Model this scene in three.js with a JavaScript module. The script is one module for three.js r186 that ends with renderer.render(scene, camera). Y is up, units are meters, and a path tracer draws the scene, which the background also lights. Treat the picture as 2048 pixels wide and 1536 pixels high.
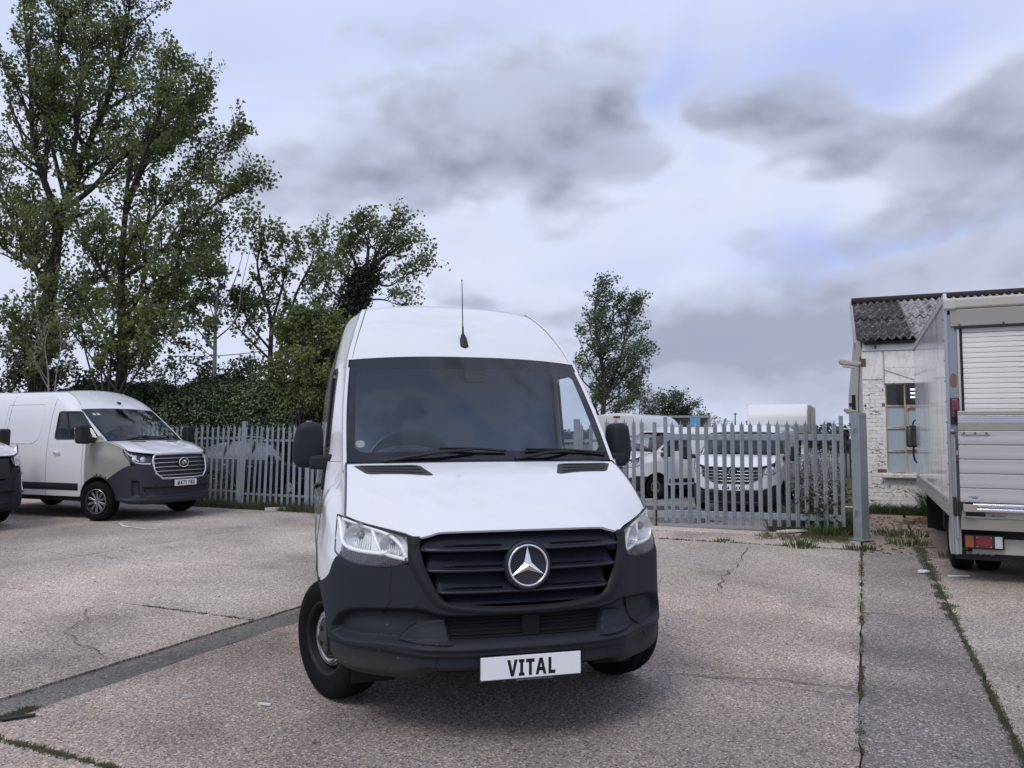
import * as THREE from 'three';
import { RoundedBoxGeometry } from 'three/addons/geometries/RoundedBoxGeometry.js';

// ------------------------------------------------------------------ camera, sky, sun, exposure
const scene = new THREE.Scene();
const camera = new THREE.PerspectiveCamera(53.01, 4 / 3, 0.1, 900);
camera.position.set(0, 1.58, 0);
camera.rotation.x = THREE.MathUtils.degToRad(3.54);
const renderer = new THREE.WebGLRenderer({ antialias: true });
renderer.setSize(1024, 768);
renderer.toneMapping = THREE.LinearToneMapping;
renderer.toneMappingExposure = 1.14;
renderer.shadowMap.enabled = true;

let seed = 7;
const rnd = () => { seed = (seed + 0x6d2b79f5) | 0; let t = Math.imul(seed ^ (seed >>> 15), 1 | seed); t = (t + Math.imul(t ^ (t >>> 7), 61 | t)) ^ t; return ((t ^ (t >>> 14)) >>> 0) / 4294967296; };
const rr = (a, b) => a + (b - a) * rnd();
const lerp = (a, b, t) => a + (b - a) * t, clamp = (x, a = 0, b = 1) => Math.min(b, Math.max(a, x));
const smooth = (x) => { x = clamp(x); return x * x * (3 - 2 * x); }, sst = (a, b, x) => smooth((x - a) / (b - a));
const hash = (x, y, z) => { let h = Math.imul(x | 0, 374761393) ^ Math.imul(y | 0, 668265263) ^ Math.imul(z | 0, 1274126177); h = Math.imul(h ^ (h >>> 13), 1274126177); return ((h ^ (h >>> 16)) >>> 0) / 4294967296; };
function vnoise(x, y, z = 0) {
  const X = Math.floor(x), Y = Math.floor(y), Z = Math.floor(z), u = smooth(x - X), v = smooth(y - Y), w = smooth(z - Z);
  const l = (k) => lerp(lerp(hash(X, Y, Z + k), hash(X + 1, Y, Z + k), u), lerp(hash(X, Y + 1, Z + k), hash(X + 1, Y + 1, Z + k), u), v);
  return w === 0 ? l(0) : lerp(l(0), l(1), w);
}
const fbm = (x, y, z = 0, n = 5) => { let s = 0, a = 0.5, t = 0; for (let i = 0; i < n; i++) { s += a * vnoise(x, y, z); t += a; a *= 0.5; x = x * 2.03 + 17.1; y = y * 2.03 + 9.7; z = z * 2.03 + 3.3; } return s / t; };

// broken overcast: a bright veil, grey cloud masses, thin bluish gaps
{
  const W = 2048, H = 1024, data = new Float32Array(W * H * 4), deg = THREE.MathUtils.radToDeg;
  const dir = ([u, v, w, h, s]) => { const az = Math.atan((u - 1024) / 1540); return [deg(az), deg(Math.atan((863 - v) / 1540 * Math.cos(az))), w / 27, h / 27, s]; };
  const dark = [[1010, 240, 330, 125, 1.0], [1240, 175, 130, 100, 0.55], [1200, 330, 170, 70, 0.7], [720, 330, 240, 85, 0.62], [560, 400, 170, 80, 0.4], [1590, 205, 130, 75, 0.85], [1500, 275, 90, 40, 0.4], [1690, 270, 90, 55, 0.4], [1392, 210, 45, 120, -0.7], [1830, 120, 70, 80, -0.5], [1620, 400, 190, 50, -0.5], [980, 480, 330, 50, -0.35], [640, 200, 200, 60, -0.3], [1900, 330, 190, 95, 1.15], [2000, 190, 130, 90, 0.8], [1540, 650, 300, 95, 1.15], [1380, 700, 160, 70, 0.5], [1700, 560, 90, 45, 0.35], [1900, 550, 150, 40, 0.6], [1120, 452, 60, 22, 0.55], [1480, 500, 80, 26, 0.55], [1530, 405, 60, 24, 0.5], [1290, 455, 40, 14, 0.3], [1500, 800, 360, 70, 1.0], [860, 580, 90, 50, 0.45], [960, 620, 70, 28, 0.5], [1180, 650, 110, 40, 0.5], [60, 640, 300, 60, 0.25], [2250, 420, 200, 120, 0.7]].map(dir);
  const gaps = [[1520, 560, 170, 45, 0.3], [1880, 470, 230, 34, 0.85], [1640, 480, 160, 40, 0.5], [400, 60, 420, 130, 0.45], [1700, 40, 330, 80, 0.8], [1390, 130, 60, 110, 0.5], [1000, 20, 300, 60, 0.4], [1780, 130, 60, 60, 0.4], [1250, 520, 120, 40, 0.25]].map(dir);
  for (let j = 0; j < H; j++) {
    const el = ((j + 0.5) / H - 0.5) * Math.PI, ce = Math.cos(el), sy = Math.sin(el), e = deg(el);
    for (let i = 0; i < W; i++) {
      const th = ((i + 0.5) / W - 0.5) * 2 * Math.PI, x = ce * Math.cos(th), z = ce * Math.sin(th), o = (j * W + i) * 4, az = deg(Math.atan2(x, -z));
      if (e < -12) { data[o] = 0.16; data[o + 1] = 0.16; data[o + 2] = 0.17; data[o + 3] = 1; continue; }
      const y = sy * 1.9, wx = fbm(x * 5, y * 5, z * 5, 3) - 0.5, wy = fbm(x * 5 + 9, y * 5, z * 5 + 4, 3) - 0.5;
      const n = fbm(x * 8 + wx * 0.5, y * 8 + wy * 0.5, z * 8 + 3, 4), fine = 0.5 * fbm(x * 17 + wx, y * 17 + wy, z * 17, 6) + 0.5 * (1 - Math.abs(2 * fbm(x * 12 + 5, y * 12 + wy, z * 12, 5) - 1)) - 0.16;
      const inside = Math.abs(az) < 60 && e < 48, A = az + wx * 6 + (n - 0.5) * 6, E = e + wy * 4 + (n - 0.5) * 4;
      let f = 0, gp = 0;
      if (inside) {
        for (const [a, c, w, h, s] of dark) { const q = ((A - a) / w) ** 2 + ((E - c) / h) ** 2; if (q < 7) f += s * Math.exp(-q); }
        for (const [a, c, w, h, s] of gaps) { const q = ((A - a) / w) ** 2 + ((E - c) / h) ** 2; if (q < 7) gp += s * Math.exp(-q); }
      }
      const out = inside ? Math.max(sst(40, 60, Math.abs(az)), sst(34, 48, e)) : 1;
      f = f * (1 - out) + out * 1.5 * (n - 0.34) * sst(0.38, 0.62, n);
      const v = f * 0.9 + (n - 0.5) * 0.7 + (fine - 0.5) * 0.75;
      let d = 0.37 * sst(0.16, 0.66, v) + 0.33 * sst(0.55, 1.4, v) + 0.55 * clamp(n - 0.40 + (fine - 0.5) * 0.9, 0, 0.5) * (0.4 + sst(0, 0.5, f));
      gp = clamp((gp * (1 - out) + out * 0.8 * sst(0.5, 0.34, n)) * (1 - d) + 0.5 * (0.5 - fine), 0, 0.85);
      let r = 0.635, g = 0.68, b = 0.855;
      r = lerp(r, 0.40, gp); g = lerp(g, 0.49, gp); b = lerp(b, 0.82, gp);
      r = lerp(r, 0.235, d); g = lerp(g, 0.252, d); b = lerp(b, 0.34, d);
      const hz = Math.exp(-Math.max(e, 0) / 4) * 0.4; r = lerp(r, 0.43, hz); g = lerp(g, 0.46, hz); b = lerp(b, 0.60, hz);
      if (e < 0) { const t = sst(0, -8, e); r = lerp(r, 0.16, t); g = lerp(g, 0.16, t); b = lerp(b, 0.17, t); }
      data[o] = r; data[o + 1] = g; data[o + 2] = b; data[o + 3] = 1;
    }
  }
  const sky = new THREE.DataTexture(data, W, H, THREE.RGBAFormat, THREE.FloatType);
  sky.mapping = THREE.EquirectangularReflectionMapping; sky.magFilter = THREE.LinearFilter; sky.needsUpdate = true;
  scene.background = sky; scene.environment = sky;
}
const sun = new THREE.DirectionalLight(new THREE.Color().setRGB(1, 0.96, 0.9), 1.3);
sun.position.set(-14, 34, 10); sun.target.position.set(0, 0, -10); sun.castShadow = true; sun.shadow.radius = 45;
Object.assign(sun.shadow.camera, { left: -30, right: 30, top: 30, bottom: -30, near: 1, far: 90 }); sun.shadow.mapSize.set(2048, 2048);
scene.add(sun, sun.target);

// ------------------------------------------------------------------ helpers
const numberOf = {};
const numbered = (n) => { const k = numberOf[n] = (numberOf[n] ?? -1) + 1; return k ? n + '_' + String(k).padStart(3, '0') : n; };
function tag(o, label, category, group, kind) { if (label) o.userData.label = label; if (category) o.userData.category = category; if (group) o.userData.group = group; if (kind) o.userData.kind = kind; return o; }
function thing(name, label, category, pos = [0, 0, 0], yaw = 0, group) { const o = new THREE.Group(); o.name = numbered(name); o.position.set(...pos); o.rotation.y = yaw; scene.add(o); return tag(o, label, category, group); }
function sub(name, parent) { const o = new THREE.Group(); o.name = name; parent.add(o); return o; }
function part(name, geo, mat, parent, label) { const m = new THREE.Mesh(Array.isArray(geo) ? merge(geo) : geo, mat); m.name = parent ? name : numbered(name); m.castShadow = m.receiveShadow = true; (parent ?? scene).add(m); if (label) m.userData.label = label; return m; }
function merge(list) {
  list = list.filter(Boolean).map((g) => (g.index ? g.toNonIndexed() : g));
  const n = list.reduce((s, g) => s + g.attributes.position.count, 0), P = new Float32Array(n * 3), N = new Float32Array(n * 3), U = new Float32Array(n * 2), col = list.some((g) => g.attributes.color), C = col && new Float32Array(n * 3).fill(1);
  let o = 0;
  for (const g of list) { P.set(g.attributes.position.array, o * 3); if (!g.attributes.normal) g.computeVertexNormals(); N.set(g.attributes.normal.array, o * 3); if (g.attributes.uv) U.set(g.attributes.uv.array, o * 2); if (g.attributes.color) C.set(g.attributes.color.array, o * 3); o += g.attributes.position.count; }
  const r = new THREE.BufferGeometry();
  r.setAttribute('position', new THREE.BufferAttribute(P, 3)); r.setAttribute('normal', new THREE.BufferAttribute(N, 3)); r.setAttribute('uv', new THREE.BufferAttribute(U, 2)); if (col) r.setAttribute('color', new THREE.BufferAttribute(C, 3));
  return r;
}
const mv = (g, x, y, z) => g.translate(x, y, z);
const box = (w, h, d, x = 0, y = 0, z = 0, r = 0, seg = 2) => mv(r ? new RoundedBoxGeometry(w, h, d, seg, r) : new THREE.BoxGeometry(w, h, d), x, y, z);
const cyl = (r0, r1, h, n = 16, x = 0, y = 0, z = 0, axis = 'y') => { const g = new THREE.CylinderGeometry(r0, r1, h, n); if (axis === 'x') g.rotateZ(Math.PI / 2); if (axis === 'z') g.rotateX(Math.PI / 2); return mv(g, x, y, z); };
// surface from a function of (u, v); optional rim turns its border inward; "inside" orients it
function grid(us, vs, f, { inside, rim = 0, uvScale } = {}) {
  if (!Array.isArray(us)) us = Array.from({ length: us + 1 }, (_, i) => i / us);
  if (!Array.isArray(vs)) vs = Array.from({ length: vs + 1 }, (_, i) => i / vs);
  const a = us.length, b = vs.length, P = [], U = [], I = [];
  for (let j = 0; j < b; j++) for (let i = 0; i < a; i++) { const p = f(us[i], vs[j]); P.push(p[0], p[1], p[2]); U.push(us[i], vs[j]); }
  for (let j = 0; j < b - 1; j++) for (let i = 0; i < a - 1; i++) { const k = j * a + i; I.push(k, k + 1, k + a, k + 1, k + a + 1, k + a); }
  let g = new THREE.BufferGeometry(); g.setIndex(I); g.setAttribute('position', new THREE.Float32BufferAttribute(P, 3)); g.setAttribute('uv', new THREE.Float32BufferAttribute(U, 2)); g.computeVertexNormals();
  const n = g.attributes.normal;
  if (inside) {
    let s = 0; for (let k = 0; k < a * b; k++) s += n.getX(k) * (P[k * 3] - inside[0]) + n.getY(k) * (P[k * 3 + 1] - inside[1]) + n.getZ(k) * (P[k * 3 + 2] - inside[2]);
    if (s < 0) { for (let k = 0; k < I.length; k += 3) [I[k], I[k + 1]] = [I[k + 1], I[k]]; g.setIndex(I); g.computeVertexNormals(); }
  }
  if (rim) {
    const N = g.attributes.normal, ring = [];
    for (let i = 0; i < a; i++) ring.push(i); for (let j = 1; j < b; j++) ring.push(j * a + a - 1); for (let i = a - 2; i >= 0; i--) ring.push((b - 1) * a + i); for (let j = b - 2; j > 0; j--) ring.push(j * a);
    const Q = [], J = []; ring.push(ring[0]);
    for (const k of ring) { Q.push(P[k * 3], P[k * 3 + 1], P[k * 3 + 2], P[k * 3] - N.getX(k) * rim, P[k * 3 + 1] - N.getY(k) * rim, P[k * 3 + 2] - N.getZ(k) * rim); }
    for (let k = 0; k < ring.length - 1; k++) J.push(k * 2, k * 2 + 1, k * 2 + 2, k * 2 + 2, k * 2 + 1, k * 2 + 3);
    const h = new THREE.BufferGeometry(); h.setIndex(J); h.setAttribute('position', new THREE.Float32BufferAttribute(Q, 3)); h.computeVertexNormals();
    g = merge([g, h]);
  }
  return g;
}
function tube(pts, r, n = 6, r1 = r, closed = false) {   // tapered tube through points
  const v = pts.map((p) => new THREE.Vector3(...p)), P = [], I = [], t = new THREE.Vector3(), a = new THREE.Vector3(), b = new THREE.Vector3(), q = new THREE.Vector3(), m = v.length; let ref = null;
  for (let i = 0; i < m; i++) {
    t.subVectors(v[closed ? (i + 1) % m : Math.min(i + 1, m - 1)], v[closed ? (i + m - 1) % m : Math.max(i - 1, 0)]).normalize();
    if (!ref) { ref = new THREE.Vector3(Math.abs(t.y) > 0.9 ? 1 : 0, Math.abs(t.y) > 0.9 ? 0 : 1, 0); }
    a.crossVectors(t, ref).normalize(); b.crossVectors(a, t).normalize(); ref.copy(b);
    const R = lerp(r, r1, i / (m - 1));
    for (let k = 0; k < n; k++) { const w = k / n * Math.PI * 2; q.copy(v[i]).addScaledVector(a, Math.cos(w) * R).addScaledVector(b, Math.sin(w) * R); P.push(q.x, q.y, q.z); }
  }
  for (let i = 0; i < (closed ? m : m - 1); i++) for (let k = 0; k < n; k++) { const k1 = (k + 1) % n, c = i * n, d = ((i + 1) % m) * n; I.push(c + k, c + k1, d + k, c + k1, d + k1, d + k); }
  const g = new THREE.BufferGeometry(); g.setIndex(I); g.setAttribute('position', new THREE.Float32BufferAttribute(P, 3)); g.computeVertexNormals(); return g;
}
function prism(pts, depth, bevel = 0, segs = 2) { // outline in x,y extruded along z, centred in z
  const s = new THREE.Shape(pts.map((p) => new THREE.Vector2(p[0], p[1])));
  const g = new THREE.ExtrudeGeometry(s, { depth: Math.max(1e-4, depth - 2 * bevel), bevelEnabled: bevel > 0, bevelThickness: bevel, bevelSize: bevel, bevelOffset: -bevel, bevelSegments: segs, curveSegments: 8 });
  return g.translate(0, 0, -(depth - 2 * bevel) / 2);
}
function roundPoly(pts, r, n = 5) { // round the corners of an outline
  const out = [], m = pts.length;
  for (let i = 0; i < m; i++) {
    const p = pts[i], a = pts[(i + m - 1) % m], b = pts[(i + 1) % m], la = Math.hypot(a[0] - p[0], a[1] - p[1]), lb = Math.hypot(b[0] - p[0], b[1] - p[1]), R = Array.isArray(r) ? r[i] : r, k = Math.min(R, la * 0.45, lb * 0.45);
    const A = [p[0] + (a[0] - p[0]) / la * k, p[1] + (a[1] - p[1]) / la * k], B = [p[0] + (b[0] - p[0]) / lb * k, p[1] + (b[1] - p[1]) / lb * k];
    for (let t = 0; t <= n; t++) { const s = t / n; out.push([(1 - s) ** 2 * A[0] + 2 * s * (1 - s) * p[0] + s * s * B[0], (1 - s) ** 2 * A[1] + 2 * s * (1 - s) * p[1] + s * s * B[1]]); }
  }
  return out;
}
// monotone cubic through [x, y] pairs
function curve(pts) {
  const n = pts.length, d = [], m = [];
  for (let i = 0; i < n - 1; i++) d.push((pts[i + 1][1] - pts[i][1]) / (pts[i + 1][0] - pts[i][0]));
  for (let i = 0; i < n; i++) m.push(i === 0 ? d[0] : i === n - 1 ? d[n - 2] : d[i - 1] * d[i] <= 0 ? 0 : 2 / (1 / d[i - 1] + 1 / d[i]));
  return (x) => {
    if (x <= pts[0][0]) return pts[0][1]; if (x >= pts[n - 1][0]) return pts[n - 1][1];
    let i = 0; while (x > pts[i + 1][0]) i++;
    const h = pts[i + 1][0] - pts[i][0], t = (x - pts[i][0]) / h, t2 = t * t, t3 = t2 * t;
    return (2 * t3 - 3 * t2 + 1) * pts[i][1] + (t3 - 2 * t2 + t) * h * m[i] + (-2 * t3 + 3 * t2) * pts[i + 1][1] + (t3 - t2) * h * m[i + 1];
  };
}
const lin = (pts) => (x) => { if (x <= pts[0][0]) return pts[0][1]; for (let i = 0; i < pts.length - 1; i++) if (x <= pts[i + 1][0]) return lerp(pts[i][1], pts[i + 1][1], (x - pts[i][0]) / (pts[i + 1][0] - pts[i][0])); return pts[pts.length - 1][1]; };
function catmull(P, n = 16) { const Q = [[2 * P[0][0] - P[1][0], 2 * P[0][1] - P[1][1]], ...P, [2 * P.at(-1)[0] - P.at(-2)[0], 2 * P.at(-1)[1] - P.at(-2)[1]]], out = []; for (let i = 1; i < Q.length - 2; i++) for (let k = 0; k < n; k++) { const t = k / n, f = (c) => 0.5 * (2 * Q[i][c] + (Q[i + 1][c] - Q[i - 1][c]) * t + (2 * Q[i - 1][c] - 5 * Q[i][c] + 4 * Q[i + 1][c] - Q[i + 2][c]) * t * t + (3 * Q[i][c] - Q[i - 1][c] - 3 * Q[i + 1][c] + Q[i + 2][c]) * t ** 3); out.push([f(0), f(1)]); } out.push(P.at(-1).slice()); return out; }
const rangeOf = (a, b, n) => Array.from({ length: n + 1 }, (_, i) => lerp(a, b, i / n));

// picture ray -> place in the world at a depth (used once, to set things out from survey points)
const F = 1540, TH = THREE.MathUtils.degToRad(3.54);
function at(u, v, D) { const a = (u - 1024) / F, b = -(v - 768) / F, y = b * Math.cos(TH) + Math.sin(TH), z = Math.cos(TH) - b * Math.sin(TH), t = D / z; return [a * t, 1.58 + y * t, -D]; }
// yard axes: p across, q away, 24.4 degrees off the view
const YA = THREE.MathUtils.degToRad(24.4), SA = Math.sin(YA), CA = Math.cos(YA);
const yard = (p, q, y = 0) => [p * CA + q * SA, y, -(q * CA - p * SA)];

// ------------------------------------------------------------------ materials
const M = {};
const std = (c, roughness = 0.7, o = {}) => new THREE.MeshStandardMaterial({ color: new THREE.Color().setRGB(...(Array.isArray(c) ? c : [c, c, c])), roughness, ...o });
const phys = (c, roughness, o = {}) => new THREE.MeshPhysicalMaterial({ color: new THREE.Color().setRGB(...(Array.isArray(c) ? c : [c, c, c])), roughness, ...o });
function texture(w, h, f, { srgb = true, repeat = [1, 1] } = {}) {
  const d = new Uint8Array(w * h * 4);
  for (let y = 0; y < h; y++) for (let x = 0; x < w; x++) { const c = f(x / w, y / h, x, y), o = (y * w + x) * 4; d[o] = clamp(c[0]) * 255; d[o + 1] = clamp(c[1]) * 255; d[o + 2] = clamp(c[2]) * 255; d[o + 3] = 255; }
  return dtex(d, w, h, srgb, repeat);
}
function dtex(d, w, h, srgb, repeat = [1, 1]) { const t = new THREE.DataTexture(d, w, h); if (srgb) t.colorSpace = THREE.SRGBColorSpace; t.wrapS = t.wrapT = THREE.RepeatWrapping; t.magFilter = THREE.LinearFilter; t.minFilter = THREE.LinearMipmapLinearFilter; t.repeat.set(...repeat); t.needsUpdate = true; return t; }
function canvasTex(w, h, draw) { const c = document.createElement('canvas'); c.width = w; c.height = h; draw(c.getContext('2d'), w, h); const t = new THREE.CanvasTexture(c); t.colorSpace = THREE.SRGBColorSpace; t.anisotropy = 8; return t; }
M.white = phys([0.735, 0.74, 0.75], 0.42, { clearcoat: 1, clearcoatRoughness: 0.04 });
M.white2 = phys([0.70, 0.705, 0.71], 0.45, { clearcoat: 0.8, clearcoatRoughness: 0.12 });
M.cream = phys([0.62, 0.60, 0.54], 0.5, { clearcoat: 0.3, clearcoatRoughness: 0.3 });
M.primer = std([0.255, 0.265, 0.225], 0.62);
M.black = std(0.012, 0.55); M.blackGloss = phys(0.01, 0.25, { clearcoat: 0.6 }); M.rubber = phys([0.010, 0.010, 0.011], 0.85, { specularIntensity: 0.2 }); M.seam = std(0.10, 0.8); M.under = std(0.012, 0.9); M.seat = std([0.03, 0.032, 0.038], 0.9);
M.chrome = std(0.82, 0.12, { metalness: 1 }); M.silver = std(0.55, 0.32, { metalness: 0.9 }); M.alloy = std(0.5, 0.3, { metalness: 0.85 }); M.steelDark = phys(0.012, 0.55, { specularIntensity: 0.6 });
M.reflector = std(0.86, 0.22, { metalness: 0.55 }); M.lampWhite = phys(0.93, 0.25, { clearcoat: 1 });
M.glass = phys([0.86, 0.91, 0.92], 0, { transmission: 1, thickness: 0, ior: 1.52 });
M.glassDark = phys([0.26, 0.30, 0.32], 0, { transmission: 1, thickness: 0, ior: 1.52 });
M.glassCar = phys([0.55, 0.6, 0.62], 0, { transmission: 1, thickness: 0, ior: 1.7 });
M.glassDusty = phys([0.20, 0.22, 0.25], 0.08, { transmission: 0.5, thickness: 0, ior: 1.7, clearcoat: 1 });
M.lens = phys([0.95, 0.96, 0.97], 0, { transmission: 1, thickness: 0, ior: 1.4 });
M.frit = phys([0.010, 0.010, 0.014], 0.9, { specularIntensity: 0.1 });
M.interior = std([0.16, 0.175, 0.20], 0.85); M.bulk = std([0.22, 0.27, 0.36], 0.8); M.dash = std([0.045, 0.048, 0.055], 0.75); M.dashGrey = std([0.28, 0.32, 0.38], 0.7);
M.red = phys([0.15, 0.005, 0.022], 0.25, { clearcoat: 1 }); M.amber = phys([0.26, 0.062, 0.006], 0.25, { clearcoat: 1 }); M.clearLamp = phys([0.5, 0.52, 0.52], 0.3, { clearcoat: 1 });
// ------------------------------------------------------------------ yard: concrete slabs, infill strips, ground beyond
function aggregate(size, metres, base, spread, stones, k) {   // exposed aggregate, size px for metres
  const d = new Uint8Array(size * size * 4), f = new Float32Array(size * size * 3), s = metres;
  const N = 256, low = new Float32Array(N * N);
  for (let y = 0; y < N; y++) for (let x = 0; x < N; x++) { const a = x / N * 2 * Math.PI, b = y / N * 2 * Math.PI; low[y * N + x] = fbm(Math.cos(a) * 1.6 + 5, Math.sin(a) * 1.6 + Math.cos(b) * 1.6, Math.sin(b) * 1.6 + 7 + k, 6); }
  for (let y = 0; y < size; y++) for (let x = 0; x < size; x++) { const o = (y * size + x) * 3, l = low[((y * N / size) | 0) * N + ((x * N / size) | 0)], n = (0.8 + 0.4 * l) * (0.62 + 0.76 * hash(x, y, k)); for (let c = 0; c < 3; c++) f[o + c] = base[c] * n; }
  const px = size / s;
  for (let i = 0; i < stones; i++) {
    const cx = rnd() * size, cy = rnd() * size, r = (0.0022 + 0.0060 * rnd() ** 2.2) * px, t = rnd(), e = rr(0.7, 1.3), an = rnd() * 3.14, ca = Math.cos(an), sa = Math.sin(an);
    const v = t < 0.45 ? rr(1.05, 1.05 + spread) : t < 0.8 ? rr(0.32, 0.76) : rr(0.85, 1.15), hue = rnd(), c = [base[0] * v * (hue < 0.3 ? 1.12 : 1), base[1] * v * (hue > 0.8 ? 1.02 : 1), base[2] * v * (hue < 0.3 ? 0.9 : hue > 0.75 ? 1.1 : 1)];
    for (let y = Math.floor(cy - r * 1.4); y <= cy + r * 1.4; y++) for (let x = Math.floor(cx - r * 1.4); x <= cx + r * 1.4; x++) {
      const dx = (x - cx), dy = (y - cy), q = ((dx * ca + dy * sa) * e) ** 2 + ((dy * ca - dx * sa) / e) ** 2; if (q > r * r) continue;
      const o = (((y + size) % size) * size + ((x + size) % size)) * 3; for (let j = 0; j < 3; j++) f[o + j] = c[j] * (0.9 + 0.2 * hash(x, y, 3));
    }
  }
  const toS = (x) => 255 * (x <= 0.0031308 ? 12.92 * x : 1.055 * Math.pow(x, 1 / 2.4) - 0.055);
  for (let i = 0; i < size * size; i++) { for (let c = 0; c < 3; c++) d[i * 4 + c] = clamp(toS(clamp(f[i * 3 + c])), 0, 255); d[i * 4 + 3] = 255; }
  const t = dtex(d, size, size, true, [1 / s, 1 / s]); t.anisotropy = 8; return t;
}
const concMap = aggregate(2048, 3.7, [0.362, 0.314, 0.270], 1.12, 225000, 1), stripMap = aggregate(1024, 1.9, [0.215, 0.198, 0.180], 1.5, 48000, 2), tarMap = aggregate(1024, 2.1, [0.17, 0.160, 0.145], 1.1, 42000, 3);
M.conc = std(1, 0.88, { map: concMap, bumpMap: concMap, bumpScale: 0.006, vertexColors: true }); M.strip = std(1, 0.9, { map: stripMap, bumpMap: stripMap, bumpScale: 0.004, vertexColors: true }); M.tar = std(1, 0.9, { map: tarMap, bumpMap: tarMap, bumpScale: 0.004, vertexColors: true });
// a ground sheet over (p, q) with ragged edges, uv in metres, slow stains in the vertex colours
const edgeN = (a, b) => (vnoise(a * 7, b * 3.1, 0.5) - 0.5) * 0.035 + (vnoise(a * 23, b * 5.3, 4.5) - 0.5) * 0.022;
const SPOTS = [[0.1, 3.75, 0.16, 0.3], [0.35, 4.2, 0.4, 0.22], [-2.6, 9.2, 0.7, 0.16], [-4.2, 11.5, 0.9, 0.18], [2.3, 8.6, 0.5, 0.14], [1.6, 6.2, 0.35, 0.16], [3.4, 5.3, 0.3, 0.2], [-1.7, 4.2, 0.3, 0.14], [-7, 12.6, 0.9, 0.25], [-6.2, 9.4, 0.5, 0.15], [5.4, 8.4, 0.6, 0.2]];   // old oil drips
function sheet(p0, p1, q0, q1, y, { step = 0.18, stain = 1, h, skirt = 0.05, rag = 1, tint } = {}) {
  const nu = Math.max(2, Math.min(90, Math.round((p1 - p0) / step))), nv = Math.max(2, Math.min(90, Math.round((q1 - q0) / step)));
  const P = (p, q) => { const a = (p - p0) / (p1 - p0), b = (q - q0) / (q1 - q0), k = rag; let pp = p, qq = q; if (a === 0 || a === 1) pp += edgeN(q, p0 + a * 9) * k; if (b === 0 || b === 1) qq += edgeN(p, q0 + b * 9) * k; const w = yard(pp, qq, 0); w[1] = (h ? h(pp, qq) : 0) + y + (vnoise(pp * 0.7, qq * 0.7, 2.5) - 0.5) * 0.012 * (h ? 0 : 1); return w; };
  const g = grid(rangeOf(p0, p1, nu), rangeOf(q0, q1, nv), P, { inside: [yard((p0 + p1) / 2, (q0 + q1) / 2)[0], -50, yard((p0 + p1) / 2, (q0 + q1) / 2)[2]], rim: skirt });
  const pos = g.attributes.position, uv = g.attributes.uv, C = new Float32Array(pos.count * 3);
  for (let i = 0; i < pos.count; i++) {
    const x = pos.getX(i), z = pos.getZ(i); uv.setXY(i, x + p0 * 0.37, z + q0 * 0.61);
    const big = fbm(x * 0.35, z * 0.35, 11, 4), mid = fbm(x * 1.5, z * 1.5, 21, 4), v = 1 + stain * ((big - 0.5) * 0.75 + (mid - 0.5) * 0.65) - 0.22 * stain * sst(0.58, 0.68, fbm(x * 1.1 + 30, z * 1.1, 5, 4)) + 0.10 * stain * sst(0.6, 0.7, fbm(x * 0.6 + 70, z * 0.6, 9, 3));
    const spot = SPOTS.reduce((a, [sx, sd, sr, sk]) => a * (1 - sk * Math.exp(-(((x - sx) ** 2 + (z + sd) ** 2) / (sr * sr)))), 1);
    const w = (fbm(x * 0.5, z * 0.5, 31, 3) - 0.5) * 0.10, t = tint ?? [1, 1, 1]; C[i * 3] = v * spot * (1 + w) * t[0]; C[i * 3 + 1] = v * spot * t[1]; C[i * 3 + 2] = v * spot * (1 - w) * t[2];
  }
  g.setAttribute('color', new THREE.BufferAttribute(C, 3)); return g;
}
{
  const yd = thing('concrete_yard'); tag(yd, 'pinkish weathered concrete yard cast in long lanes of slabs', null, null, 'structure');
  const G = 0.0055, slab = (p0, p1, q0, q1, t) => part('concrete_slab', sheet(p0 + G, p1 - G, q0 + G, q1 - G, 0, { tint: t }), M.conc, yd);
  const tint = () => { const v = rr(0.93, 1.07); return [v * rr(0.98, 1.03), v, v * rr(0.97, 1.02)]; };
  for (const [p0, p1, qs] of [[-4.33, -0.05, [-2, 0.1, 2.62, 5.14, 7.62, 11.36, 12.35]], [-9.1, -4.70, [-2, 0.2, 5.1, 9.9, 12.1]], [-13.6, -9.1, [-2, 4.6, 9.4, 12.15]], [-18.2, -13.6, [3.2, 8.3, 12.2]], [-23, -18.2, [4, 12.3]], [0.68, 4.9, [-2, 2.5, 7.53, 11.05]], [4.9, 9.4, [-2, 5, 11.2]]])
    for (let i = 0; i + 1 < qs.length; i++) slab(p0, p1, qs[i], qs[i + 1], tint());
  part('concrete_slab', sheet(0.7, 9.3, 11.08, 16.9, -0.01, { tint: [0.72, 0.66, 0.6] }), M.conc, yd);
  part('concrete_slab', sheet(-0.03, 0.66, 11.5, 16.9, -0.012, { tint: [0.70, 0.64, 0.58] }), M.conc, yd);
  part('grey_strip', sheet(-0.045, 0.665, -2, 7.56, -0.008, { tint: [1, 0.98, 0.98], rag: 2.2 }), M.strip, yd); part('grey_strip', sheet(-0.045, 0.665, 7.575, 11.48, -0.008, { tint: [1.12, 1.08, 1.05], rag: 2.2 }), M.strip, yd);
  part('tarmac_infill', sheet(-4.74, -4.30, -2, 12, -0.016, { rag: 2.6 }), M.tar, yd);
  part('tarmac_infill', sheet(-4.56, -4.335, -2, 12, -0.004, { rag: 1.2, tint: [0.9, 0.92, 0.9] }), M.tar, yd);
  // threshold kerb and apron in front of the gate
  part('threshold_slab', sheet(-6.0, -0.9, 12.37, 12.86, 0.005, { tint: [1.25, 1.3, 1.3], stain: 0.6 }), M.conc, yd);
}
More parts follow.
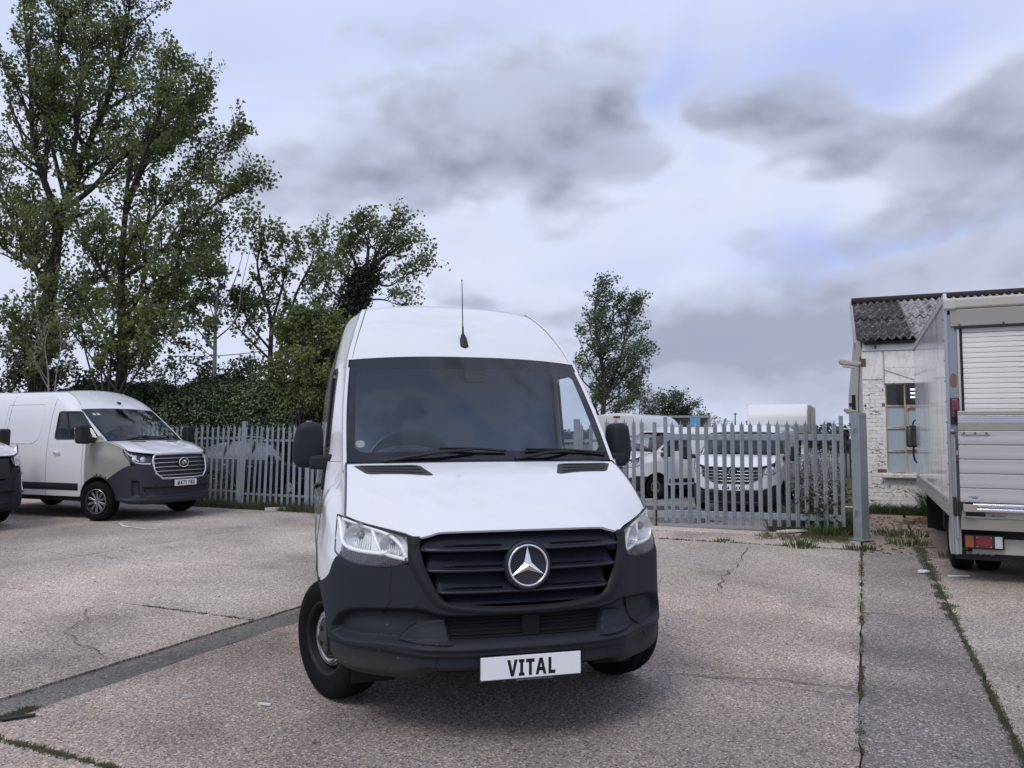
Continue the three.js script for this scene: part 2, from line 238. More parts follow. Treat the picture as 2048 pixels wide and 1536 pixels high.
// hairline cracks are open grooves: dark ribbons of shade set on the slab surface
M.crack = std([0.045, 0.042, 0.036], 1);
function ribbon(pts, w, y = 0.008, jag = 0.03, s = 1) {
  const Q = []; for (let i = 0; i < pts.length - 1; i++) { const n = Math.max(3, Math.round(Math.hypot(pts[i + 1][0] - pts[i][0], pts[i + 1][1] - pts[i][1]) / 0.05)); for (let k = 0; k < n; k++) Q.push([lerp(pts[i][0], pts[i + 1][0], k / n), lerp(pts[i][1], pts[i + 1][1], k / n)]); } Q.push(pts.at(-1));
  const J = Q.map(([x, d], i) => [x + (vnoise(i * 0.45, s * 7.3) - 0.5) * jag, d + (vnoise(i * 0.45, s * 3.1 + 50) - 0.5) * jag]);
  return grid(J.length - 1, 1, (u, v) => { const i = Math.round(u * (J.length - 1)), a = J[Math.max(i - 1, 0)], b = J[Math.min(i + 1, J.length - 1)], l = Math.hypot(b[0] - a[0], b[1] - a[1]) || 1, k = (v - 0.5) * w * (0.35 + 1.1 * vnoise(i * 0.3, s + 20)) * Math.min(1, 0.3 + Math.min(i, J.length - 1 - i) * 0.1); return [J[i][0] - (b[1] - a[1]) / l * k, y, -(J[i][1] + (b[0] - a[0]) / l * k)]; });
}
{
  const list = [[[[-3.61, 7.25], [-3.78, 6.95], [-3.58, 6.58], [-3.55, 6.2], [-3.19, 5.82], [-2.74, 5.42]], 0.0060], [[[3.3, 10.72], [2.9, 9.8], [2.68, 9.25], [2.3, 8.5], [2.16, 8.1], [2.02, 7.62]], 0.0100], [[[-11.2, 12.1], [-9.4, 11.6], [-7, 10.6], [-5.4, 9.9], [-3.6, 9.3], [-2.7, 9.0]], 0.0070], [[[-5.4, 10.7], [-4.9, 10.2], [-5.1, 9.8], [-4.3, 9.2], [-3.1, 8.7]], 0.0060], [[[-12.5, 13.6], [-10.3, 12.4], [-8.7, 11.7], [-8, 11.0]], 0.0060], [[[-1.2, 5.85], [-1.0, 5.6], [-0.5, 5.5]], 0.0040], [[[0.4, 6.4], [1.1, 6.2], [1.5, 5.6]], 0.0030], [[[1.1, 5.11], [1.5, 5.05], [2.0, 4.9], [2.2, 4.74]], 0.0150]];
  tag(part('crack', list.map(([p, w], i) => ribbon(p, w, 0.0085, 0.09, i + 1)), M.crack), 'fine dark cracks wandering across the concrete yard', null, null, 'structure');
  const st = [[[[-6.72, 13.35], [-6.5, 13.0], [-6.15, 12.75]], 0.05], [[[-6.25, 12.82], [-5.95, 12.6]], 0.13], [[[-6.1, 12.72], [-5.75, 12.6]], 0.08]];
  tag(part('paint_mark', st.map(([p, w], i) => ribbon(p, w, 0.009, 0.06, i + 30)), std(0.72, 0.8)), 'white paint splash on the concrete in front of the left van', 'paint mark');
}
M.ground = std([0.10, 0.105, 0.062], 1, { vertexColors: false }); M.moss = std([0.06, 0.075, 0.032], 1);
const drop = (X, D) => { const p = X * CA - D * SA, q = X * SA + D * CA; return -0.22 * sst(12.9, 15.5, q) * sst(-8.6, -7.4, p) * 1.0; };
{
  const L = 430, xs = [-L, -150, -60, ...rangeOf(-30, 30, 40), 60, 150, L], ds = [-L, -100, -20, ...rangeOf(0, 60, 50), 90, 160, L];
  const g = grid(xs, ds, (x, d) => [x, -0.045 + drop(x, d) + 0, -d], { inside: [0, -100, 0] });
  const n = texture(256, 256, (u, v, x, y) => { const k = 0.6 + 0.8 * fbm(x * 0.12, y * 0.12, 3, 5); return [0.33 * k, 0.33 * k, 0.24 * k]; }, { repeat: [160, 160] });
  tag(part('ground', g, std([1, 1, 1], 1, { map: n })), 'rough earth and grass ground beyond the concrete', null, null, 'structure');
  const r = sheet(-8.6, -1.25, 12.9, 60, -0.026, { step: 0.5, h: (p, q) => { const w = yard(p, q); return drop(w[0], -w[2]); }, tint: [1.15, 1.15, 1.15], stain: 1.2, skirt: 0.01 });
  tag(part('rear_yard', r, M.tar), 'grey tarmac yard sloping down behind the palisade gate', null, null, 'structure');
  const wet = std([0.30, 0.31, 0.33], 0.12), pud = [];
  for (const [X, D, a, b] of [[2.9, 16.0, 1.5, 0.5], [3.4, 18.6, 1.1, 0.5], [5.6, 19.2, 0.8, 0.3]]) pud.push(grid(28, 3, (u, v) => { const t = u * 2 * Math.PI, k = v * (0.7 + 0.5 * vnoise(Math.cos(t) * 2 + X, Math.sin(t) * 2)), x = X + Math.cos(t) * a * k, d = D + Math.sin(t) * b * k; return [x, -0.018 + drop(x, d), -d]; }));
  tag(part('puddle', pud, phys([0.10, 0.105, 0.11], 0.22)), 'shallow puddles on the tarmac behind the gate', null, null, 'structure');
}
// ------------------------------------------------------------------ vans: shells lofted from plan, side and nose curves (x across, y up, zb back from the nose)
const mirrorX = (pts) => pts.map(([x, ...r]) => [-x, ...r]);
function nose(S) {
  const C = catmull(S.plan, 24), L = [0]; for (let i = 1; i < C.length; i++) L.push(L[i - 1] + Math.hypot(C[i][0] - C[i - 1][0], C[i][1] - C[i - 1][1]));
  const at = (s) => { const a = Math.min(Math.abs(s), L.at(-1)); let lo = 0, hi = L.length - 1; while (hi - lo > 1) { const m = (lo + hi) >> 1; if (L[m] > a) hi = m; else lo = m; } const t = (a - L[lo]) / (L[hi] - L[lo] || 1); return [lerp(C[lo][0], C[hi][0], t), lerp(C[lo][1], C[hi][1], t), C[hi][0] - C[lo][0], C[hi][1] - C[lo][1]]; };
  const py = curve(S.py), bulge = S.bulge ?? (() => 0);
  const front = (s, y, off = 0) => { const [x, z, tx, tz] = at(s); off += bulge(Math.abs(s), y); const f = clamp(1 - (Math.abs(s) - 0.9) / 0.5), l = Math.hypot(tx, tz) || 1, sg = s < 0 ? -1 : 1; return [(x + tz / l * off) * sg, y, -(z + py(y) * f - tx / l * off)]; };
  const sAtZ = (z) => { for (let i = 1; i < C.length; i++) if (C[i][1] >= z && L[i] > 0.9) return lerp(L[i - 1], L[i], clamp((z - C[i - 1][1]) / (C[i][1] - C[i - 1][1] || 1))); return L.at(-1); };
  return { at, bulge, front, sAtZ, sMax: L.at(-1), xMax: Math.max(...C.map((c) => c[0])) };
}
// patch on the nose between two curves of s
const noseGeo = (N, ss, bot, top, off, { nv = 6, rim = 0, disp } = {}) => grid(ss, nv, (s, v) => { const y = lerp(bot(s), top(s), v); return N.front(s, y, (typeof off === 'function' ? off(s, y) : off) - (disp ? disp(s, y) : 0)); }, { inside: [0, 1, -2.5], rim });
const dense = (a, b, n, extra = []) => [...new Set([...rangeOf(a, b, n), ...extra])].filter((x) => x >= Math.min(a, b) - 1e-9 && x <= Math.max(a, b) + 1e-9).sort((p, q) => p - q);
const both = (pts) => (s) => pts(Math.abs(s));
function wheelGeo(R, w, rim) {  // along x, outer face towards -x
  const h = w / 2, r = rim, lx = (prof, n = 40) => new THREE.LatheGeometry(prof.map(([a, b]) => new THREE.Vector2(a, b)), n).rotateZ(Math.PI / 2);
  return { tyre: lx([[r - 0.01, -h * 0.72], [r, -h * 0.86], [r + 0.012, -h * 0.93], [r + (R - r) * 0.35, -h * 1.03], [r + (R - r) * 0.6, -h * 1.04], [R - 0.035, -h * 0.94], [R - 0.012, -h * 0.84], [R - 0.002, -h * 0.6], [R, -h * 0.5], [R, -h * 0.32], [R - 0.008, -h * 0.3], [R - 0.008, -h * 0.25], [R, -h * 0.23], [R, -0.012], [R - 0.008, -0.008], [R - 0.008, 0.008], [R, 0.012], [R, h * 0.5], [R - 0.012, h * 0.84], [R - 0.04, h * 0.98], [r + 0.02, h], [r, h * 0.8]].map(([a, b]) => [a, -b])), lx };
}
function addWheel(parent, S, x, zb, R, turn, kind, name = 'wheel') {
  const w = sub(name, parent); w.position.set(x, R, -zb); w.rotation.y = (x > 0 ? Math.PI : 0) + turn;
  const r = R * 0.6, W = S.tyreW ?? 0.225, G = wheelGeo(R, W, r), h = W / 2, out = -1;
  part('tyre', G.tyre, M.rubber, w);
  const P = (a) => G.lx(a.map(([q, b]) => [q, -b * out * -1]));
  if (kind === 'steel') {
    part('rim', [G.lx([[r + 0.006, h * 0.9], [r - 0.008, h * 0.95], [r - 0.02, h * 0.8], [r - 0.028, h * 0.35], [r - 0.045, h * 0.2], [r - 0.07, h * 0.28], [r - 0.085, h * 0.42], [0.11, h * 0.40], [0.09, h * 0.3], [0.01, h * 0.28]])], M.steelDark, w);
    part('hub_ring', G.lx([[0.152, h * 0.38], [0.166, h * 0.50], [0.158, h * 0.62], [0.132, h * 0.66], [0.112, h * 0.52]]), S.hubRing ?? M.silver, w);
    const cap = [G.lx([[0.118, h * 0.5], [0.118, h * 0.66], [0.10, h * 0.74], [0.075, h * 0.72], [0.045, h * 0.72], [0.042, h * 0.8], [0.03, h * 0.84], [0, h * 0.84]])];
    part('hub_cap', cap, std(0.045, 0.6), w);
    const holes = []; for (let k = 0; k < 6; k++) { const a = k / 6 * 6.283; const g = cyl(0.014, 0.014, 0.012, 10, 0, 0, 0, 'x'); holes.push(mv(g, -h * 0.74, Math.cos(a) * 0.088, Math.sin(a) * 0.088)); }
    part('hub_hole', holes, M.black, w);
  } else {
    part('rim', [G.lx([[r + 0.006, h * 0.9], [r - 0.008, h * 0.95], [r - 0.02, h * 0.8], [r - 0.03, h * 0.2], [r - 0.04, -h * 0.2], [0.02, -h * 0.2]])], M.steelDark, w);
    const n = S.spokes ?? 10, sp = [];
    for (let k = 0; k < n; k++) { const a = k / n * 2 * Math.PI, q = prism([[-0.012, 0.03], [0.012, 0.03], [0.024, r - 0.01], [-0.024, r - 0.01]], 0.03, 0.004, 1); q.rotateY(-Math.PI / 2); q.rotateX(a); sp.push(mv(q, -h * 0.62, 0, 0)); }
    sp.push(G.lx([[0, h * 0.72], [0.04, h * 0.72], [0.055, h * 0.6], [0.06, h * 0.4]]), G.lx([[r - 0.018, h * 0.8], [r - 0.004, h * 0.93], [r + 0.008, h * 0.92], [r + 0.006, h * 0.8]]));
    part('spokes', sp, S.alloy ?? M.alloy, w);
  }
  return w;
}
const seamTube = (pts, r = 0.0028) => tube(pts, r, 5);
// plate with lettering, front face towards +z
function plate(parent, text, pos, yaw, w = 0.52, h = 0.111, o = {}) {
  const g = sub('number_plate', parent); g.position.set(...pos); g.rotation.y = yaw; if (o.tilt) g.rotation.x = o.tilt;
  part('backing', box(w, h, 0.012, 0, 0, 0, 0.004), std(0.74, 0.3), g);
  const t = canvasTex(1024, Math.round(1024 * h / w), (c, W, H) => { c.fillStyle = '#eef0f2'; c.fillRect(0, 0, W, H); c.fillStyle = '#15161c'; c.textAlign = 'center'; c.textBaseline = 'middle'; c.save(); c.translate(W / 2, H * 0.53); const px = H * (o.size ?? 0.86); c.font = 'bold ' + px + 'px sans-serif'; c.lineWidth = H * 0.045; c.strokeStyle = '#15161c'; const tw = o.width * W, gap = px * 0.09, ws = [...text].map((q) => c.measureText(q).width * (q === ' ' ? 0.8 : 1) + gap), m = ws.reduce((p, q) => p + q, 0); c.scale(tw / m, 1); let x = -m / 2; [...text].forEach((q, i) => { c.fillText(q, x + ws[i] / 2, 0); c.strokeText(q, x + ws[i] / 2, 0); x += ws[i]; }); c.restore(); });
  part('lettering', new THREE.PlaneGeometry(w - 0.008, h - 0.008).translate(0, 0, 0.0075), std(1, 0.3, { map: t }), g);
  return g;
}
function shell(S, root) {
  const N = S.N = nose(S), IN = [0, 1.1, -2.6], tum = curve(S.tum), W = S.ws, side = (y) => N.xMax - tum(y), paint = S.paint;
  const FB = (y) => { if (y <= W.ty) { const t = (y - W.by) / (W.ty - W.by), b = Math.sin(clamp(t) * Math.PI) * 0.012; return [lerp(W.bx, W.tx, t) + 0.02 + b, lerp(W.bzc, W.tzc, t) - b * 0.6]; } const f = clamp((y - W.ty) / (S.roofY - W.ty)); return [lerp(W.tx + 0.02, S.roofX, Math.pow(f, 1.15)), W.tzc + (S.crest - W.tzc) * (0.62 * f + 0.38 * f ** 3)]; };
  const endX = (zb) => { const k = clamp((zb - (S.len - 0.3)) / 0.3); return 0.05 * k * k; };
  const UP = (zb, y) => { const [fx, fz] = FB(y), k = smooth((zb - fz) / 0.3); return [lerp(fx, side(y), k) - endX(zb), y, -zb]; };
  S.FB = FB; S.UP = UP; S.side = side;
  // bonnet
  const bonTop = both(curve(S.bonTop)), bonnet = (u, v) => {
    const f = N.front(u * S.bonS, bonTop(u * S.bonS)), c2 = 1 - u * u, r = [u * (W.bx + 0.005), W.by - 0.012 + (W.bym - W.by) * c2, -(W.bzc + (W.bzm - W.bzc) * c2 - 0.03)];
    const cy = f[1] + S.bonRise * (r[1] - f[1]), cz = f[2] + S.bonBack * (r[2] - f[2]), cx = lerp(f[0], r[0], 0.45) * (1 + 0.02 * c2), a = (1 - v) ** 2, b = 2 * v * (1 - v), c = v * v;
    const crease = S.crease ? S.crease(u, v) : 0;
    return [a * f[0] + b * cx + c * r[0], a * f[1] + b * cy + c * r[1] + crease, a * f[2] + b * cz + c * r[2]];
  };
  S.bonnet = bonnet;
  part('bonnet', grid(rangeOf(-0.992, 0.992, 72), 26, bonnet, { inside: IN, rim: 0.012 }), paint, root);
  // lower side: wing, door, flank
  const archY = (zb) => { for (const zc of [S.arch.f, S.arch.r]) { const d = Math.abs(zb - zc); if (d < S.arch.R) return S.arch.y + Math.sqrt(S.arch.R ** 2 - d * d); } return -1; };
  const E0 = -bonnet(1, 0)[2], E1 = -bonnet(1, 1)[2], base = curve(S.wingBot);
  const low = (s, v, inset = 0) => {
    const [px, z0] = N.at(s), fr = N.front(s, S.belt), zb = z0; let T;
    if (zb < E1) T = bonnet(1, clamp((zb - E0) / (E1 - E0))); else T = UP(zb, S.belt);
    const yb = Math.max(s < S.sArch ? base(s) : S.sill, archY(zb)), y = lerp(T[1] - (zb < E1 ? 0.006 : 0), yb, v), k = zb < E1 ? smooth(v * 2.4) : 1;
    const sx = px - tum(y) - endX(zb) + N.bulge(s, y), bl = smooth((zb - E1) / 0.25), tx = zb < E1 ? T[0] + 0.01 : lerp(T[0], sx, Math.max(bl, smooth(v * 2.4)));
    const fz = N.front(s, y)[2];
    return [zb < E1 ? lerp(tx, sx, k) : tx, y, zb < E1 ? lerp(T[2], fz, k) : -zb];
  };
  S.low = low;
  const sF = N.sAtZ(S.arch.f), sR = N.sAtZ(S.arch.r), arcS = []; for (const c of [sF, sR]) for (let k = 0; k <= 30; k++) arcS.push(c - S.arch.R * 0.9995 * Math.cos(k / 30 * Math.PI));
  const sDoor = N.sAtZ(S.doorF ?? 1.42), ss = dense(S.bonS, N.sMax, 90, [...arcS, sDoor, sDoor + 0.006]);
  for (const m of [1, -1]) {
    const sx = (f) => (a, b) => { const p = f(a, b); return [p[0] * m, p[1], p[2]]; };
    const wingS = ss.filter((s) => s <= sDoor + 1e-6), flankS = ss.filter((s) => s >= sDoor + 0.005);
    part('wing', grid(wingS, 22, sx(low), { inside: IN, rim: 0.012 }), m < 0 && S.wingMat ? S.wingMat : paint, root, m < 0 && S.wingMat ? S.wingLabel : undefined);
    part('side_panel', grid(flankS, 22, sx(low), { inside: IN, rim: 0.01 }), paint, root);
    const w = S.win, yT = w.yt, zf = (y) => lerp(w.zf0, w.zf1, (y - S.belt) / (yT - S.belt));
    const zTail = S.len, colZ = (a, b, n) => rangeOf(0, 1, n);
    const rnd4 = (y, z0, z1) => { const r = 0.07, d = Math.min(y - S.belt - 0.02, yT - y); return d < r ? r - Math.sqrt(Math.max(0, r * r - (r - Math.max(d, 0)) ** 2)) : 0; };
    const pil = grid(colZ(0, 1, 10), rangeOf(S.belt, yT, 16), sx((u, y) => UP(lerp(FB(y)[1], zf(y) + rnd4(y) * 0.6, u), y)), { inside: IN, rim: 0.02 });
    const rear = grid([...rangeOf(0, 0.12, 6), ...rangeOf(0.2, 1, 16)], rangeOf(S.belt, yT, 16), sx((u, y) => UP(lerp(w.zr - rnd4(y), zTail, u), y)), { inside: IN, rim: 0.02 });
    const sill = grid(12, 2, sx((u, v) => UP(lerp(zf(S.belt), w.zr, u), lerp(S.belt, S.belt + 0.02, v))), { inside: IN, rim: 0.02 });
    const top = grid([...rangeOf(0, 0.15, 10), ...rangeOf(0.2, 1, 20)], rangeOf(yT, S.roofY, 14), sx((u, y) => UP(lerp(FB(y)[1], zTail, u), y)), { inside: IN, rim: 0.01 });
    part('pillar', [pil, sill], paint, root); part('side_panel', [rear, top], paint, root);
    const pane = part('door_window', grid(10, 10, sx((u, v) => { const y = lerp(S.belt + 0.0, yT + 0.01, v), p = UP(lerp(zf(y) - 0.03, w.zr + 0.03, u), y); return [p[0] - 0.012, p[1], p[2]]; }), { inside: IN }), S.doorGlass ?? M.glass, root);
    const fr = []; for (const [a, b] of [[0, 0], [1, 0], [1, 1], [0, 1]]) fr.push([a, b]);
    const wp = (u, v) => { const y = lerp(S.belt + 0.022, yT - 0.004, v), p = UP(lerp(zf(y) + 0.004, w.zr - 0.004, u), y); return [(p[0] - 0.004) * m, p[1], p[2]]; };
    part('window_seal', tube([...rangeOf(0.05, 0.95, 8).map((t) => wp(t, 0)), ...rangeOf(0.05, 0.95, 8).map((t) => wp(1, t)), ...rangeOf(0.95, 0.05, 8).map((t) => wp(t, 1)), ...rangeOf(0.95, 0.05, 8).map((t) => wp(0, t))], 0.012, 6, 0.012, true), M.black, root);
    if (S.mullion) part('mullion', tube(rangeOf(0, 1, 6).map((t) => wp(S.mullion, t)), 0.012, 5), M.black, root);
    // shut lines
    const sl = []; const off = (p) => [p[0] * m * 1.0006, p[1], p[2]];
    sl.push(seamTube(rangeOf(0, 1, 24).map((t) => off(low(sDoor + 0.003, t))))); const z2 = w.zr + 0.16, s2 = N.sAtZ(z2);
    sl.push(seamTube([...rangeOf(1, 0, 20).map((t) => off(low(s2, t))), ...rangeOf(S.belt, S.roofY - 0.12, 14).map((y) => off(UP(z2, y)))]));
    const z3 = z2 + (S.slideDoor ?? 1.15), s3 = N.sAtZ(z3); sl.push(seamTube([...rangeOf(1, 0, 20).map((t) => off(low(s3, t))), ...rangeOf(S.belt, S.roofY - 0.06, 14).map((y) => off(UP(z3, y)))]));
    sl.push(seamTube(rangeOf(0, 1, 20).map((t) => { const y = lerp(W.ty + 0.01, S.roofY, t), p = FB(y); return [(p[0] - 0.035) * m, y + 0.006, -p[1]]; }).concat(rangeOf(S.crest + 0.1, S.len - 0.1, 12).map((z) => [(S.roofX - 0.035) * m, S.roofY + 0.006, -z])), 0.004));
    sl.push(seamTube(rangeOf(0, 1, 16).map((t) => { const p = bonnet(1, t); return [(p[0] + 0.004) * m, p[1] + 0.001, p[2]]; }), 0.0035));
    part('shut_line', sl, M.seam, root);
    // rubbing strip along the flank
    const rs = dense(sF + S.arch.R + 0.03, sR - S.arch.R - 0.03, 40); const strip = (sv, y0, y1, o) => grid(sv, [0, 0.15, 0.85, 1], sx((s, v) => { const [px, z] = N.at(s), y = lerp(y0, y1, v); return [px - tum(y) - endX(z) + (v > 0.1 && v < 0.9 ? o : -0.004), y, -z]; }), { inside: IN });
    if (S.strip) { part('rubbing_strip', strip(rs, S.strip[0], S.strip[1], 0.014), M.bumper, root); if (S.stripRear) part('rubbing_strip', strip(dense(sR + S.arch.R + 0.03, N.sMax - 0.1, 10), S.strip[0], S.strip[1], 0.014), M.bumper, root); }
    part('sill', grid(dense(sF + S.arch.R, sR - S.arch.R, 16), 3, sx((s, v) => { const [px, z] = N.at(s); return [px - tum(S.sill) - 0.02 - v * 0.05, S.sill - v * 0.09, -z]; }), { inside: IN }), S.sillMat ?? M.under, root);
    // arch liners
    for (const zc of [S.arch.f, S.arch.r]) part('arch_liner', [grid(24, 2, sx((u, v) => { const a = u * Math.PI, R = S.arch.R + 0.004; return [lerp(side(S.arch.y + Math.sin(a) * R) - 0.012, 0.55, v), S.arch.y + Math.sin(a) * R, -(zc - Math.cos(a) * R)]; })), grid(24, 1, sx((u, v) => { const a = u * Math.PI, R = S.arch.R * v; return [0.55, S.arch.y + Math.sin(a) * R, -(zc - Math.cos(a) * R)]; }))], M.under, root);
    if (S.handle) { const z = w.zr - 0.12, y = S.belt - 0.22, x = N.xMax - tum(y); part('door_handle', tube([[x * m, y, -z - 0.1], [(x + 0.035) * m, y + 0.004, -z - 0.06], [(x + 0.04) * m, y + 0.005, -z], [(x + 0.03) * m, y, -z + 0.08]], 0.014, 8), S.handle, root); }
  }
  // roof
  const vs = [...rangeOf(0, 1, 16).map((t) => t), ...rangeOf(1, 2, 12).slice(1)];
  const roof = (u, v) => { let e, c; if (v <= 1) { const y = lerp(W.ty, S.roofY, v), p = FB(y); e = [p[0] - 0.0, y, p[1]]; c = [y + lerp(W.tym - W.ty, S.crown, v), lerp(p[1] - (W.tzc - W.tzm), p[1] - 0.0, smooth(v))]; } else { const z = lerp(S.crest, S.len, v - 1); e = [S.roofX - endX(z), S.roofY, z]; c = [S.roofY + S.crown, z]; } const k = 1 - Math.pow(Math.abs(u), 2.6); const rib = S.ribs && v > 1.05 ? 0.008 * Math.max(0, Math.cos(u * 22)) * sst(1.05, 1.1, v) : 0; return [u * e[0], e[1] + (c[0] - e[1]) * k + rib, -lerp(e[2], c[1], 1 - u * u)]; };
  S.roof = roof; part('roof', grid(rangeOf(-1, 1, 44), vs, roof, { inside: IN }), paint, root);
  // tail
  part('rear_doors', grid(rangeOf(-1, 1, 24), [...rangeOf(S.sill, S.belt, 10), ...rangeOf(S.belt, S.roofY, 12).slice(1), S.roofY + S.crown], (u, y) => { if (y > S.roofY) { const r = roof(u, 2); return [r[0], r[1], -S.len]; } const x = y < S.belt ? low(N.sMax, (y - S.belt) / (S.sill - S.belt))[0] : UP(S.len, y)[0]; return [u * x, y, -S.len - 0.03 * (1 - u ** 6)]; }, { inside: IN }), paint, root);
  part('underbody', [box(1.7, 0.05, S.len - 1.0, 0, S.sill + 0.03, -(S.len / 2 + 0.2)), box(1.5, 0.3, 0.06, 0, S.sill + 0.1, -1.7), box(0.5, 0.16, 2, 0, S.sill - 0.06, -2.6)], M.under, root);
  // windscreen: pane, dark border, cab inside
  const wsp = (u, v, o = 0) => { const c = 1 - Math.pow(Math.abs(u), 2.2), b = Math.sin(v * Math.PI) * 0.02; return [u * lerp(W.bx, W.tx, v), lerp(W.by + (W.bym - W.by) * c, W.ty + (W.tym - W.ty) * c, v) + o * 0.7, -(lerp(W.bzc + (W.bzm - W.bzc) * c, W.tzc + (W.tzm - W.tzc) * c, v) - b) + o * 0.72]; };
  S.wsp = wsp;
  part('windscreen', grid(rangeOf(-1, 1, 40), 16, wsp, { inside: IN, rim: 0.012 }), M.glass, root);
  const fx = 0.052, f0 = 0.085, f1 = S.fritTop ?? 0.10, bar = (u0, u1, v0, v1, n) => grid(rangeOf(u0, u1, n), 8, (u, t) => wsp(u, lerp(typeof v0 === 'function' ? v0(u) : v0, typeof v1 === 'function' ? v1(u) : v1, t), -0.008), { inside: IN });
  const cr = (u) => 0.05 * Math.pow(clamp((Math.abs(u) - 0.86) / 0.09), 3);
  part('windscreen_border', [bar(-1, 1, 0, (u) => f0 + cr(u), 40), bar(-1, 1, (u) => 1 - f1 - cr(u), 1, 40), bar(-1, -1 + fx, f0, 1 - f1, 3), bar(1 - fx, 1, f0, 1 - f1, 3)], M.frit, root);
  const bz = S.bulk ?? 2.42;
  part('bulkhead', [grid(12, 14, (u, v) => { const y = lerp(S.sill + 0.1, S.roofY - 0.04, v), x = (y < S.belt ? side(y) : UP(bz, y)[0]) - 0.02; return [(u * 2 - 1) * x, y, -bz]; })], S.bulkMat ?? M.interior, root);
  part('dashboard', [grid(rangeOf(-1, 1, 20), 8, (u, v) => { const z = lerp(W.bzc - 0.1 + (W.bzm - W.bzc) * (1 - u * u) * 0.9, W.bzc + 0.62, v); return [u * (W.bx + 0.03), W.by - 0.05 + (S.dashUp ?? 0.02) * Math.sin(v * 2.6) - 0.25 * sst(0.8, 1, v), -z]; }), box(1.7, 0.6, 0.1, 0, W.by - 0.5, -(W.bzc + 0.45)), grid(14, 8, (u, v) => { const a = u * Math.PI; return [-0.42 + Math.cos(a) * 0.30, W.by - 0.04 + Math.sin(a) * 0.245 * Math.sqrt(1 - v * v * 0.7), -(W.bzc + 0.3 + v * 0.28)]; })], S.dashMat ?? M.dash, root);
  const wheelPts = Array.from({ length: 28 }, (_, k) => { const a = k / 28 * 6.283; return [-0.42 + Math.cos(a) * 0.2, W.by - 0.10 + Math.sin(a) * 0.17, -(W.bzc + 0.66 - Math.sin(a) * 0.12)]; });
  part('steering_wheel', [tube(wheelPts, 0.016, 7, 0.016, true), tube([wheelPts[0], [-0.42, W.by - 0.08, -(W.bzc + 0.64)], wheelPts[14]], 0.02, 6)], S.dashMat ?? M.black, root);
  for (const x of S.seats ?? [-0.45, 0.5]) part('seat', [box(0.46, 0.62, 0.14, x, W.by - 0.25, -(bz - 0.3), 0.05), box(0.28, 0.2, 0.1, x, W.by + 0.19, -(bz - 0.27), 0.045), box(0.46, 0.16, 0.5, x, W.by - 0.55, -(bz - 0.5), 0.05)], M.seat, root);
  // closed underside of the nose
  part('nose_underside', grid(rangeOf(-1.05, 1.05, 16), 2, (s, v) => { const p = N.front(s, S.noseY ?? 0.36, -0.05); return [p[0] * (1 - v * 0.2), p[1] - 0.0 + v * 0.06, lerp(p[2], -1.7, v)]; }), M.under, root);
  return N;
}
function wipers(S, root, list) {
  const g = []; for (const [u0, v0, u1, v1, pu, pv] of list) { const a = S.wsp(u0, v0, 0.018), b = S.wsp(u1, v1, 0.018), p = S.wsp(pu, pv, 0.01), m = [(a[0] + b[0]) / 2, (a[1] + b[1]) / 2, (a[2] + b[2]) / 2 + 0.02]; g.push(tube([a, [lerp(a[0], b[0], 0.5), lerp(a[1], b[1], 0.5) + 0.006, lerp(a[2], b[2], 0.5) + 0.012], b], 0.009, 5), tube([p, [lerp(p[0], m[0], 0.6), lerp(p[1], m[1], 0.6) + 0.012, lerp(p[2], m[2], 0.6) + 0.02], m], 0.013, 6, 0.008)); }
  for (const q of g) part('wiper', q, M.black, root);
}
function doorMirror(root, m, o) {   // outline in x,y at zb; m = side
  const g = sub('door_mirror', root);
  part('housing', mv(prism(roundPoly(o.outline.map(([x, y]) => [x * m, y]), o.r ?? 0.06, 6), o.depth ?? 0.2, 0.05, 4), 0, 0, -o.zb), o.mat ?? M.bumper, g);
  part('mirror_arm', mv(prism(roundPoly(o.arm.map(([x, y]) => [x * m, y]), 0.02, 3), o.armD ?? 0.1, 0.02, 2), 0, 0, -o.zb - 0.02 + (o.armZ ?? 0)), o.mat ?? M.bumper, g);
  const c = o.outline.reduce((s, p) => [s[0] + p[0] / o.outline.length, s[1] + p[1] / o.outline.length], [0, 0]);
  part('mirror_glass', mv(prism(roundPoly(o.outline.map(([x, y]) => [(c[0] + (x - c[0]) * 0.82) * m, c[1] + (y - c[1]) * 0.84]), 0.05, 4), 0.01), 0, 0, -o.zb - (o.depth ?? 0.2) / 2 - 0.003), M.chrome, g);
  return g;
}
{
  const n = texture(256, 256, (u, v, x, y) => { const k = 0.5 + 0.14 * (hash(x, y, 1) - 0.5); return [k, k, k]; }, { srgb: false, repeat: [14, 14] });
  M.bumper = phys([0.020, 0.023, 0.030], 0.6, { specularIntensity: 0.5 });
  M.bumperLow = std([0.05, 0.05, 0.049], 0.7);
}
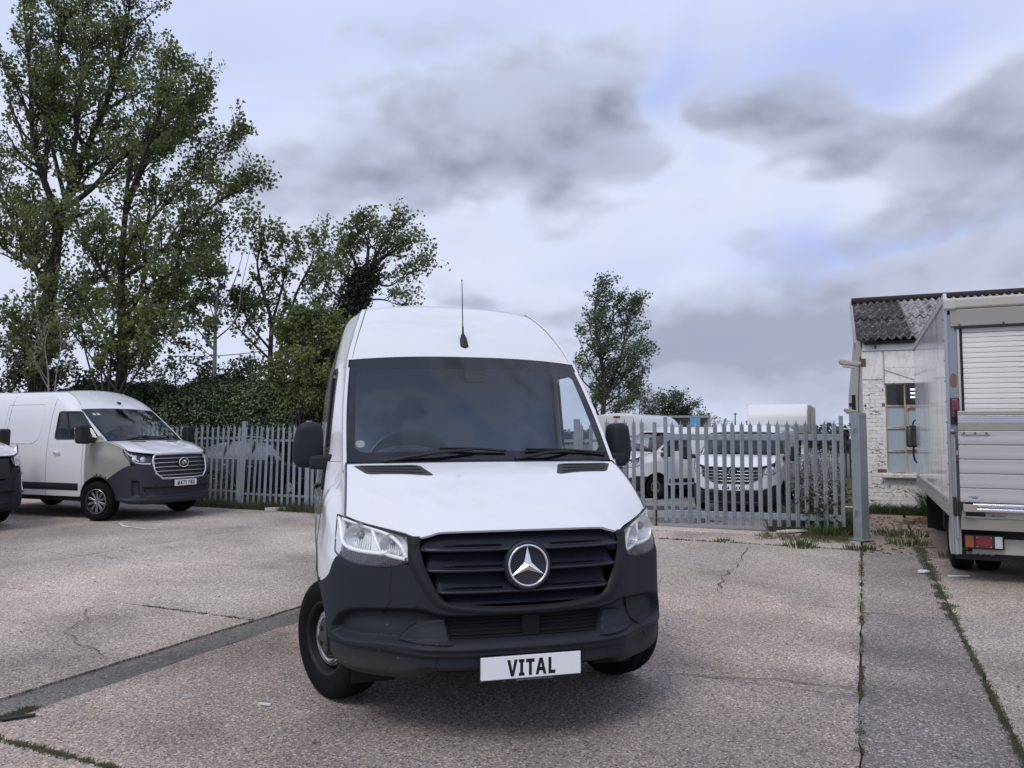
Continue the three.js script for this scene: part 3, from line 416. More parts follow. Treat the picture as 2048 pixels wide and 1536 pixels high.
// ------------------------------------------------------------------ the white van in the middle
{
  const S = {
    plan: [[0, 0], [0.25, 0.01], [0.42, 0.035], [0.53, 0.075], [0.6, 0.135], [0.75, 0.30], [0.86, 0.44], [0.93, 0.56], [0.98, 0.75], [1.0, 0.95], [1.01, 1.3], [1.01, 3], [1.01, 5.4], [0.99, 5.86], [0.95, 5.93]],
    py: [[0.25, 0.06], [0.30, 0.0], [0.36, -0.045], [0.48, -0.055], [0.54, -0.05], [0.62, -0.02], [0.75, -0.01], [0.9, 0], [1.0, 0.02], [1.06, 0.045], [1.12, 0.09], [1.2, 0.2]],
    tum: [[0.3, 0.03], [0.6, 0.008], [1.0, 0.0], [1.35, 0.025], [1.4, 0.035], [1.7, 0.062], [2.0, 0.09], [2.3, 0.15], [2.46, 0.205], [2.53, 0.255], [2.56, 0.31]],
    len: 5.93, bonS: 1.09, bonTop: [[0, 1.074], [0.3, 1.072], [0.44, 1.068], [0.50, 1.052], [0.56, 1.040], [0.64, 1.058], [0.8, 1.075], [0.93, 1.09], [1.09, 1.117]], bonRise: 0.60, bonBack: 0.36, bulge: (s, y) => 0.043 * sst(1.08, 0.84, y) * sst(0.72, 1.06, s) * lerp(1, 0.5, sst(1.35, 1.8, s)),
    crease: (u, v) => 0.012 * (sst(0.42, 0.62, Math.abs(u) + 0.10 * v) - 1) * Math.sin(Math.PI * clamp(v)) ,
    ws: { bx: 0.868, by: 1.392, bym: 1.403, bzc: 1.018, bzm: 0.90, tx: 0.822, ty: 2.085, tym: 2.118, tzc: 1.683, tzm: 1.60 },
    belt: 1.392, win: { yt: 2.03, zf0: 1.28, zf1: 1.82, zr: 2.3 }, roofX: 0.70, roofY: 2.56, crown: 0.055, crest: 2.42,
    wingBot: [[1.09, 0.925], [1.107, 0.912], [1.184, 0.807], [1.265, 0.763], [1.408, 0.725], [1.6, 0.70]], sArch: 1.5, sill: 0.42, arch: { f: 1.0, r: 5.0, R: 0.43, y: 0.36 }, doorF: 1.46,
    strip: [0.58, 0.72], stripRear: true, paint: M.white, fritTop: 0.125, handle: M.black, bulk: 2.45, seats: [], bulkMat: M.bulk, dashMat: M.dashGrey, dashUp: 0.03, noseY: 0.38,
  };
  const van = thing('delivery_van', 'large white high-roof van with star badge, nearest to the camera', 'van', [0.0787, 0, -3.996], THREE.MathUtils.degToRad(14.66));
  const N = shell(S, van), IN = [0, 1, -2.5];
  // --- bumper with pockets, lower intake and step
  const bTop = curve([[0, 0.668], [0.272, 0.674], [0.409, 0.692], [0.477, 0.722], [0.548, 0.815], [0.60, 0.905], [0.64, 0.905], [0.719, 0.886], [0.79, 0.877], [0.894, 0.876], [1.004, 0.888], [1.09, 0.908], [1.107, 0.91], [1.184, 0.805], [1.265, 0.761], [1.408, 0.723], [1.5, 0.71]]);
  const bBot = curve([[0, 0.38], [0.45, 0.382], [0.52, 0.378], [0.57, 0.36], [0.69, 0.32], [0.89, 0.303], [1.06, 0.308], [1.14, 0.33], [1.2, 0.37], [1.5, 0.5]]);
  const arch = (s) => { const z = N.at(s)[1], d = Math.abs(z - 1.0); return d < 0.43 ? 0.36 + Math.sqrt(0.43 ** 2 - d * d) : -1; };
  const pTop = curve([[0, 0.66], [0.4, 0.665], [0.57, 0.69], [0.78, 0.672], [0.95, 0.655], [1.04, 0.63], [1.10, 0.59], [1.145, 0.54]]), pBot = curve([[0, 0.525], [0.35, 0.522], [0.6, 0.512], [0.9, 0.497], [1.05, 0.489], [1.145, 0.505]]);
  const fTop = curve([[0.33, 0.648], [0.42, 0.648], [0.53, 0.64], [0.633, 0.60], [0.735, 0.518]]);
  const disp = (s, y) => {
    s = Math.abs(s); let d = 0;
    const inP = Math.min(pTop(s) - y, y - pBot(s), (1.145 - s)); const k = sst(-0.004, 0.032, inP); d += 0.052 * k;
    d += 0.018 * sst(0.012, -0.004, Math.abs(y - pBot(s) + 0.0) - 0.0) * 0;                       
    if (s > 0.3 && s < 0.75) { const inF = Math.min(fTop(s) - y, y - 0.522); d -= 0.03 * sst(0.0, 0.010, inF) * sst(0.34, 0.43, s); }
    const hole = Math.min(0.648 - y, y - (0.535 + 0.0), 0.405 + (y - 0.535) * 0.25 - s); d += 0.07 * sst(0.0, 0.012, hole);
    d += 0.012 * sst(0.475, 0.452, y) - 0.010 * sst(0.40, 0.36, y) * 0 ;                              
    d -= 0.010 * sst(0.02, 0.0, Math.abs(y - 0.505)) * sst(0.7, 0.5, s);
    return d;
  };
  const sEnd = (() => { for (let s = 1.2; s < 1.6; s += 0.002) if (arch(s) >= bTop(s) - 0.004) return s; return 1.45; })();
  const sArr = dense(-sEnd, sEnd, 300), bb = (s) => Math.max(bBot(Math.abs(s)), arch(Math.abs(s)));
  const bumperGeo = grid(sArr, 110, (s, v) => { const b = bb(s), t = Math.max(b + 0.001, bTop(Math.abs(s)) - 0.002), y = lerp(b, t, v), und = 0.05 * Math.pow(1 - clamp(v * 9), 2); return N.front(s, y, 0.004 - disp(s, y) - und); }, { inside: IN, rim: 0.03 });
  { const p = bumperGeo.attributes.position, C = new Float32Array(p.count * 3); for (let i = 0; i < p.count; i++) { const x = p.getX(i), y = p.getY(i), n = fbm(x * 6, y * 14, 3, 4), m = fbm(x * 2.2, y * 2.2, 8, 3), k = clamp(0.75 * sst(0.47, 0.31, y + (n - 0.5) * 0.12) * (0.5 + m) * (0.6 + 0.5 * Math.abs(x)) + 0.10 * (n - 0.45)); C[i * 3] = lerp(0.020, 0.062, k); C[i * 3 + 1] = lerp(0.023, 0.056, k); C[i * 3 + 2] = lerp(0.030, 0.044, k); } bumperGeo.setAttribute('color', new THREE.BufferAttribute(C, 3)); }   // road dust along the lower lip
  part('bumper', bumperGeo, phys(1, 0.6, { specularIntensity: 0.5, vertexColors: true }), van);
  const P = (s, y, o) => N.front(s, y, o), rangePts = (n, f) => rangeOf(0, 1, n).map(f);
  // grooves and the towing-eye cover
  for (const m of [-1, 1]) part('bumper_groove', tube(rangePts(20, (t) => { const s = lerp(0.40, 0.738, t); return P(m * s, fTop(s), -0.046 + 0.012 * t); }), 0.0035, 5), M.black, van);
  part('bumper_groove', tube([...[[-0.542, 0.535], [-0.47, 0.535], [-0.466, 0.53], [-0.466, 0.482], [-0.472, 0.476], [-0.538, 0.476], [-0.544, 0.482], [-0.544, 0.53]].map(([s, y]) => P(s, y, 0.003 - disp(s, y)))], 0.003, 5, 0.003, true), M.black, van);
  // streaks of tar that ran down the bumper
  const run = (list, w) => tube(list.map(([s, y]) => P(s, y, 0.0035 - disp(s, y))), w, 5);
  for (const g of [run([[-0.735, 0.865], [-0.738, 0.80], [-0.745, 0.77], [-0.74, 0.74], [-0.747, 0.70], [-0.77, 0.675], [-0.81, 0.655], [-0.825, 0.635]], 0.0035), run([[0.70, 0.66], [0.73, 0.60], [0.76, 0.55], [0.80, 0.50], [0.86, 0.44]], 0.006), run([[-0.475, 0.46], [-0.478, 0.43], [-0.474, 0.39]], 0.004), run([[0.28, 0.48], [0.285, 0.44], [0.282, 0.40]], 0.008)]) part('tar_streak', g, M.black, van);
  const chips = []; for (let i = 0; i < 26; i++) { const s = rr(-1.08, -0.55), y = rr(0.36, 0.64), p = P(s, y, 0.0035 - disp(s, y)), r = rr(0.0012, 0.003); chips.push(new THREE.IcosahedronGeometry(r, 0).translate(...p)); }
  tag(part('stone_chip', chips, std(0.2, 0.8), van), null, null, null, 'stuff');
  // lower intake: louvres behind the opening
  const lv = []; for (let k = 0; k < 7; k++) lv.push(grid(dense(-0.41, 0.41, 24), 1, (s, v) => P(s, 0.545 + k * 0.0155 + v * 0.004, -0.055 - v * 0.012)));
  part('lower_intake', [grid(dense(-0.44, 0.44, 20), 3, (s, v) => P(s, lerp(0.525, 0.66, v), -0.062)), box(0.09, 0.1, 0.02, 0.02, 0.595, -0.015)], std(0.004, 0.9), van); for (const g of lv) part('intake_louvre', g, std(0.008, 0.7), van);
  // --- grille
  const O = [[0.622, 1.047], [0.617, 1.0], [0.612, 0.916], [0.575, 0.856], [0.548, 0.815], [0.477, 0.722], [0.409, 0.693], [0.272, 0.676], [0.13, 0.669], [0, 0.667]], I = [[0.535, 1.046], [0.552, 1.015], [0.555, 0.987], [0.54, 0.93], [0.527, 0.893], [0.477, 0.799], [0.438, 0.746], [0.389, 0.722], [0.173, 0.700], [0, 0.697]];
  const oc = catmull(O, 5), ic = catmull(I, 5);
  const ringAll = [...oc.map((p, i) => [p, ic[i]]), ...oc.map((p, i) => [[-p[0], p[1]], [-ic[i][0], ic[i][1]]]).reverse().slice(1)];
  part('grille_surround', grid(ringAll.length - 1, 5, (u, v) => { const [a, b] = ringAll[Math.round(u * (ringAll.length - 1))], s = lerp(a[0], b[0], v), y = lerp(a[1], b[1], v); return P(s, y, 0.010 + 0.006 * Math.sin(v * Math.PI) - 0.02 * v * v); }, { inside: IN, rim: 0.035 }), phys([0.015, 0.016, 0.020], 0.5, { specularIntensity: 0.5 }), van);
  part('surround_gap', tube(oc.map(([s, y]) => P(s, y, 0.006)).concat(oc.map(([s, y]) => P(-s, y, 0.006)).reverse().slice(1)), 0.0045, 5), M.black, van);
  const half = curve(I.slice().reverse().slice(2).map(([s, y]) => [y, s])), gW = (y) => (y > 1.02 ? lerp(0.55, 0.49, sst(1.02, 1.07, y)) : half(y)) + 0.004;
  part('grille_back', grid(rangeOf(-1, 1, 30), 12, (u, v) => { const y = lerp(0.695, 1.07, v); return P(u * gW(y), y, -0.085); }, { inside: IN }), std(0.006, 0.9), van);
  M.slat = std([0.016, 0.019, 0.028], 0.36);
  for (const [y0, y1] of [[0.975, 1.066], [0.874, 0.958], [0.768, 0.856], [0.70, 0.752]]) {
    const prof = y0 < 0.71 ? [[y1, -0.07], [y0 + 0.01, -0.016]] : [[y1, -0.072], [lerp(y0, y1, 0.55), -0.05], [lerp(y0, y1, 0.25), -0.022], [y0 + 0.012, 0.0], [y0 + 0.006, 0.004], [y0 - 0.002, 0.002], [y0 - 0.006, -0.01], [y0 - 0.004, -0.05]];
    part('grille_slat', grid(rangeOf(-1, 1, 56), prof.length - 1, (u, v) => { const k = Math.round(v * (prof.length - 1)), [y, o] = prof[k], e = sst(1.0, 0.955, Math.abs(u)), yy = k >= 2 && k <= 6 ? y : y; return P(u * gW(yy), yy, o - 0.02 * (1 - e)); }, { inside: IN }), M.slat, van);
    if (y0 > 0.71) for (const m of [-1, 1]) part('grille_slat', grid(16, 4, (u, v) => { const s = m * lerp(0.13, 0.455, u), h = 0.013 * sst(1, 0.8, u), y = y0 + 0.024 + h * Math.sin(v * Math.PI) - 0.004; return P(s, y, -0.004 + 0.012 * Math.sin(v * Math.PI) * sst(1, 0.85, u)); }, { inside: IN }), M.slat, van);
  }
  { // star badge: dark dish, polished ring, three ridged arms
    const b = sub('badge', van), zc = 0.014; b.position.set(0.0, 0.899, zc); b.rotation.x = -0.10;
    part('badge_dish', [new THREE.LatheGeometry([[0.122, -0.05], [0.124, -0.01], [0.118, 0.004], [0.109, 0.006], [0.1, -0.012], [0.0, -0.012]].map((p) => new THREE.Vector2(...p)), 48).rotateX(Math.PI / 2)], M.slat, b);
    part('badge_ring', new THREE.TorusGeometry(0.1005, 0.0065, 12, 64).translate(0, 0, 0.004), M.chrome, b);
    for (let k = 0; k < 3; k++) { const a = Math.PI / 2 + k * 2 * Math.PI / 3, w = 0.0235, R = 0.097, p = (r, t, z) => [Math.cos(a) * r - Math.sin(a) * t, Math.sin(a) * r + Math.cos(a) * t, z]; const tip = p(R, 0, 0.0), l = p(w * 0.5, w * 0.866, -0.002), r = p(w * 0.5, -w * 0.866, -0.002), c = [0, 0, 0.013], g = new THREE.BufferGeometry(); g.setAttribute('position', new THREE.Float32BufferAttribute([...c, ...l, ...tip, ...c, ...tip, ...r].map((x) => x), 3)); g.setIndex([0, 2, 1, 3, 5, 4]); const q = g.toNonIndexed(); q.computeVertexNormals(); part('badge_arm', q, M.chrome, b); }
  }
  // --- headlamps
  const lT = curve([[0.622, 1.040], [0.8, 1.064], [0.93, 1.079], [1.089, 1.107], [1.172, 1.121]]), lB = curve([[0.612, 0.918], [0.719, 0.887], [0.79, 0.878], [0.894, 0.877], [1.004, 0.889], [1.107, 0.915], [1.141, 0.93], [1.166, 0.975], [1.174, 1.09]]), lD = curve([[0.62, 0.923], [0.743, 0.922], [0.804, 0.932], [0.9, 0.934], [0.99, 0.944], [1.085, 0.937], [1.11, 0.918]]);
  for (const m of [-1, 1]) {
    const L = sub('headlamp', van), sg = (a) => a.map((s) => s * m).sort((p, q) => p - q), ab = (f) => (s) => f(Math.abs(s));
    const SS = sg(dense(0.622, 1.172, 34)), S2 = sg(dense(0.622, 1.10, 28));
    part('lamp_bowl', grid(SS, 10, (s, v) => { const a = Math.abs(s), e = Math.min(1, (a - 0.622) / 0.03, (1.172 - a) / 0.03), y = lerp(ab(lB)(s), ab(lT)(s), v); return P(s, y, 0.004 - 0.042 * smooth(e) * smooth(Math.min(v, 1 - v) * 8)); }, { inside: IN }), M.lampWhite, L);
    part('side_lamp', noseGeo(N, S2, ab(lB), ab(lD), 0.001, { nv: 6 }), phys([0.03, 0.03, 0.034], 0.18, { clearcoat: 1 }), L);
    const ribs = []; for (let s = 0.66; s < 1.08; s += 0.0145) { const y0 = lB(s) + 0.006, y1 = lD(s) - 0.006; if (y1 - y0 > 0.008) ribs.push(tube([P(m * s, y0, 0.001), P(m * s, y1, 0.001)], 0.0022, 4)); } for (let k = 1; k < 5; k++) ribs.push(tube(rangePts(14, (t) => { const s = lerp(0.66, 1.07, t); return P(m * s, lerp(lB(s), lD(s), k / 5), 0.001); }), 0.0016, 4));
    part('side_lamp_ribs', ribs, phys([0.12, 0.11, 0.115], 0.2, { clearcoat: 1 }), L);
    const band = (pts, r, mat, o = -0.004) => part('light_guide', tube(catmull(pts, 6).map(([s, y]) => P(m * s, y, o)), r, 7), mat, L);
    band([[1.165, 1.105], [1.145, 1.07], [1.122, 1.02], [1.085, 0.975], [1.0, 0.952], [0.9, 0.945], [0.8, 0.945], [0.76, 0.958], [0.735, 0.98], [0.712, 1.0], [0.70, 1.02]].slice(0, 8).concat([[0.755, 0.965]]), 0.0125, M.lampWhite);
    band([[1.12, 1.10], [1.0, 1.083], [0.9, 1.066], [0.8, 1.05], [0.73, 1.03], [0.672, 0.99], [0.65, 0.955], [0.64, 0.935]], 0.0105, M.lampWhite);
    band([[0.872, 1.055], [0.852, 1.02], [0.83, 0.985], [0.805, 0.958], [0.76, 0.94], [0.70, 0.932], [0.645, 0.927]], 0.0105, M.lampWhite);
    const bowl = (s, y, R, d) => { const p = P(m * s, y, -0.05), q = new THREE.LatheGeometry([[R, 0.045], [R * 0.96, 0.036], [R * 0.7, 0.008], [R * 0.4, -0.008], [R * 0.26, -0.014], [R * 0.25, 0.0]].map((v) => new THREE.Vector2(...v)), 40).rotateX(Math.PI / 2); const a = P(m * s + 0.01, y, 0), b = P(m * s - 0.01, y, 0), n = Math.atan2(-(a[2] - b[2]), a[0] - b[0]); q.scale(1.12, 0.9, 1); q.rotateY(n * 0.55); return q.translate(...p); };
    const facets = (s, y, R) => { const out = []; for (let k = -4; k <= 4; k++) { const p0 = P(m * (s + k * R * 0.2), y - R * 0.62, -0.03), p1 = P(m * (s + k * R * 0.2), y + R * 0.5, -0.038); out.push(tube([p0, p1], R * 0.05, 4)); } return out; };
    part('reflector', [bowl(0.978, 1.012, 0.086), bowl(0.748, 0.990, 0.066), ...facets(0.978, 1.005, 0.086), ...facets(0.748, 0.985, 0.066)], M.reflector, L);
    part('bulb', [new THREE.SphereGeometry(0.017, 16, 12).translate(...P(m * 0.975, 1.025, -0.022)), new THREE.TorusGeometry(0.02, 0.003, 8, 20).translate(...P(m * 0.975, 1.025, -0.02)), new THREE.SphereGeometry(0.014, 16, 12).translate(...P(m * 0.748, 1.0, -0.024))], phys(0.25, 0.1, { clearcoat: 1 }), L);
    part('lens', noseGeo(N, SS, ab(lB), ab(lT), 0.007, { nv: 10 }), M.lens, L);
    part('lamp_seal', tube([...rangePts(20, (t) => { const s = lerp(0.622, 1.172, t); return P(m * s, lT(s), 0.002); }), ...rangePts(20, (t) => { const s = lerp(1.168, 0.615, t); return P(m * s, lB(s), 0.002); })], 0.005, 5, 0.005, true), M.black, L);
  }
  // --- bonnet vents with louvres
  for (const m of [-1, 1]) {
    const V = sub('bonnet_vent', van), uOf = (a, b) => [a, b], c = roundPoly(m < 0 ? [[-0.955, 0.955], [-0.50, 0.955], [-0.405, 0.775], [-0.855, 0.775]] : [[0.955, 0.955], [0.50, 0.955], [0.405, 0.775], [0.855, 0.775]], 0.03, 3);
    const cu = c.reduce((s, p) => s + p[0] / c.length, 0), cv = c.reduce((s, p) => s + p[1] / c.length, 0), up = (u, v, o) => { const p = S.bonnet(u, v); return [p[0], p[1] + o, p[2] + o * 0.3]; };
    part('vent_frame', grid(c.length, [0, 0.25, 0.86, 1], (a, r) => { const p = c[Math.round(a * c.length) % c.length]; return up(lerp(cu, p[0], r), lerp(cv, p[1], r), r > 0.9 ? 0.001 : r > 0.5 ? 0.007 : 0.004); }, { inside: [0, -5, 0] }), std(0.035, 0.6), V);
    const lo = (v) => lerp(0.85, 0.94, (v - 0.775) / 0.18), hi = (v) => lerp(0.425, 0.515, (v - 0.775) / 0.18);
    for (const v of [0.815, 0.865, 0.915]) { part('vent_slot', grid(rangeOf(0.05, 0.95, 30), 1, (t, k) => up(m * lerp(hi(v), lo(v), t), v + (k - 0.5) * 0.012, 0.0085), { inside: [0, -5, 0] }), std(0.006, 0.9), V); const rb = []; for (let k = 1; k < 20; k++) { const u = m * lerp(hi(v), lo(v), k / 20); rb.push(tube([up(u, v - 0.009, 0.0095), up(u, v + 0.009, 0.0095)], 0.0018, 4)); } part('vent_rib', rb, std(0.04, 0.6), V); }
  }
  // --- wipers, mirrors, aerial, plate
  wipers(S, van, [[-0.35, 0.088, 0.14, 0.062, -0.74, -0.01], [0.30, 0.075, 0.98, 0.05, 0.20, -0.005]]);
  part('scuttle', grid(rangeOf(-0.97, 0.97, 30), 3, (u, v) => { const a = S.wsp(u, 0.0, 0.004), b = S.bonnet(u, 0.995); return [lerp(a[0], b[0], v), lerp(a[1], b[1], v) - 0.012, lerp(a[2], b[2], v)]; }), M.black, van);
  for (const m of [-1, 1]) doorMirror(van, m, { zb: 1.42, depth: 0.2, r: [0.06, 0.09, 0.13, 0.08, 0.06], outline: m < 0 ? [[1.185, 1.345], [1.205, 1.47], [1.165, 1.645], [1.005, 1.642], [1.0, 1.345]] : [[1.155, 1.345], [1.17, 1.47], [1.145, 1.645], [1.02, 1.642], [1.02, 1.345]], arm: [[1.09, 1.425], [0.925, 1.435], [0.925, 1.335], [1.09, 1.34]], armD: 0.12, armZ: 0.14 });
  for (const m of [-1, 1]) part('mirror_base', grid(8, 6, (u, v) => { const z = lerp(1.27, 1.46, u), p = S.UP(z, 1.40), y = lerp(1.435, lerp(1.21, 1.38, u), v); return [m * (p[0] + 0.014 + 0.17 * Math.max(0, 1.40 - y)), y, p[2] + 0.004]; }, { inside: IN, rim: 0.03 }), M.bumper, van);
  { const z = 1.73, y = 2.232, A = sub('aerial', van); part('aerial_base', [mv(prism(roundPoly([[-0.031, -0.06], [-0.024, 0.03], [-0.010, 0.075], [0.010, 0.075], [0.024, 0.03], [0.031, -0.06], [0, -0.082]], 0.012, 3), 0.06, 0.018, 3).rotateX(-0.62), 0, y + 0.008, -z + 0.0)], M.black, A); part('aerial_mast', [tube([[0.0, y + 0.02, -z - 0.01], [0.0, y + 0.13, -z - 0.03]], 0.011, 8, 0.006), tube([[0.0, y + 0.13, -z - 0.03], [0.002, y + 0.485, -z - 0.08]], 0.0042, 6, 0.003), new THREE.SphereGeometry(0.006, 8, 6).translate(0.002, y + 0.485, -z - 0.08)], M.black, A); }
  plate(van, 'VITAL', [0, 0.413, 0.072], 0, 0.52, 0.111, { width: 0.50, size: 1.04 });
  { const t = canvasTex(1024, 64, (c, W, H) => { c.fillStyle = '#0b0c10'; c.fillRect(0, 0, W, H); c.fillStyle = '#c9ccd4'; c.font = '40px sans-serif'; c.textAlign = 'center'; c.textBaseline = 'middle'; c.fillText('www.northside.co.uk', W * 0.53, H * 0.5); c.lineWidth = 3; c.strokeStyle = '#b8bcc4'; for (const x of [0.22, 0.72]) { c.beginPath(); c.arc(W * x, H * 0.5, 14, 0, 7); c.stroke(); } }); const g = sub('plate_holder', van); part('holder', box(0.524, 0.125, 0.016, 0, 0.404, 0.058, 0.003), M.black, g); part('lettering', new THREE.PlaneGeometry(0.5, 0.016).translate(0, 0.3485, 0.0672), std(1, 0.5, { map: t }), g); }
  part('rain_sensor', mv(prism(roundPoly([[-0.085, 0.1], [0.085, 0.1], [0.07, 0.0], [-0.07, 0.0]], 0.02, 3), 0.05, 0.01), 0.045, 1.93, -1.55).rotateX(0), M.black, van);
  part('parking_disc', [mv(cyl(0.03, 0.03, 0.006, 24, 0, 0, 0, 'z').rotateX(-0.7), -0.78, 1.50, -1.13), ], std(0.35, 0.5), van);
  part('clipboard_tray', mv(prism(roundPoly([[-0.29, 0], [-0.27, 0.055], [0.27, 0.055], [0.29, 0]], 0.015, 3), 0.04, 0.01), -0.02, 1.405, -1.5), std([0.07, 0.075, 0.085], 0.6), van);
  part('paper_slip', box(0.07, 0.006, 0.02, 0.42, 1.40, -1.2), std(0.7, 0.7), van);
  // faded lettering film and door handle pad on the flank, fuel flap
  // --- wheels
  S.hubRing = std(1, 0.55, { metalness: 0.5, map: texture(64, 64, (u, v, x, y) => { const k = fbm(x * 0.3, y * 0.3, 2, 4) > 0.52 ? 0.25 : 0.72; return [k, k, k]; }) });
  addWheel(van, S, -0.895, 1.0, 0.352, 0.50, 'steel'); addWheel(van, S, 0.86, 1.0, 0.352, 0.33, 'steel'); addWheel(van, S, -0.885, 5.0, 0.352, 0, 'steel'); addWheel(van, S, 0.885, 5.0, 0.352, 0, 'steel');
  for (const x of [-0.72, 0.72]) part('mud_flap', box(0.24, 0.2, 0.012, x, 0.27, -0.66), M.under, van);
}
// ------------------------------------------------------------------ galvanised palisade fence and gate
{
  const n = texture(256, 256, (u, v, x, y) => { const k = 0.74 + 0.38 * fbm(x * 0.09, y * 0.05, 4, 4) - 0.10 * hash(x >> 2, y >> 2, 2); return [0.64 * k, 0.67 * k, 0.70 * k]; }, { repeat: [3, 1.5] });
  M.galv = std(1, 0.5, { metalness: 0.25, map: n });
  M.galvB = std([0.86, 0.87, 0.88], 0.55, { metalness: 0.25, map: n }); M.galvC = std([1.12, 1.12, 1.12], 0.45, { metalness: 0.3, map: n });
  M.galvPost = std(0.95, 0.52, { metalness: 0.2, map: n });
}
// one pale: W-section strip with a three-point head, 3 mm steel
function paleGeo(h, w = 0.068) {
  const cols = [[-0.5, 0.0, -0.034, 0.16], [-0.40, 0.004, -0.075, 0.05], [-0.2, 0.017, -0.07, 0], [-0.1, 0.006, -0.03, 0], [0, 0.0, 0, 0], [0.1, 0.006, -0.03, 0], [0.2, 0.017, -0.07, 0], [0.40, 0.004, -0.075, 0.05], [0.5, 0.0, -0.034, 0.16]], rows = [0, h * 0.25, h * 0.5, h * 0.75, h - 0.13, h - 0.08, h];
  const sheet = (o) => grid(cols.map((_, i) => i), rows, (i, y) => { const c = cols[i], t = y > h - 0.1 ? (y - (h - 0.08)) / 0.08 : 0, yy = y >= h - 0.08 ? h - 0.08 + Math.max(t, 0) * (0.08 + c[2]) : y, fl = Math.max(0, t); return [c[0] * w + Math.sign(c[0]) * c[3] * fl * 0.09, yy, c[1] + o - fl * Math.abs(c[3]) * 0.12]; });
  return merge([sheet(0), sheet(-0.0035)]);
}
const fencePale = paleGeo(1.72), gatePale = paleGeo(1.71), boltGeo = new THREE.SphereGeometry(0.008, 6, 4);
function ibeam(h, w = 0.1, d = 0.055) { return merge([box(w, h, 0.006, 0, h / 2, d / 2), box(w, h, 0.006, 0, h / 2, -d / 2), box(0.006, h, d - 0.006, 0, h / 2, 0)]); }
{
  // from behind the left van to the gate: three straight runs
  const A = [-8.35, 17.72], B = [-4.03, 15.49], C = [2.05, 13.3], runs = [[A, B], [B, C]];
  const f = thing('palisade_fence', 'galvanised palisade fence with leaning pales between the left van and the dark car', 'fence');
  for (const [a, b] of runs) {
    const L = Math.hypot(b[0] - a[0], b[1] - a[1]), dx = (b[0] - a[0]) / L, dd = (b[1] - a[1]) / L, ry = Math.atan2(dd, dx), pos = (s) => [a[0] + dx * s, 0, -(a[1] + dd * s)];
    const first = a === A, s0 = first ? 0 : 0.05, s1 = first ? L : L - 0.02;
    for (let s = s0, i = 0; s < s1; s += 0.158, i++) {
      if (!first && s > 1.4 && s < L - 0.9) continue;   // behind the van in the middle
      const m = part('pale', fencePale, [M.galvB, M.galv, M.galvC][(rnd() * 2.6) | 0], f), p = pos(s); m.position.set(p[0], 0.02 + rr(-0.015, 0.02), p[2] + 0.03); m.rotation.set(0, ry + rr(-0.06, 0.06), 0);
      const near = Math.exp(-(((s - 3.0) / 0.9) ** 2)) * (s > 2.9 ? 1 : 0.5); m.rotation.z = first ? -0.045 * near - 0.012 + rr(-0.012, 0.012) : rr(-0.01, 0.01);
    }
    for (const y of [0.3, 1.42]) for (const [u, v, dy] of first ? [[0, 2.93, 0.02], [2.97, L, -0.02]] : [[0, 2.75, 0], [2.8, L, 0]]) { const g = merge([box(v - u, 0.045, 0.006, (u + v) / 2, 0, 0), box(v - u, 0.006, 0.045, (u + v) / 2, -0.02, -0.022)]), m = part('rail', g, M.galv, f), p = pos(0); m.position.set(p[0], y + dy, p[2]); m.rotation.y = ry; }
    for (const s of first ? [0.2, 2.93, 4.8] : [2.77, 5.5]) { const m = part('post', ibeam(1.8, 0.1, 0.06), M.galvPost, f), p = pos(s); m.position.set(p[0], 0, p[2] - 0.0); m.rotation.set(0, ry + Math.PI / 2 * 0, 0); if (first && s > 2 && s < 3) { m.rotation.z = -0.062; } }
  }
  const pan = thing('fence_panel', 'short palisade fence panel right of the white van, ending in a dark square post', 'fence');
  const E0 = [1.62, 13.42], E1 = [2.42, 13.14]; let L = Math.hypot(E1[0] - E0[0], E1[1] - E0[1]), ry = Math.atan2(E1[1] - E0[1], E1[0] - E0[0]);
  for (let s = 0.03; s < L - 0.08; s += 0.152) { const m = part('pale', gatePale, M.galv, pan); m.position.set(lerp(E0[0], E1[0], s / L), 0.1, -lerp(E0[1], E1[1], s / L) + 0.035); m.rotation.set(0, ry + rr(-0.03, 0.03), rr(-0.006, 0.006)); }
  for (const y of [0.42, 1.50]) { const m = part('rail', box(L, 0.05, 0.05, L / 2, 0, 0, 0.004), M.galv, pan); m.position.set(E0[0], y, -E0[1]); m.rotation.y = ry; }
  { const m = part('post', box(0.06, 1.76, 0.06, 0, 0.86, 0, 0.005), std(0.28, 0.5, { metalness: 0.4 }), pan); m.position.set(2.42, 0, -13.1); m.rotation.y = ry; const k = part('drop_bolt', cyl(0.012, 0.012, 0.3, 8, 0, 0.12, 0.04), M.steelDark, pan); k.position.set(2.42, 0, -13.07); }
  // gate: stiles, two rails, nineteen pales
  const G0 = [2.56, 13.05], G1 = [5.22, 12.16]; L = Math.hypot(G1[0] - G0[0], G1[1] - G0[1]); ry = Math.atan2(G1[1] - G0[1], G1[0] - G0[0]);
  const gate = thing('palisade_gate', 'wide galvanised palisade gate with box frame in front of parked vans', 'gate', [G0[0], 0, -G0[1]], ry);
  for (const x of [0.035, L - 0.03]) part('stile', box(0.06, 1.74, 0.06, x, 0.96, 0, 0.005), M.galvPost, gate);
  part('rail', box(L - 0.12, 0.1, 0.06, L / 2, 1.49, -0.002, 0.005), M.galv, gate); part('rail', box(L - 0.12, 0.1, 0.06, L / 2, 0.22, -0.002, 0.005), M.galv, gate);
  for (let k = 0; k < 19; k++) { const x = 0.15 + k * (L - 0.29) / 18; const m = part('pale', gatePale, [M.galvB, M.galv, M.galvC][(rnd() * 3) | 0], gate); m.position.set(x, 0.06 + rr(-0.006, 0.006), 0.032); m.rotation.set(0, rr(-0.02, 0.02), rr(-0.004, 0.004)); for (const y of [0.22, 1.49]) part('bolt', boltGeo, M.silver, gate).position.set(x, y, 0.055); }
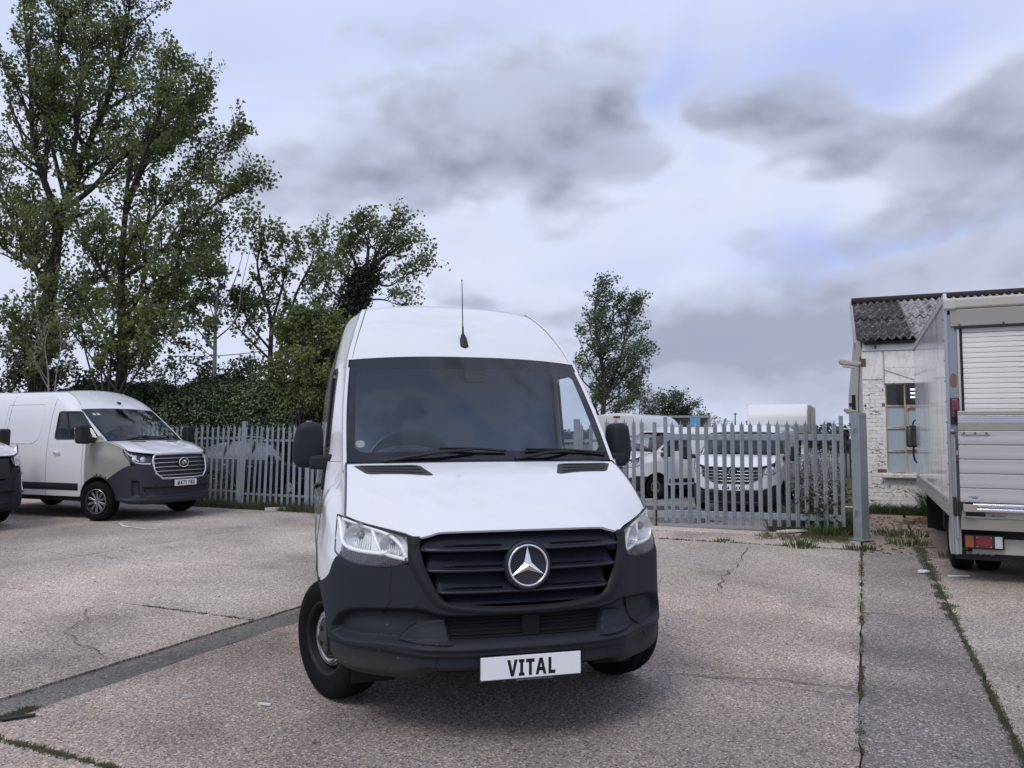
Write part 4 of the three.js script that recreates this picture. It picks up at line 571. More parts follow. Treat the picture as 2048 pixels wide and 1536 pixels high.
  const hg = []; for (const y of [0.40, 1.62]) hg.push(cyl(0.011, 0.011, 0.2, 8, L + 0.06, y, 0.0, 'x'), cyl(0.018, 0.018, 0.05, 8, L + 0.0, y, 0, 'x'), cyl(0.016, 0.016, 0.03, 6, L + 0.1, y, 0, 'x')); for (const g of hg) part('hinge', g, M.silver, gate);
  const gp = thing('gate_post', 'thick galvanised square steel gate post between the gate and the brick building', 'post', [5.1, 0, -11.35], 0.42);
  part('shaft', box(0.16, 1.85, 0.16, 0, 0.925, 0, 0.012, 3), M.galvPost, gp); part('cap', box(0.15, 0.008, 0.15, 0, 1.853, 0, 0.002), M.galvPost, gp); part('base_plate', box(0.26, 0.014, 0.26, 0, 0.012, 0), M.galvPost, gp); part('hinge_lug', box(0.05, 0.06, 0.02, -0.1, 0.41, 0), M.galvPost, gp); part('hinge_lug', box(0.05, 0.06, 0.02, -0.1, 1.6, 0), M.galvPost, gp);
}
// ------------------------------------------------------------------ painted brick workshop
{
  const fa = -THREE.MathUtils.degToRad(23), B = thing('workshop_building', 'old white painted brick workshop with corrugated roof and rusty steel window', 'building', [7.02, 0, -15.4], fa);
  // local: x along the front, z towards the yard, building behind (z < 0)
  const eave = 3.27, dep = 24, wid = 14;
  const peel = (sx, sy, a) => texture(512, 512, (u, v, x, y) => { const n = fbm(x * 0.035 * sx, y * 0.05 * sy, 7, 5), m = fbm(x * 0.012, y * 0.012, 3, 4), f = fbm(x * 0.2, y * 0.2, 9, 3), st = fbm(x * 0.05, y * 0.006, 15, 4), k = 0.97 - 0.08 * m - 0.04 * f - 0.07 * sst(0.5, 0.75, st); if (n > a + 0.10 * f) return [0.36 + 0.2 * f, 0.24 + 0.14 * f, 0.20 + 0.12 * f]; if (n > a - 0.02) return [k * 0.8, k * 0.78, k * 0.75]; return [k, k * 0.985, k * 0.965]; }, { repeat: [1, 1] });
  const t1 = peel(1.6, 2.2, 0.66), t2 = peel(1.2, 1.6, 0.60), t3 = peel(1, 1, 0.80);
  const paintM = [std(1, 0.75, { map: t1 }), std(1, 0.78, { map: t2 }), std(1, 0.72, { map: t3 })], bare = std([0.17, 0.085, 0.06], 0.9), mortar = std([0.66, 0.65, 0.63], 0.9);
  const wx0 = 0.41, wx1 = 1.44, wy0 = 0.76, wy1 = 2.53;   // window opening
  part('wall', [box(wx0, eave, 0.3, wx0 / 2, eave / 2, -0.157), box(wid - wx1, eave, 0.3, (wid + wx1) / 2, eave / 2, -0.157), box(wx1 - wx0, wy0, 0.3, (wx0 + wx1) / 2, wy0 / 2, -0.157), box(wx1 - wx0, eave - wy1, 0.3, (wx0 + wx1) / 2, (eave + wy1) / 2, -0.157)], mortar, B);
  { const s = new THREE.Shape([[0, 0], [dep, 0], [dep, eave], [3.4, 4.52], [0, eave]].map((p) => new THREE.Vector2(...p))), g = new THREE.ExtrudeGeometry(s, { depth: 0.28, bevelEnabled: false }); g.rotateY(Math.PI / 2); const p = g.attributes.position, uv = g.attributes.uv; for (let i = 0; i < p.count; i++) uv.setXY(i, p.getZ(i) * 0.7, p.getY(i) * 0.7); part('side_wall', g.translate(0, 0, -0.32), std([0.66, 0.63, 0.55], 0.85, { map: t1 }), B); }
  // brick by brick where it shows
  const bw = 0.2275, bh = 0.0765, shapes = [0, 1, 2].map((k) => { const g = new RoundedBoxGeometry(bw - 0.007, bh - 0.006, 0.024, 1, 0.004); return g; });
  const half = new RoundedBoxGeometry(bw / 2 - 0.007, bh - 0.006, 0.024, 1, 0.004); let nb = 0;
  const uvBrick = [0, 1, 2, 3, 4, 5].map((k) => { const g = new RoundedBoxGeometry(bw - 0.005, bh - 0.0045, 0.026, 1, 0.004), p = g.attributes.position, uv = g.attributes.uv, ou = rnd(), ov = rnd(); for (let i = 0; i < p.count; i++) uv.setXY(i, ou + p.getX(i) * 1.1, ov + p.getY(i) * 1.1); return g; });
  const hb = [0, 1].map((k) => { const g = half.clone(), p = g.attributes.position, uv = g.attributes.uv, ou = rnd(), ov = rnd(); for (let i = 0; i < p.count; i++) uv.setXY(i, ou + p.getX(i) * 1.1, ov + p.getY(i) * 1.1); return g; });
  for (let r = 0; r * bh < 2.62; r++) for (let c = -1; c < 8; c++) {
    let x0 = c * bw + (r % 2 ? bw / 2 : 0), x1 = x0 + bw; const y = (r + 0.5) * bh; x0 = Math.max(x0, 0); x1 = Math.min(x1, 1.55);
    const open = y > wy0 - 0.11 && y < wy1 + 0.02; if (open) { if (x0 >= wx0 - 0.03) continue; x1 = Math.min(x1, wx0 - 0.008); } if (x1 - x0 < 0.05) continue;
    const w = x1 - x0, g = w > bw * 0.75 ? uvBrick[(rnd() * 6) | 0] : hb[(rnd() * 2) | 0], gone = rnd() < 0.02;
    const m = part('brick', g, gone ? bare : paintM[rnd() < 0.22 ? 1 : rnd() < 0.6 ? 2 : 0], B); m.scale.x = w > bw * 0.75 ? w / bw : w / (bw / 2); m.position.set((x0 + x1) / 2, y, -0.0125 + rr(-0.002, 0.002) - (gone ? 0.006 : 0)); nb++;
  }
  // smooth rendered lintel band and pier head
  const rend = std(1, 0.6, { map: peel(0.5, 1.4, 0.80) });
  part('rendered_panel', [box(1.18, 0.3, 0.02, wx0 - 0.02 + 0.59, 2.685, 0.0, 0.003)], rend, B); part('rendered_panel', box(1.18, 0.33, 0.02, wx0 - 0.02 + 0.59, 3.005, 0.002, 0.003), rend, B); part('rendered_panel', box(0.375, 0.55, 0.02, 0.19, 2.9, 0.001, 0.003), rend, B);
  part('cable', [tube([[wx0 + 0.0, 2.80, 0.018], [wx0 + 0.35, 2.66, 0.02], [wx0 + 0.66, 2.55, 0.02]], 0.005, 5), tube([[wx0 - 0.01, 3.17, 0.016], [wx0 - 0.01, 2.5, 0.016]], 0.006, 5)], std(0.22, 0.8), B);
  part('wall', box(wid - 1.6, eave, 0.02, 1.6 + (wid - 1.6) / 2, eave / 2, -0.01), rend, B);
  // steel window: rusty frame, obscured panes, opening light, strip lamps glowing inside
  const rust = std(1, 0.85, { map: texture(256, 256, (u, v, x, y) => { const n = fbm(x * 0.06, y * 0.02, 3, 5), f = fbm(x * 0.3, y * 0.3, 5, 3); return n > 0.505 + 0.16 * (f - 0.5) ? [0.40 + 0.16 * f, 0.24 + 0.08 * f, 0.18 + 0.06 * f] : [0.78 + 0.1 * f, 0.75 + 0.1 * f, 0.67 + 0.1 * f]; }, { repeat: [1, 1] }) });
  const W = sub('window', B), cols = [wx0, wx0 + 0.343, wx0 + 0.687, wx1], rows = [wy0, 1.20, 1.65, 2.09, wy1], zf = -0.055;
  for (const x of cols) part('frame', box(x === wx0 || x === wx1 ? 0.04 : 0.028, wy1 - wy0, 0.04, x, (wy0 + wy1) / 2, zf, 0.003), rust, W);
  for (const y of rows) part('frame', box(wx1 - wx0, y === wy0 || y === wy1 ? 0.04 : 0.028, 0.036, (wx0 + wx1) / 2, y, zf + 0.001, 0.003), rust, W);
  for (const [x, y, w, h] of [[wx0 + 0.372, 1.65, 0.03, 0.86], [wx0 + 0.66, 1.65, 0.03, 0.86], [wx0 + 0.515, 1.235, 0.3, 0.03], [wx0 + 0.515, 2.06, 0.3, 0.03]]) part('opening_light', box(w, h, 0.03, x, y, zf + 0.022, 0.003), rust, W);
  const frost = phys([0.38, 0.46, 0.50], 0.35, { clearcoat: 0.3, clearcoatRoughness: 0.2 });
  for (let i = 0; i < 3; i++) for (let j = 0; j < 4; j++) part('pane', box(cols[i + 1] - cols[i] - 0.03, rows[j + 1] - rows[j] - 0.03, 0.005, (cols[i] + cols[i + 1]) / 2, (rows[j] + rows[j + 1]) / 2, zf - 0.012), j === 3 ? M.glass : frost, W);
  part('sill', box(1.2, 0.075, 0.14, (wx0 + wx1) / 2 - 0.02, wy0 - 0.045, 0.045, 0.012), std(1, 0.85, { map: t2 }), B);
  part('inner_room', [box(3.2, 3.0, 0.05, 1.6, 1.6, -4.5), box(3.2, 0.04, 4, 1.6, 3.1, -2.4), box(0.05, 3, 4.2, 3.2, 1.6, -2.4), box(3.2, 0.04, 4, 1.6, 0.02, -2.4)], std([0.05, 0.055, 0.06], 0.9), B);
  const lampM = std(0.5, 0.5, { emissive: new THREE.Color(1, 1, 1), emissiveIntensity: 3 });
  for (const [k, w] of [[0, 0.9], [1, 0.9], [2, 0.9]]) part('strip_lamp', box(w, 0.03, 0.05, 1.45, 2.33 + k * 0.085, -1.9), lampM, B);
  // fascia, gutter, roof sheets
  part('fascia', box(wid, 0.16, 0.03, wid / 2 + 0.02, eave + 0.0, 0.02, 0.004), std([0.72, 0.72, 0.70], 0.7), B);
  part('gutter', [grid(rangeOf(0, wid, 6), 8, (x, v) => { const a = Math.PI + v * Math.PI; return [x + 0.05, eave + 0.09 + Math.sin(a) * 0.055, 0.095 + Math.cos(a) * 0.06]; }), box(0.03, 0.08, 0.09, 0.25, eave - 0.0, 0.09)], std(0.012, 0.4), B);
  const roofMap = (dark) => texture(512, 512, (u, v, x, y) => { const n = fbm(x * 0.02, y * 0.05, 5 + dark, 5), f = fbm(x * 0.15, y * 0.15, 8, 4), w = Math.abs(Math.sin(x * 0.06)) * 0.1, g = fbm(x * 0.4, y * 0.4, 12, 3), k = dark ? 0.8 * sst(0.56, 0.70, n * 0.6 + 0.4 * f + 0.5 * (g - 0.5)) : 0.85 * sst(0.40, 0.60, n * 0.5 + 0.5 * f + 0.5 * (g - 0.5) + w); const a = (dark ? 0.09 : 0.13) + 0.2 * f; return [lerp(a * 1.05, 0.68, k), lerp(a * 0.94, 0.675, k), lerp(a * 0.92, 0.68, k)]; });
  const rm = [std(1, 0.95, { map: roofMap(1) }), std(1, 0.95, { map: roofMap(0) })];
  const slopeL = Math.hypot(3.75, 1.42), sl = (t) => [lerp(0.16, -3.6, t), lerp(eave + 0.135, 4.73, t)];
  const sheetGeo = (x0, x1, t0, t1, lift) => grid(Math.round((x1 - x0) / 0.0122), 4, (u, v) => { const x = lerp(x0, x1, u), t = lerp(t0, t1, v), [z, y] = sl(t); return [x, y + 0.030 * Math.sin(x / 0.146 * 2 * Math.PI) + lift * (1 - v) , z]; }, { inside: [3, -10, -2], rim: 0.012 });
  let k = 0; for (let x = -0.08; x < wid; x += 0.99) { for (const [a, b, l] of [[0, 0.52, 0.012], [0.48, 1, 0.03]]) { const g = sheetGeo(x, x + 1.03, a, b, l), p = g.attributes.position, uv = g.attributes.uv; for (let i = 0; i < p.count; i++) uv.setXY(i, p.getX(i) * 0.42 + a, p.getZ(i) * 0.42); part('roof_sheet', g, rm[x < 0.8 && !(a && x > 0.5) ? 0 : 1], B); } k++; }
  part('ridge', [tube([[-0.1, 4.76, -3.6], [wid, 4.76, -3.6]], 0.09, 10), grid(1, 1, (u, v) => [u * wid, lerp(4.73, 3.6, v), lerp(-3.6, -8, v)])], rm[0], B);
  part('barge_board', [box(0.03, 0.14, slopeL, 0, 0, 0).rotateX(Math.atan2(1.42, 3.75)).translate(-0.12, (eave + 0.135 + 4.73) / 2 - 0.08, -1.72)], std([0.30, 0.29, 0.26], 0.8), B);
  // bulkhead lamps and dark pipework on the side wall
  for (const [y, zz, s] of [[2.94, 0.16, 1], [2.05, -3.0, 0.8]]) { const L = sub('wall_lamp', B); part('lamp_arm', [tube([[-0.02, y - 0.05, zz - 0.1], [-0.12 * s, y, zz - 0.1]], 0.02, 8)], M.galv, L); part('lamp_body', mv(prism(roundPoly([[-0.2, 0.07], [0.2, 0.045], [0.21, -0.01], [0.14, -0.05], [-0.17, -0.05], [-0.22, 0.0]], 0.03, 3), 0.16, 0.03, 3).rotateZ(-0.16).scale(s, s, s), -0.22 * s, y + 0.01, zz - 0.1), std([0.40, 0.38, 0.33], 0.7), L); part('lamp_glass', mv(prism(roundPoly([[-0.15, 0.0], [0.13, 0.0], [0.1, -0.05], [-0.13, -0.05]], 0.02, 3), 0.12, 0.02).rotateZ(-0.16).scale(s, s, s), -0.22 * s, y - 0.035 * s, zz - 0.1), phys([0.6, 0.6, 0.55], 0.2), L); }
  part('lamp_block', box(0.09, 0.16, 0.02, 0.03, 2.96, 0.012), std([0.12, 0.09, 0.07], 0.9), B);
  part('downpipe', [cyl(0.045, 0.045, 1.9, 12, -0.1, 1.55, -4.2)], M.black, B); for (const y of [0.85, 1.25, 1.75, 2.25]) part('bracket', [box(0.12, 0.09, 0.1, -0.15, y, -4.2, 0.01)], M.black, B);
  part('cable', [tube(rangeOf(0, 1, 8).map((t) => [-0.02, lerp(1.9, 3.1, t), lerp(-3.0, -0.2, t * t)]), 0.009, 5)], M.seam, B);
  part('security_lamp', new THREE.SphereGeometry(0.05, 12, 8).translate(-0.18, 1.42, -4.0), std(0.8, 0.3), B);
}
{ const l = new THREE.PointLight(0xffffff, 2.2); l.position.set(9.2, 2.85, -16.4); l.castShadow = true; scene.add(l); }
// ------------------------------------------------------------------ box lorry with tail lift, right edge
{
  const T = thing('box_truck', 'cream box lorry with roller shutter and folded aluminium tail lift at right edge', 'truck', yard(0.853, 9.42), -YA);
  // local: x right across the rear face, y up, z towards the camera; the body runs to -z
  const top = 2.98, bot = 0.69, w = 2.32, len = 5.3, alu = (c, r = 0.4) => std(c, r, { metalness: 0.6 });
  const streak = texture(256, 512, (u, v, x, y) => { const s = fbm(x * 0.06, y * 0.006, 3, 5), f = fbm(x * 0.02, y * 0.02, 9, 4), d = sst(0.52, 0.8, s) * 0.22 + sst(0.5, 0.8, f) * 0.08; return [0.93 - d, 0.925 - d * 1.05, 0.90 - d * 1.2]; });
  const panel = phys(0.97, 0.09, { map: streak, specularIntensity: 0.3 }), grime = std(1, 0.5, { map: streak, color: new THREE.Color().setRGB(0.72, 0.72, 0.72) }), greyFrame = std([0.26, 0.29, 0.33], 0.45, { metalness: 0.2 }), tan = std([0.30, 0.285, 0.25], 0.55, { metalness: 0.25 }), cream = std([0.47, 0.45, 0.40], 0.55);
  const PL = box(0.03, top - bot - 0.02, len, 0.0, (top + bot) / 2 + 0.1, -len / 2 - 0.03), uv = PL.attributes.uv, pp = PL.attributes.position; for (let i = 0; i < uv.count; i++) uv.setXY(i, pp.getZ(i) * 0.5, pp.getY(i) * 0.42);
  part('side_panel', PL, panel, T); part('side_panel', box(0.03, top - bot, len, w, (top + bot) / 2, -len / 2 - 0.03), panel, T); part('front_panel', box(w, top - bot, 0.03, w / 2, (top + bot) / 2, -len), panel, T);
  part('roof_panel', box(w, 0.03, len, w / 2, top, -len / 2, 0.01), panel, T); part('floor', box(w, 0.1, len, w / 2, bot + 0.02, -len / 2), M.under, T);
  part('roof_rail', [box(0.05, 0.07, len, -0.008, top + 0.0, -len / 2, 0.015)], std([0.40, 0.40, 0.38], 0.5, { metalness: 0.3 }), T);
  part('side_rail', box(0.045, 0.19, len - 0.02, -0.012, bot + 0.09, -len / 2, 0.008), std([0.42, 0.40, 0.35], 0.55, { metalness: 0.2 }), T);
  for (let k = 0; k < 15; k++) part('rivet', new THREE.SphereGeometry(0.009, 6, 4), M.seam, T).position.set(-0.036, bot + 0.14, -0.2 - k * 0.34);
  // rear frame
  part('corner_post', box(0.034, top - 0.35, 0.06, -0.006, (top + 0.35) / 2, 0.0, 0.006), alu([0.40, 0.43, 0.46], 0.35), T);
  for (let k = 0; k < 10; k++) part('rivet', new THREE.SphereGeometry(0.007, 6, 4), M.seam, T).position.set(-0.028, 0.8 + k * 0.22, 0.0);
  part('door_post', box(0.085, top - bot - 0.1, 0.05, 0.05, (top + bot) / 2 - 0.1, -0.005, 0.006), greyFrame, T);
  part('paint_scar', prism(roundPoly([[-0.05, -0.08], [0.04, -0.09], [0.055, 0.05], [-0.02, 0.09], [-0.06, 0.02]], 0.03, 3), 0.004).scale(0.62, 0.9, 1).translate(0.052, 2.13, 0.022), std([0.20, 0.12, 0.09], 0.9), T);
  part('shutter_guide', [box(0.024, 2.0, 0.05, 0.105, 1.72, 0.0, 0.004)], std([0.55, 0.55, 0.53], 0.4, { metalness: 0.4 }), T); part('shutter_guide', box(0.02, 2.0, 0.03, 0.127, 1.72, -0.012), M.black, T);
  part('header', box(w - 0.03, 0.185, 0.06, w / 2 + 0.02, top - 0.19, 0.006, 0.01), std([0.33, 0.32, 0.29], 0.5, { metalness: 0.2 }), T); part('header_cap', box(w + 0.02, 0.12, 0.09, w / 2, top - 0.035, 0.004, 0.03, 3), cream, T); part('corner_cap', box(0.13, 0.13, 0.1, 0.04, top - 0.04, 0.01, 0.03, 3), std([0.5, 0.49, 0.44], 0.5), T);
  part('header_seal', box(w - 0.1, 0.022, 0.07, w / 2 + 0.02, top - 0.293, 0.008), M.black, T); for (let k = 0; k < 6; k++) part('bolt', new THREE.SphereGeometry(0.011, 6, 4), M.seam, T).position.set(0.12 + k * 0.4, top - 0.265, 0.038);
  // shutter slats
  const slat = new RoundedBoxGeometry(w - 0.27, 0.0505, 0.016, 1, 0.004), sm = [std(1, 0.42, { map: streak }), std(0.95, 0.42, { map: streak })];
  for (let k = 0; k < 34; k++) { const m = part('shutter_slat', slat, sm[k % 2], T); m.position.set(w / 2 + 0.01, 0.87 + k * 0.0542, -0.012 + rr(-0.001, 0.001)); }
  part('shutter_back', box(w - 0.26, 1.85, 0.01, w / 2 + 0.01, 1.8, -0.034), std(0.04, 0.9), T);
  // red lamp unit
  { const L = sub('marker_lamp', T); part('lamp_base', box(0.085, 0.275, 0.03, 0.052, 1.80, 0.03, 0.01), M.black, L); part('lamp_lens', box(0.066, 0.2, 0.03, 0.052, 1.825, 0.05, 0.014, 3), M.red, L); for (const y of [1.80, 1.755]) part('lamp_button', cyl(0.016, 0.016, 0.02, 14, 0.055, y, 0.066, 'z'), M.black, L); }
  // folded tail lift platform standing upright behind the shutter
  const tl = sub('tail_lift', T), al = std([0.50, 0.495, 0.49], 0.5, { metalness: 0.25 }), tz = 0.16, x0 = 0.06;
  const pw = w - 0.05, px = x0 + pw / 2;
  part('platform_edge', box(pw, 0.05, 0.05, px, 1.77, tz, 0.012), std([0.36, 0.35, 0.32], 0.5, { metalness: 0.3 }), tl); part('platform_band', [box(pw, 0.082, 0.05, px, 1.705, tz + 0.002, 0.004)], std([0.8, 0.8, 0.8], 0.18, { metalness: 0.9 }), tl); for (let k = 0; k < 4; k++) part('band_groove', box(pw, 0.006, 0.01, px, 1.676 + k * 0.02, tz + 0.026), std(0.35, 0.4, { metalness: 0.6 }), tl);
  part('platform_board', box(pw, 0.072, 0.05, px, 1.627, tz, 0.006), std([0.34, 0.325, 0.29], 0.5, { metalness: 0.25 }), tl);
  for (let k = 0; k < 5; k++) part('platform_plank', box(pw, 0.143, 0.04, px, 1.516 - k * 0.148, tz + 0.002 + 0.0015 * (k % 2), 0.008), al, tl);
  for (let k = 0; k < 5; k++) part('plank_ridge', grid(rangeOf(0, 1, 1), 6, (u, v) => [x0 + u * pw, 1.516 - k * 0.148 + (v - 0.5) * 0.12, tz + 0.0235 + 0.002 * Math.sin(v * Math.PI * 2)]), al, tl);
  part('hinge_plate', [box(0.26, 0.036, 0.014, x0 + 0.15, 1.565, tz + 0.03, 0.004)], std([0.5, 0.48, 0.42], 0.4, { metalness: 0.4 }), tl); for (const x of [0.05, 0.15, 0.25]) part('bolt', cyl(0.011, 0.011, 0.01, 10, x0 + x, 1.565, tz + 0.04, 'z'), M.seam, tl);
  for (const y of [0.825, 0.778]) part('roller', cyl(0.022, 0.026, pw - 0.1, 14, px + 0.06, y, tz + 0.02, 'x'), std([0.75, 0.76, 0.78], 0.16, { metalness: 0.9 }), tl);
  part('hinge_block', box(0.12, 0.075, 0.09, x0 + 0.08, 0.795, tz + 0.02, 0.006), std([0.33, 0.31, 0.27], 0.5), tl);
  // label decals on the platform
  { const t = canvasTex(512, 128, (c, W, H) => { c.fillStyle = '#9a9891'; c.fillRect(0, 0, W, H); c.fillStyle = '#14161a'; c.fillRect(10, 14, 250, 78); c.fillStyle = '#b9b8b2'; c.fillRect(18, 98, 180, 18); c.fillStyle = '#6d6c66'; c.beginPath(); c.moveTo(320, 90); c.lineTo(355, 30); c.lineTo(390, 90); c.fill(); c.fillRect(400, 60, 90, 20); }); part('warning_label', new THREE.PlaneGeometry(0.36, 0.07).translate(x0 + 0.22, 0.722, tz - 0.02), std(1, 0.5, { map: t }), tl); }
  { const t = canvasTex(256, 128, (c, W, H) => { c.fillStyle = '#b4b5b8'; c.fillRect(0, 0, W, H); c.fillStyle = '#3a3c44'; c.fillRect(20, 20, 210, 24); c.fillRect(90, 60, 110, 22); }); part('small_label', new THREE.PlaneGeometry(0.1, 0.05).translate(x0 + 0.12, 0.895, tz + 0.0275), std(1, 0.5, { map: t }), tl); }
  part('rear_beam', box(pw, 0.07, 0.06, px, 0.722, tz - 0.055, 0.006), std([0.42, 0.41, 0.38], 0.5, { metalness: 0.2 }), tl); part('rear_beam', box(pw, 0.12, 0.06, px, 0.625, tz - 0.058, 0.006), tan, tl);
  part('lift_column', [box(0.035, 1.3, 0.05, 0.02, 0.95, 0.07, 0.006)], alu([0.42, 0.44, 0.45], 0.3), tl); part('lift_rod', cyl(0.014, 0.014, 1.05, 10, 0.03, 1.0, 0.115), M.silver, tl); part('lift_leg', cyl(0.026, 0.026, 0.6, 12, -0.005, 0.60, 0.05), std([0.45, 0.46, 0.45], 0.3, { metalness: 0.7 }), tl); part('lift_leg', cyl(0.02, 0.02, 0.55, 12, 0.05, 0.58, 0.07), std([0.42, 0.43, 0.42], 0.3, { metalness: 0.7 }), tl);
  part('lift_arm', [box(0.03, 0.2, 0.09, 0.015, 0.80, 0.1, 0.01)], M.black, tl); part('lift_arm', box(0.026, 0.16, 0.06, 0.055, 0.78, 0.14, 0.01), M.black, tl); part('release_handle', [box(0.05, 0.03, 0.04, 0.02, 1.57, 0.115, 0.008)], M.red, tl); part('lift_tag', box(0.02, 0.05, 0.006, 0.045, 1.36, 0.1), std(0.8, 0.5), tl);
  // underrun bar, lamp cluster, flap, chassis
  part('chassis', [box(w - 0.1, 0.12, 0.1, w / 2 + 0.02, 0.54, -0.05), box(0.12, 0.24, len, 0.75, 0.50, -len / 2), box(0.12, 0.24, len, 1.55, 0.50, -len / 2)], M.under, T);
  part('underrun_bar', box(pw - 0.1, 0.16, 0.05, px + 0.06, 0.39, -0.02, 0.006), std([0.38, 0.37, 0.34], 0.55), T);
  { const L = sub('tail_lamp', T); part('lamp_case', box(0.36, 0.15, 0.06, 0.27, 0.438, 0.04, 0.01), M.black, L); part('lens', box(0.078, 0.122, 0.03, 0.138, 0.438, 0.062, 0.008), M.amber, L); part('lens', box(0.15, 0.122, 0.03, 0.266, 0.438, 0.062, 0.008), M.red, L); part('lens', box(0.068, 0.122, 0.03, 0.398, 0.438, 0.062, 0.008), M.clearLamp, L); for (const [x, y] of [[0.205, 0.485], [0.33, 0.485], [0.205, 0.39], [0.33, 0.39]]) part('screw', new THREE.SphereGeometry(0.006, 6, 4).translate(x, y, 0.078), M.silver, L); }
  { const t = canvasTex(512, 256, (c, W, H) => { c.fillStyle = '#101218'; c.fillRect(0, 0, W, H); c.strokeStyle = '#aeb2ba'; c.lineWidth = 5; c.strokeRect(40, 10, 70, 120); c.fillStyle = '#c4c7cc'; c.font = 'bold 44px sans-serif'; c.textBaseline = 'middle'; c.fillText('01522 53 54 55', 90, 178); }); part('mud_flap', [box(0.5, 0.24, 0.015, 0.27, 0.355, -0.06)], M.black, T); part('flap_lettering', new THREE.PlaneGeometry(0.44, 0.2).translate(0.26, 0.345, -0.0515), std(1, 0.6, { map: t }), T); }
  // wheels: twin rear, single front
  const wh = (x, z, R, W) => { const g = sub('wheel', T), G = wheelGeo(R, W, R * 0.58); g.position.set(x, R, z); part('tyre', G.tyre, M.rubber, g); part('rim', G.lx([[R * 0.58, W * 0.46], [R * 0.54, W * 0.4], [R * 0.5, W * 0.2], [R * 0.25, W * 0.28], [0, W * 0.28]]), std(0.55, 0.5), g); };
  wh(0.16, -0.98, 0.375, 0.215); wh(0.42, -0.98, 0.375, 0.215); wh(w - 0.16, -0.98, 0.375, 0.215); wh(w - 0.42, -0.98, 0.375, 0.215); wh(0.27, -5.0, 0.375, 0.215); wh(w - 0.27, -5.0, 0.375, 0.215);
  part('mudguard', [grid(16, 2, (u, v) => { const a = u * Math.PI; return [lerp(0.04, 0.6, v), 0.375 + Math.sin(a) * 0.44, -0.98 + Math.cos(a) * 0.44]; }), null], M.under, T); part('mud_flap', box(0.5, 0.55, 0.02, 0.3, 0.34, -4.45), M.under, T); part('tool_box', box(0.5, 0.35, 0.9, 0.45, 0.35, -3.2), M.under, T);
  // cab beyond the body, with its long-armed mirror
  const cab = sub('cab', T); part('cab_shell', mv(prism(roundPoly([[0, 0.55], [0, 2.15], [-0.25, 2.3], [-1.05, 2.25], [-1.5, 1.55], [-1.62, 1.2], [-1.62, 0.45], [-1.35, 0.4], [-1.25, 0.75], [-0.75, 0.75], [-0.65, 0.5]], 0.08, 3), 1.95, 0.05).rotateY(-Math.PI / 2), w / 2, 0, -len - 0.05), cream, cab); part('cab_window', [box(0.02, 0.55, 0.75, w / 2 - 0.985, 1.75, -len - 0.7, 0.01)], M.blackGloss, cab);
  const mr = sub('door_mirror', T), mz = -len - 0.95; part('mirror_head', mv(prism(roundPoly([[-0.115, -0.2], [0.115, -0.2], [0.125, 0.19], [-0.11, 0.2]], 0.05, 4), 0.1, 0.02), -0.015, 1.5, mz), M.blackGloss, mr); part('mirror_glass', mv(prism(roundPoly([[-0.09, -0.17], [0.095, -0.17], [0.1, 0.165], [-0.085, 0.17]], 0.04, 4), 0.006), -0.015, 1.5, mz + 0.052), std(0.22, 0.05, { metalness: 1 }), mr); part('mirror_arm', [tube(catmull3([[0.2, 1.82, mz], [0.08, 1.81, mz], [-0.0, 1.76, mz], [-0.015, 1.68, mz]]), 0.014, 8)], M.black, mr); part('mirror_arm', tube(catmull3([[-0.01, 1.32, mz], [-0.01, 1.12, mz], [0.03, 1.03, mz], [0.12, 0.99, mz], [0.2, 0.985, mz]]), 0.016, 8), M.black, mr);
}
function catmull3(P, n = 6) { const c = new THREE.CatmullRomCurve3(P.map((p) => new THREE.Vector3(...p))); return c.getPoints(n * P.length).map((p) => [p.x, p.y, p.z]); }
// ------------------------------------------------------------------ the other vans and the dark car
const vanBase = (o = {}) => ({
  plan: [[0, 0], [0.25, 0.008], [0.5, 0.04], [0.68, 0.11], [0.82, 0.24], [0.92, 0.42], [0.975, 0.62], [1.0, 0.85], [1.02, 1.2], [1.02, 2.4], [1.02, 4.6], [1.0, 5.42], [0.95, 5.5]],
  py: [[0.25, 0.05], [0.33, 0.0], [0.45, -0.03], [0.62, -0.02], [0.8, 0.0], [1.0, 0.03], [1.15, 0.07], [1.3, 0.14]],
  tum: [[0.3, 0.04], [0.6, 0.01], [1.0, 0.0], [1.35, 0.02], [1.45, 0.035], [2.0, 0.13], [2.2, 0.20], [2.32, 0.28], [2.4, 0.36]],
  len: 5.5, bonS: 1.0, bonTop: [[0, 1.19], [0.5, 1.19], [1.0, 1.24]], bonRise: 0.66, bonBack: 0.32,
  ws: { bx: 0.86, by: 1.42, bym: 1.435, bzc: 0.95, bzm: 0.82, tx: 0.80, ty: 1.99, tym: 2.02, tzc: 1.68, tzm: 1.58 },
  belt: 1.42, win: { yt: 1.95, zf0: 1.05, zf1: 1.64, zr: 2.12 }, roofX: 0.66, roofY: 2.32, crown: 0.06, crest: 2.25,
  wingBot: [[1.0, 0.8], [1.3, 0.72], [1.6, 0.7]], sArch: 1.5, sill: 0.42, arch: { f: 1.0, r: 4.6, R: 0.42, y: 0.36 }, doorF: 1.36, strip: [0.52, 0.66], stripRear: true,
  paint: M.white, handle: M.white, bulk: 2.3, noseY: 0.4, wheelR: 0.345, ...o,
});
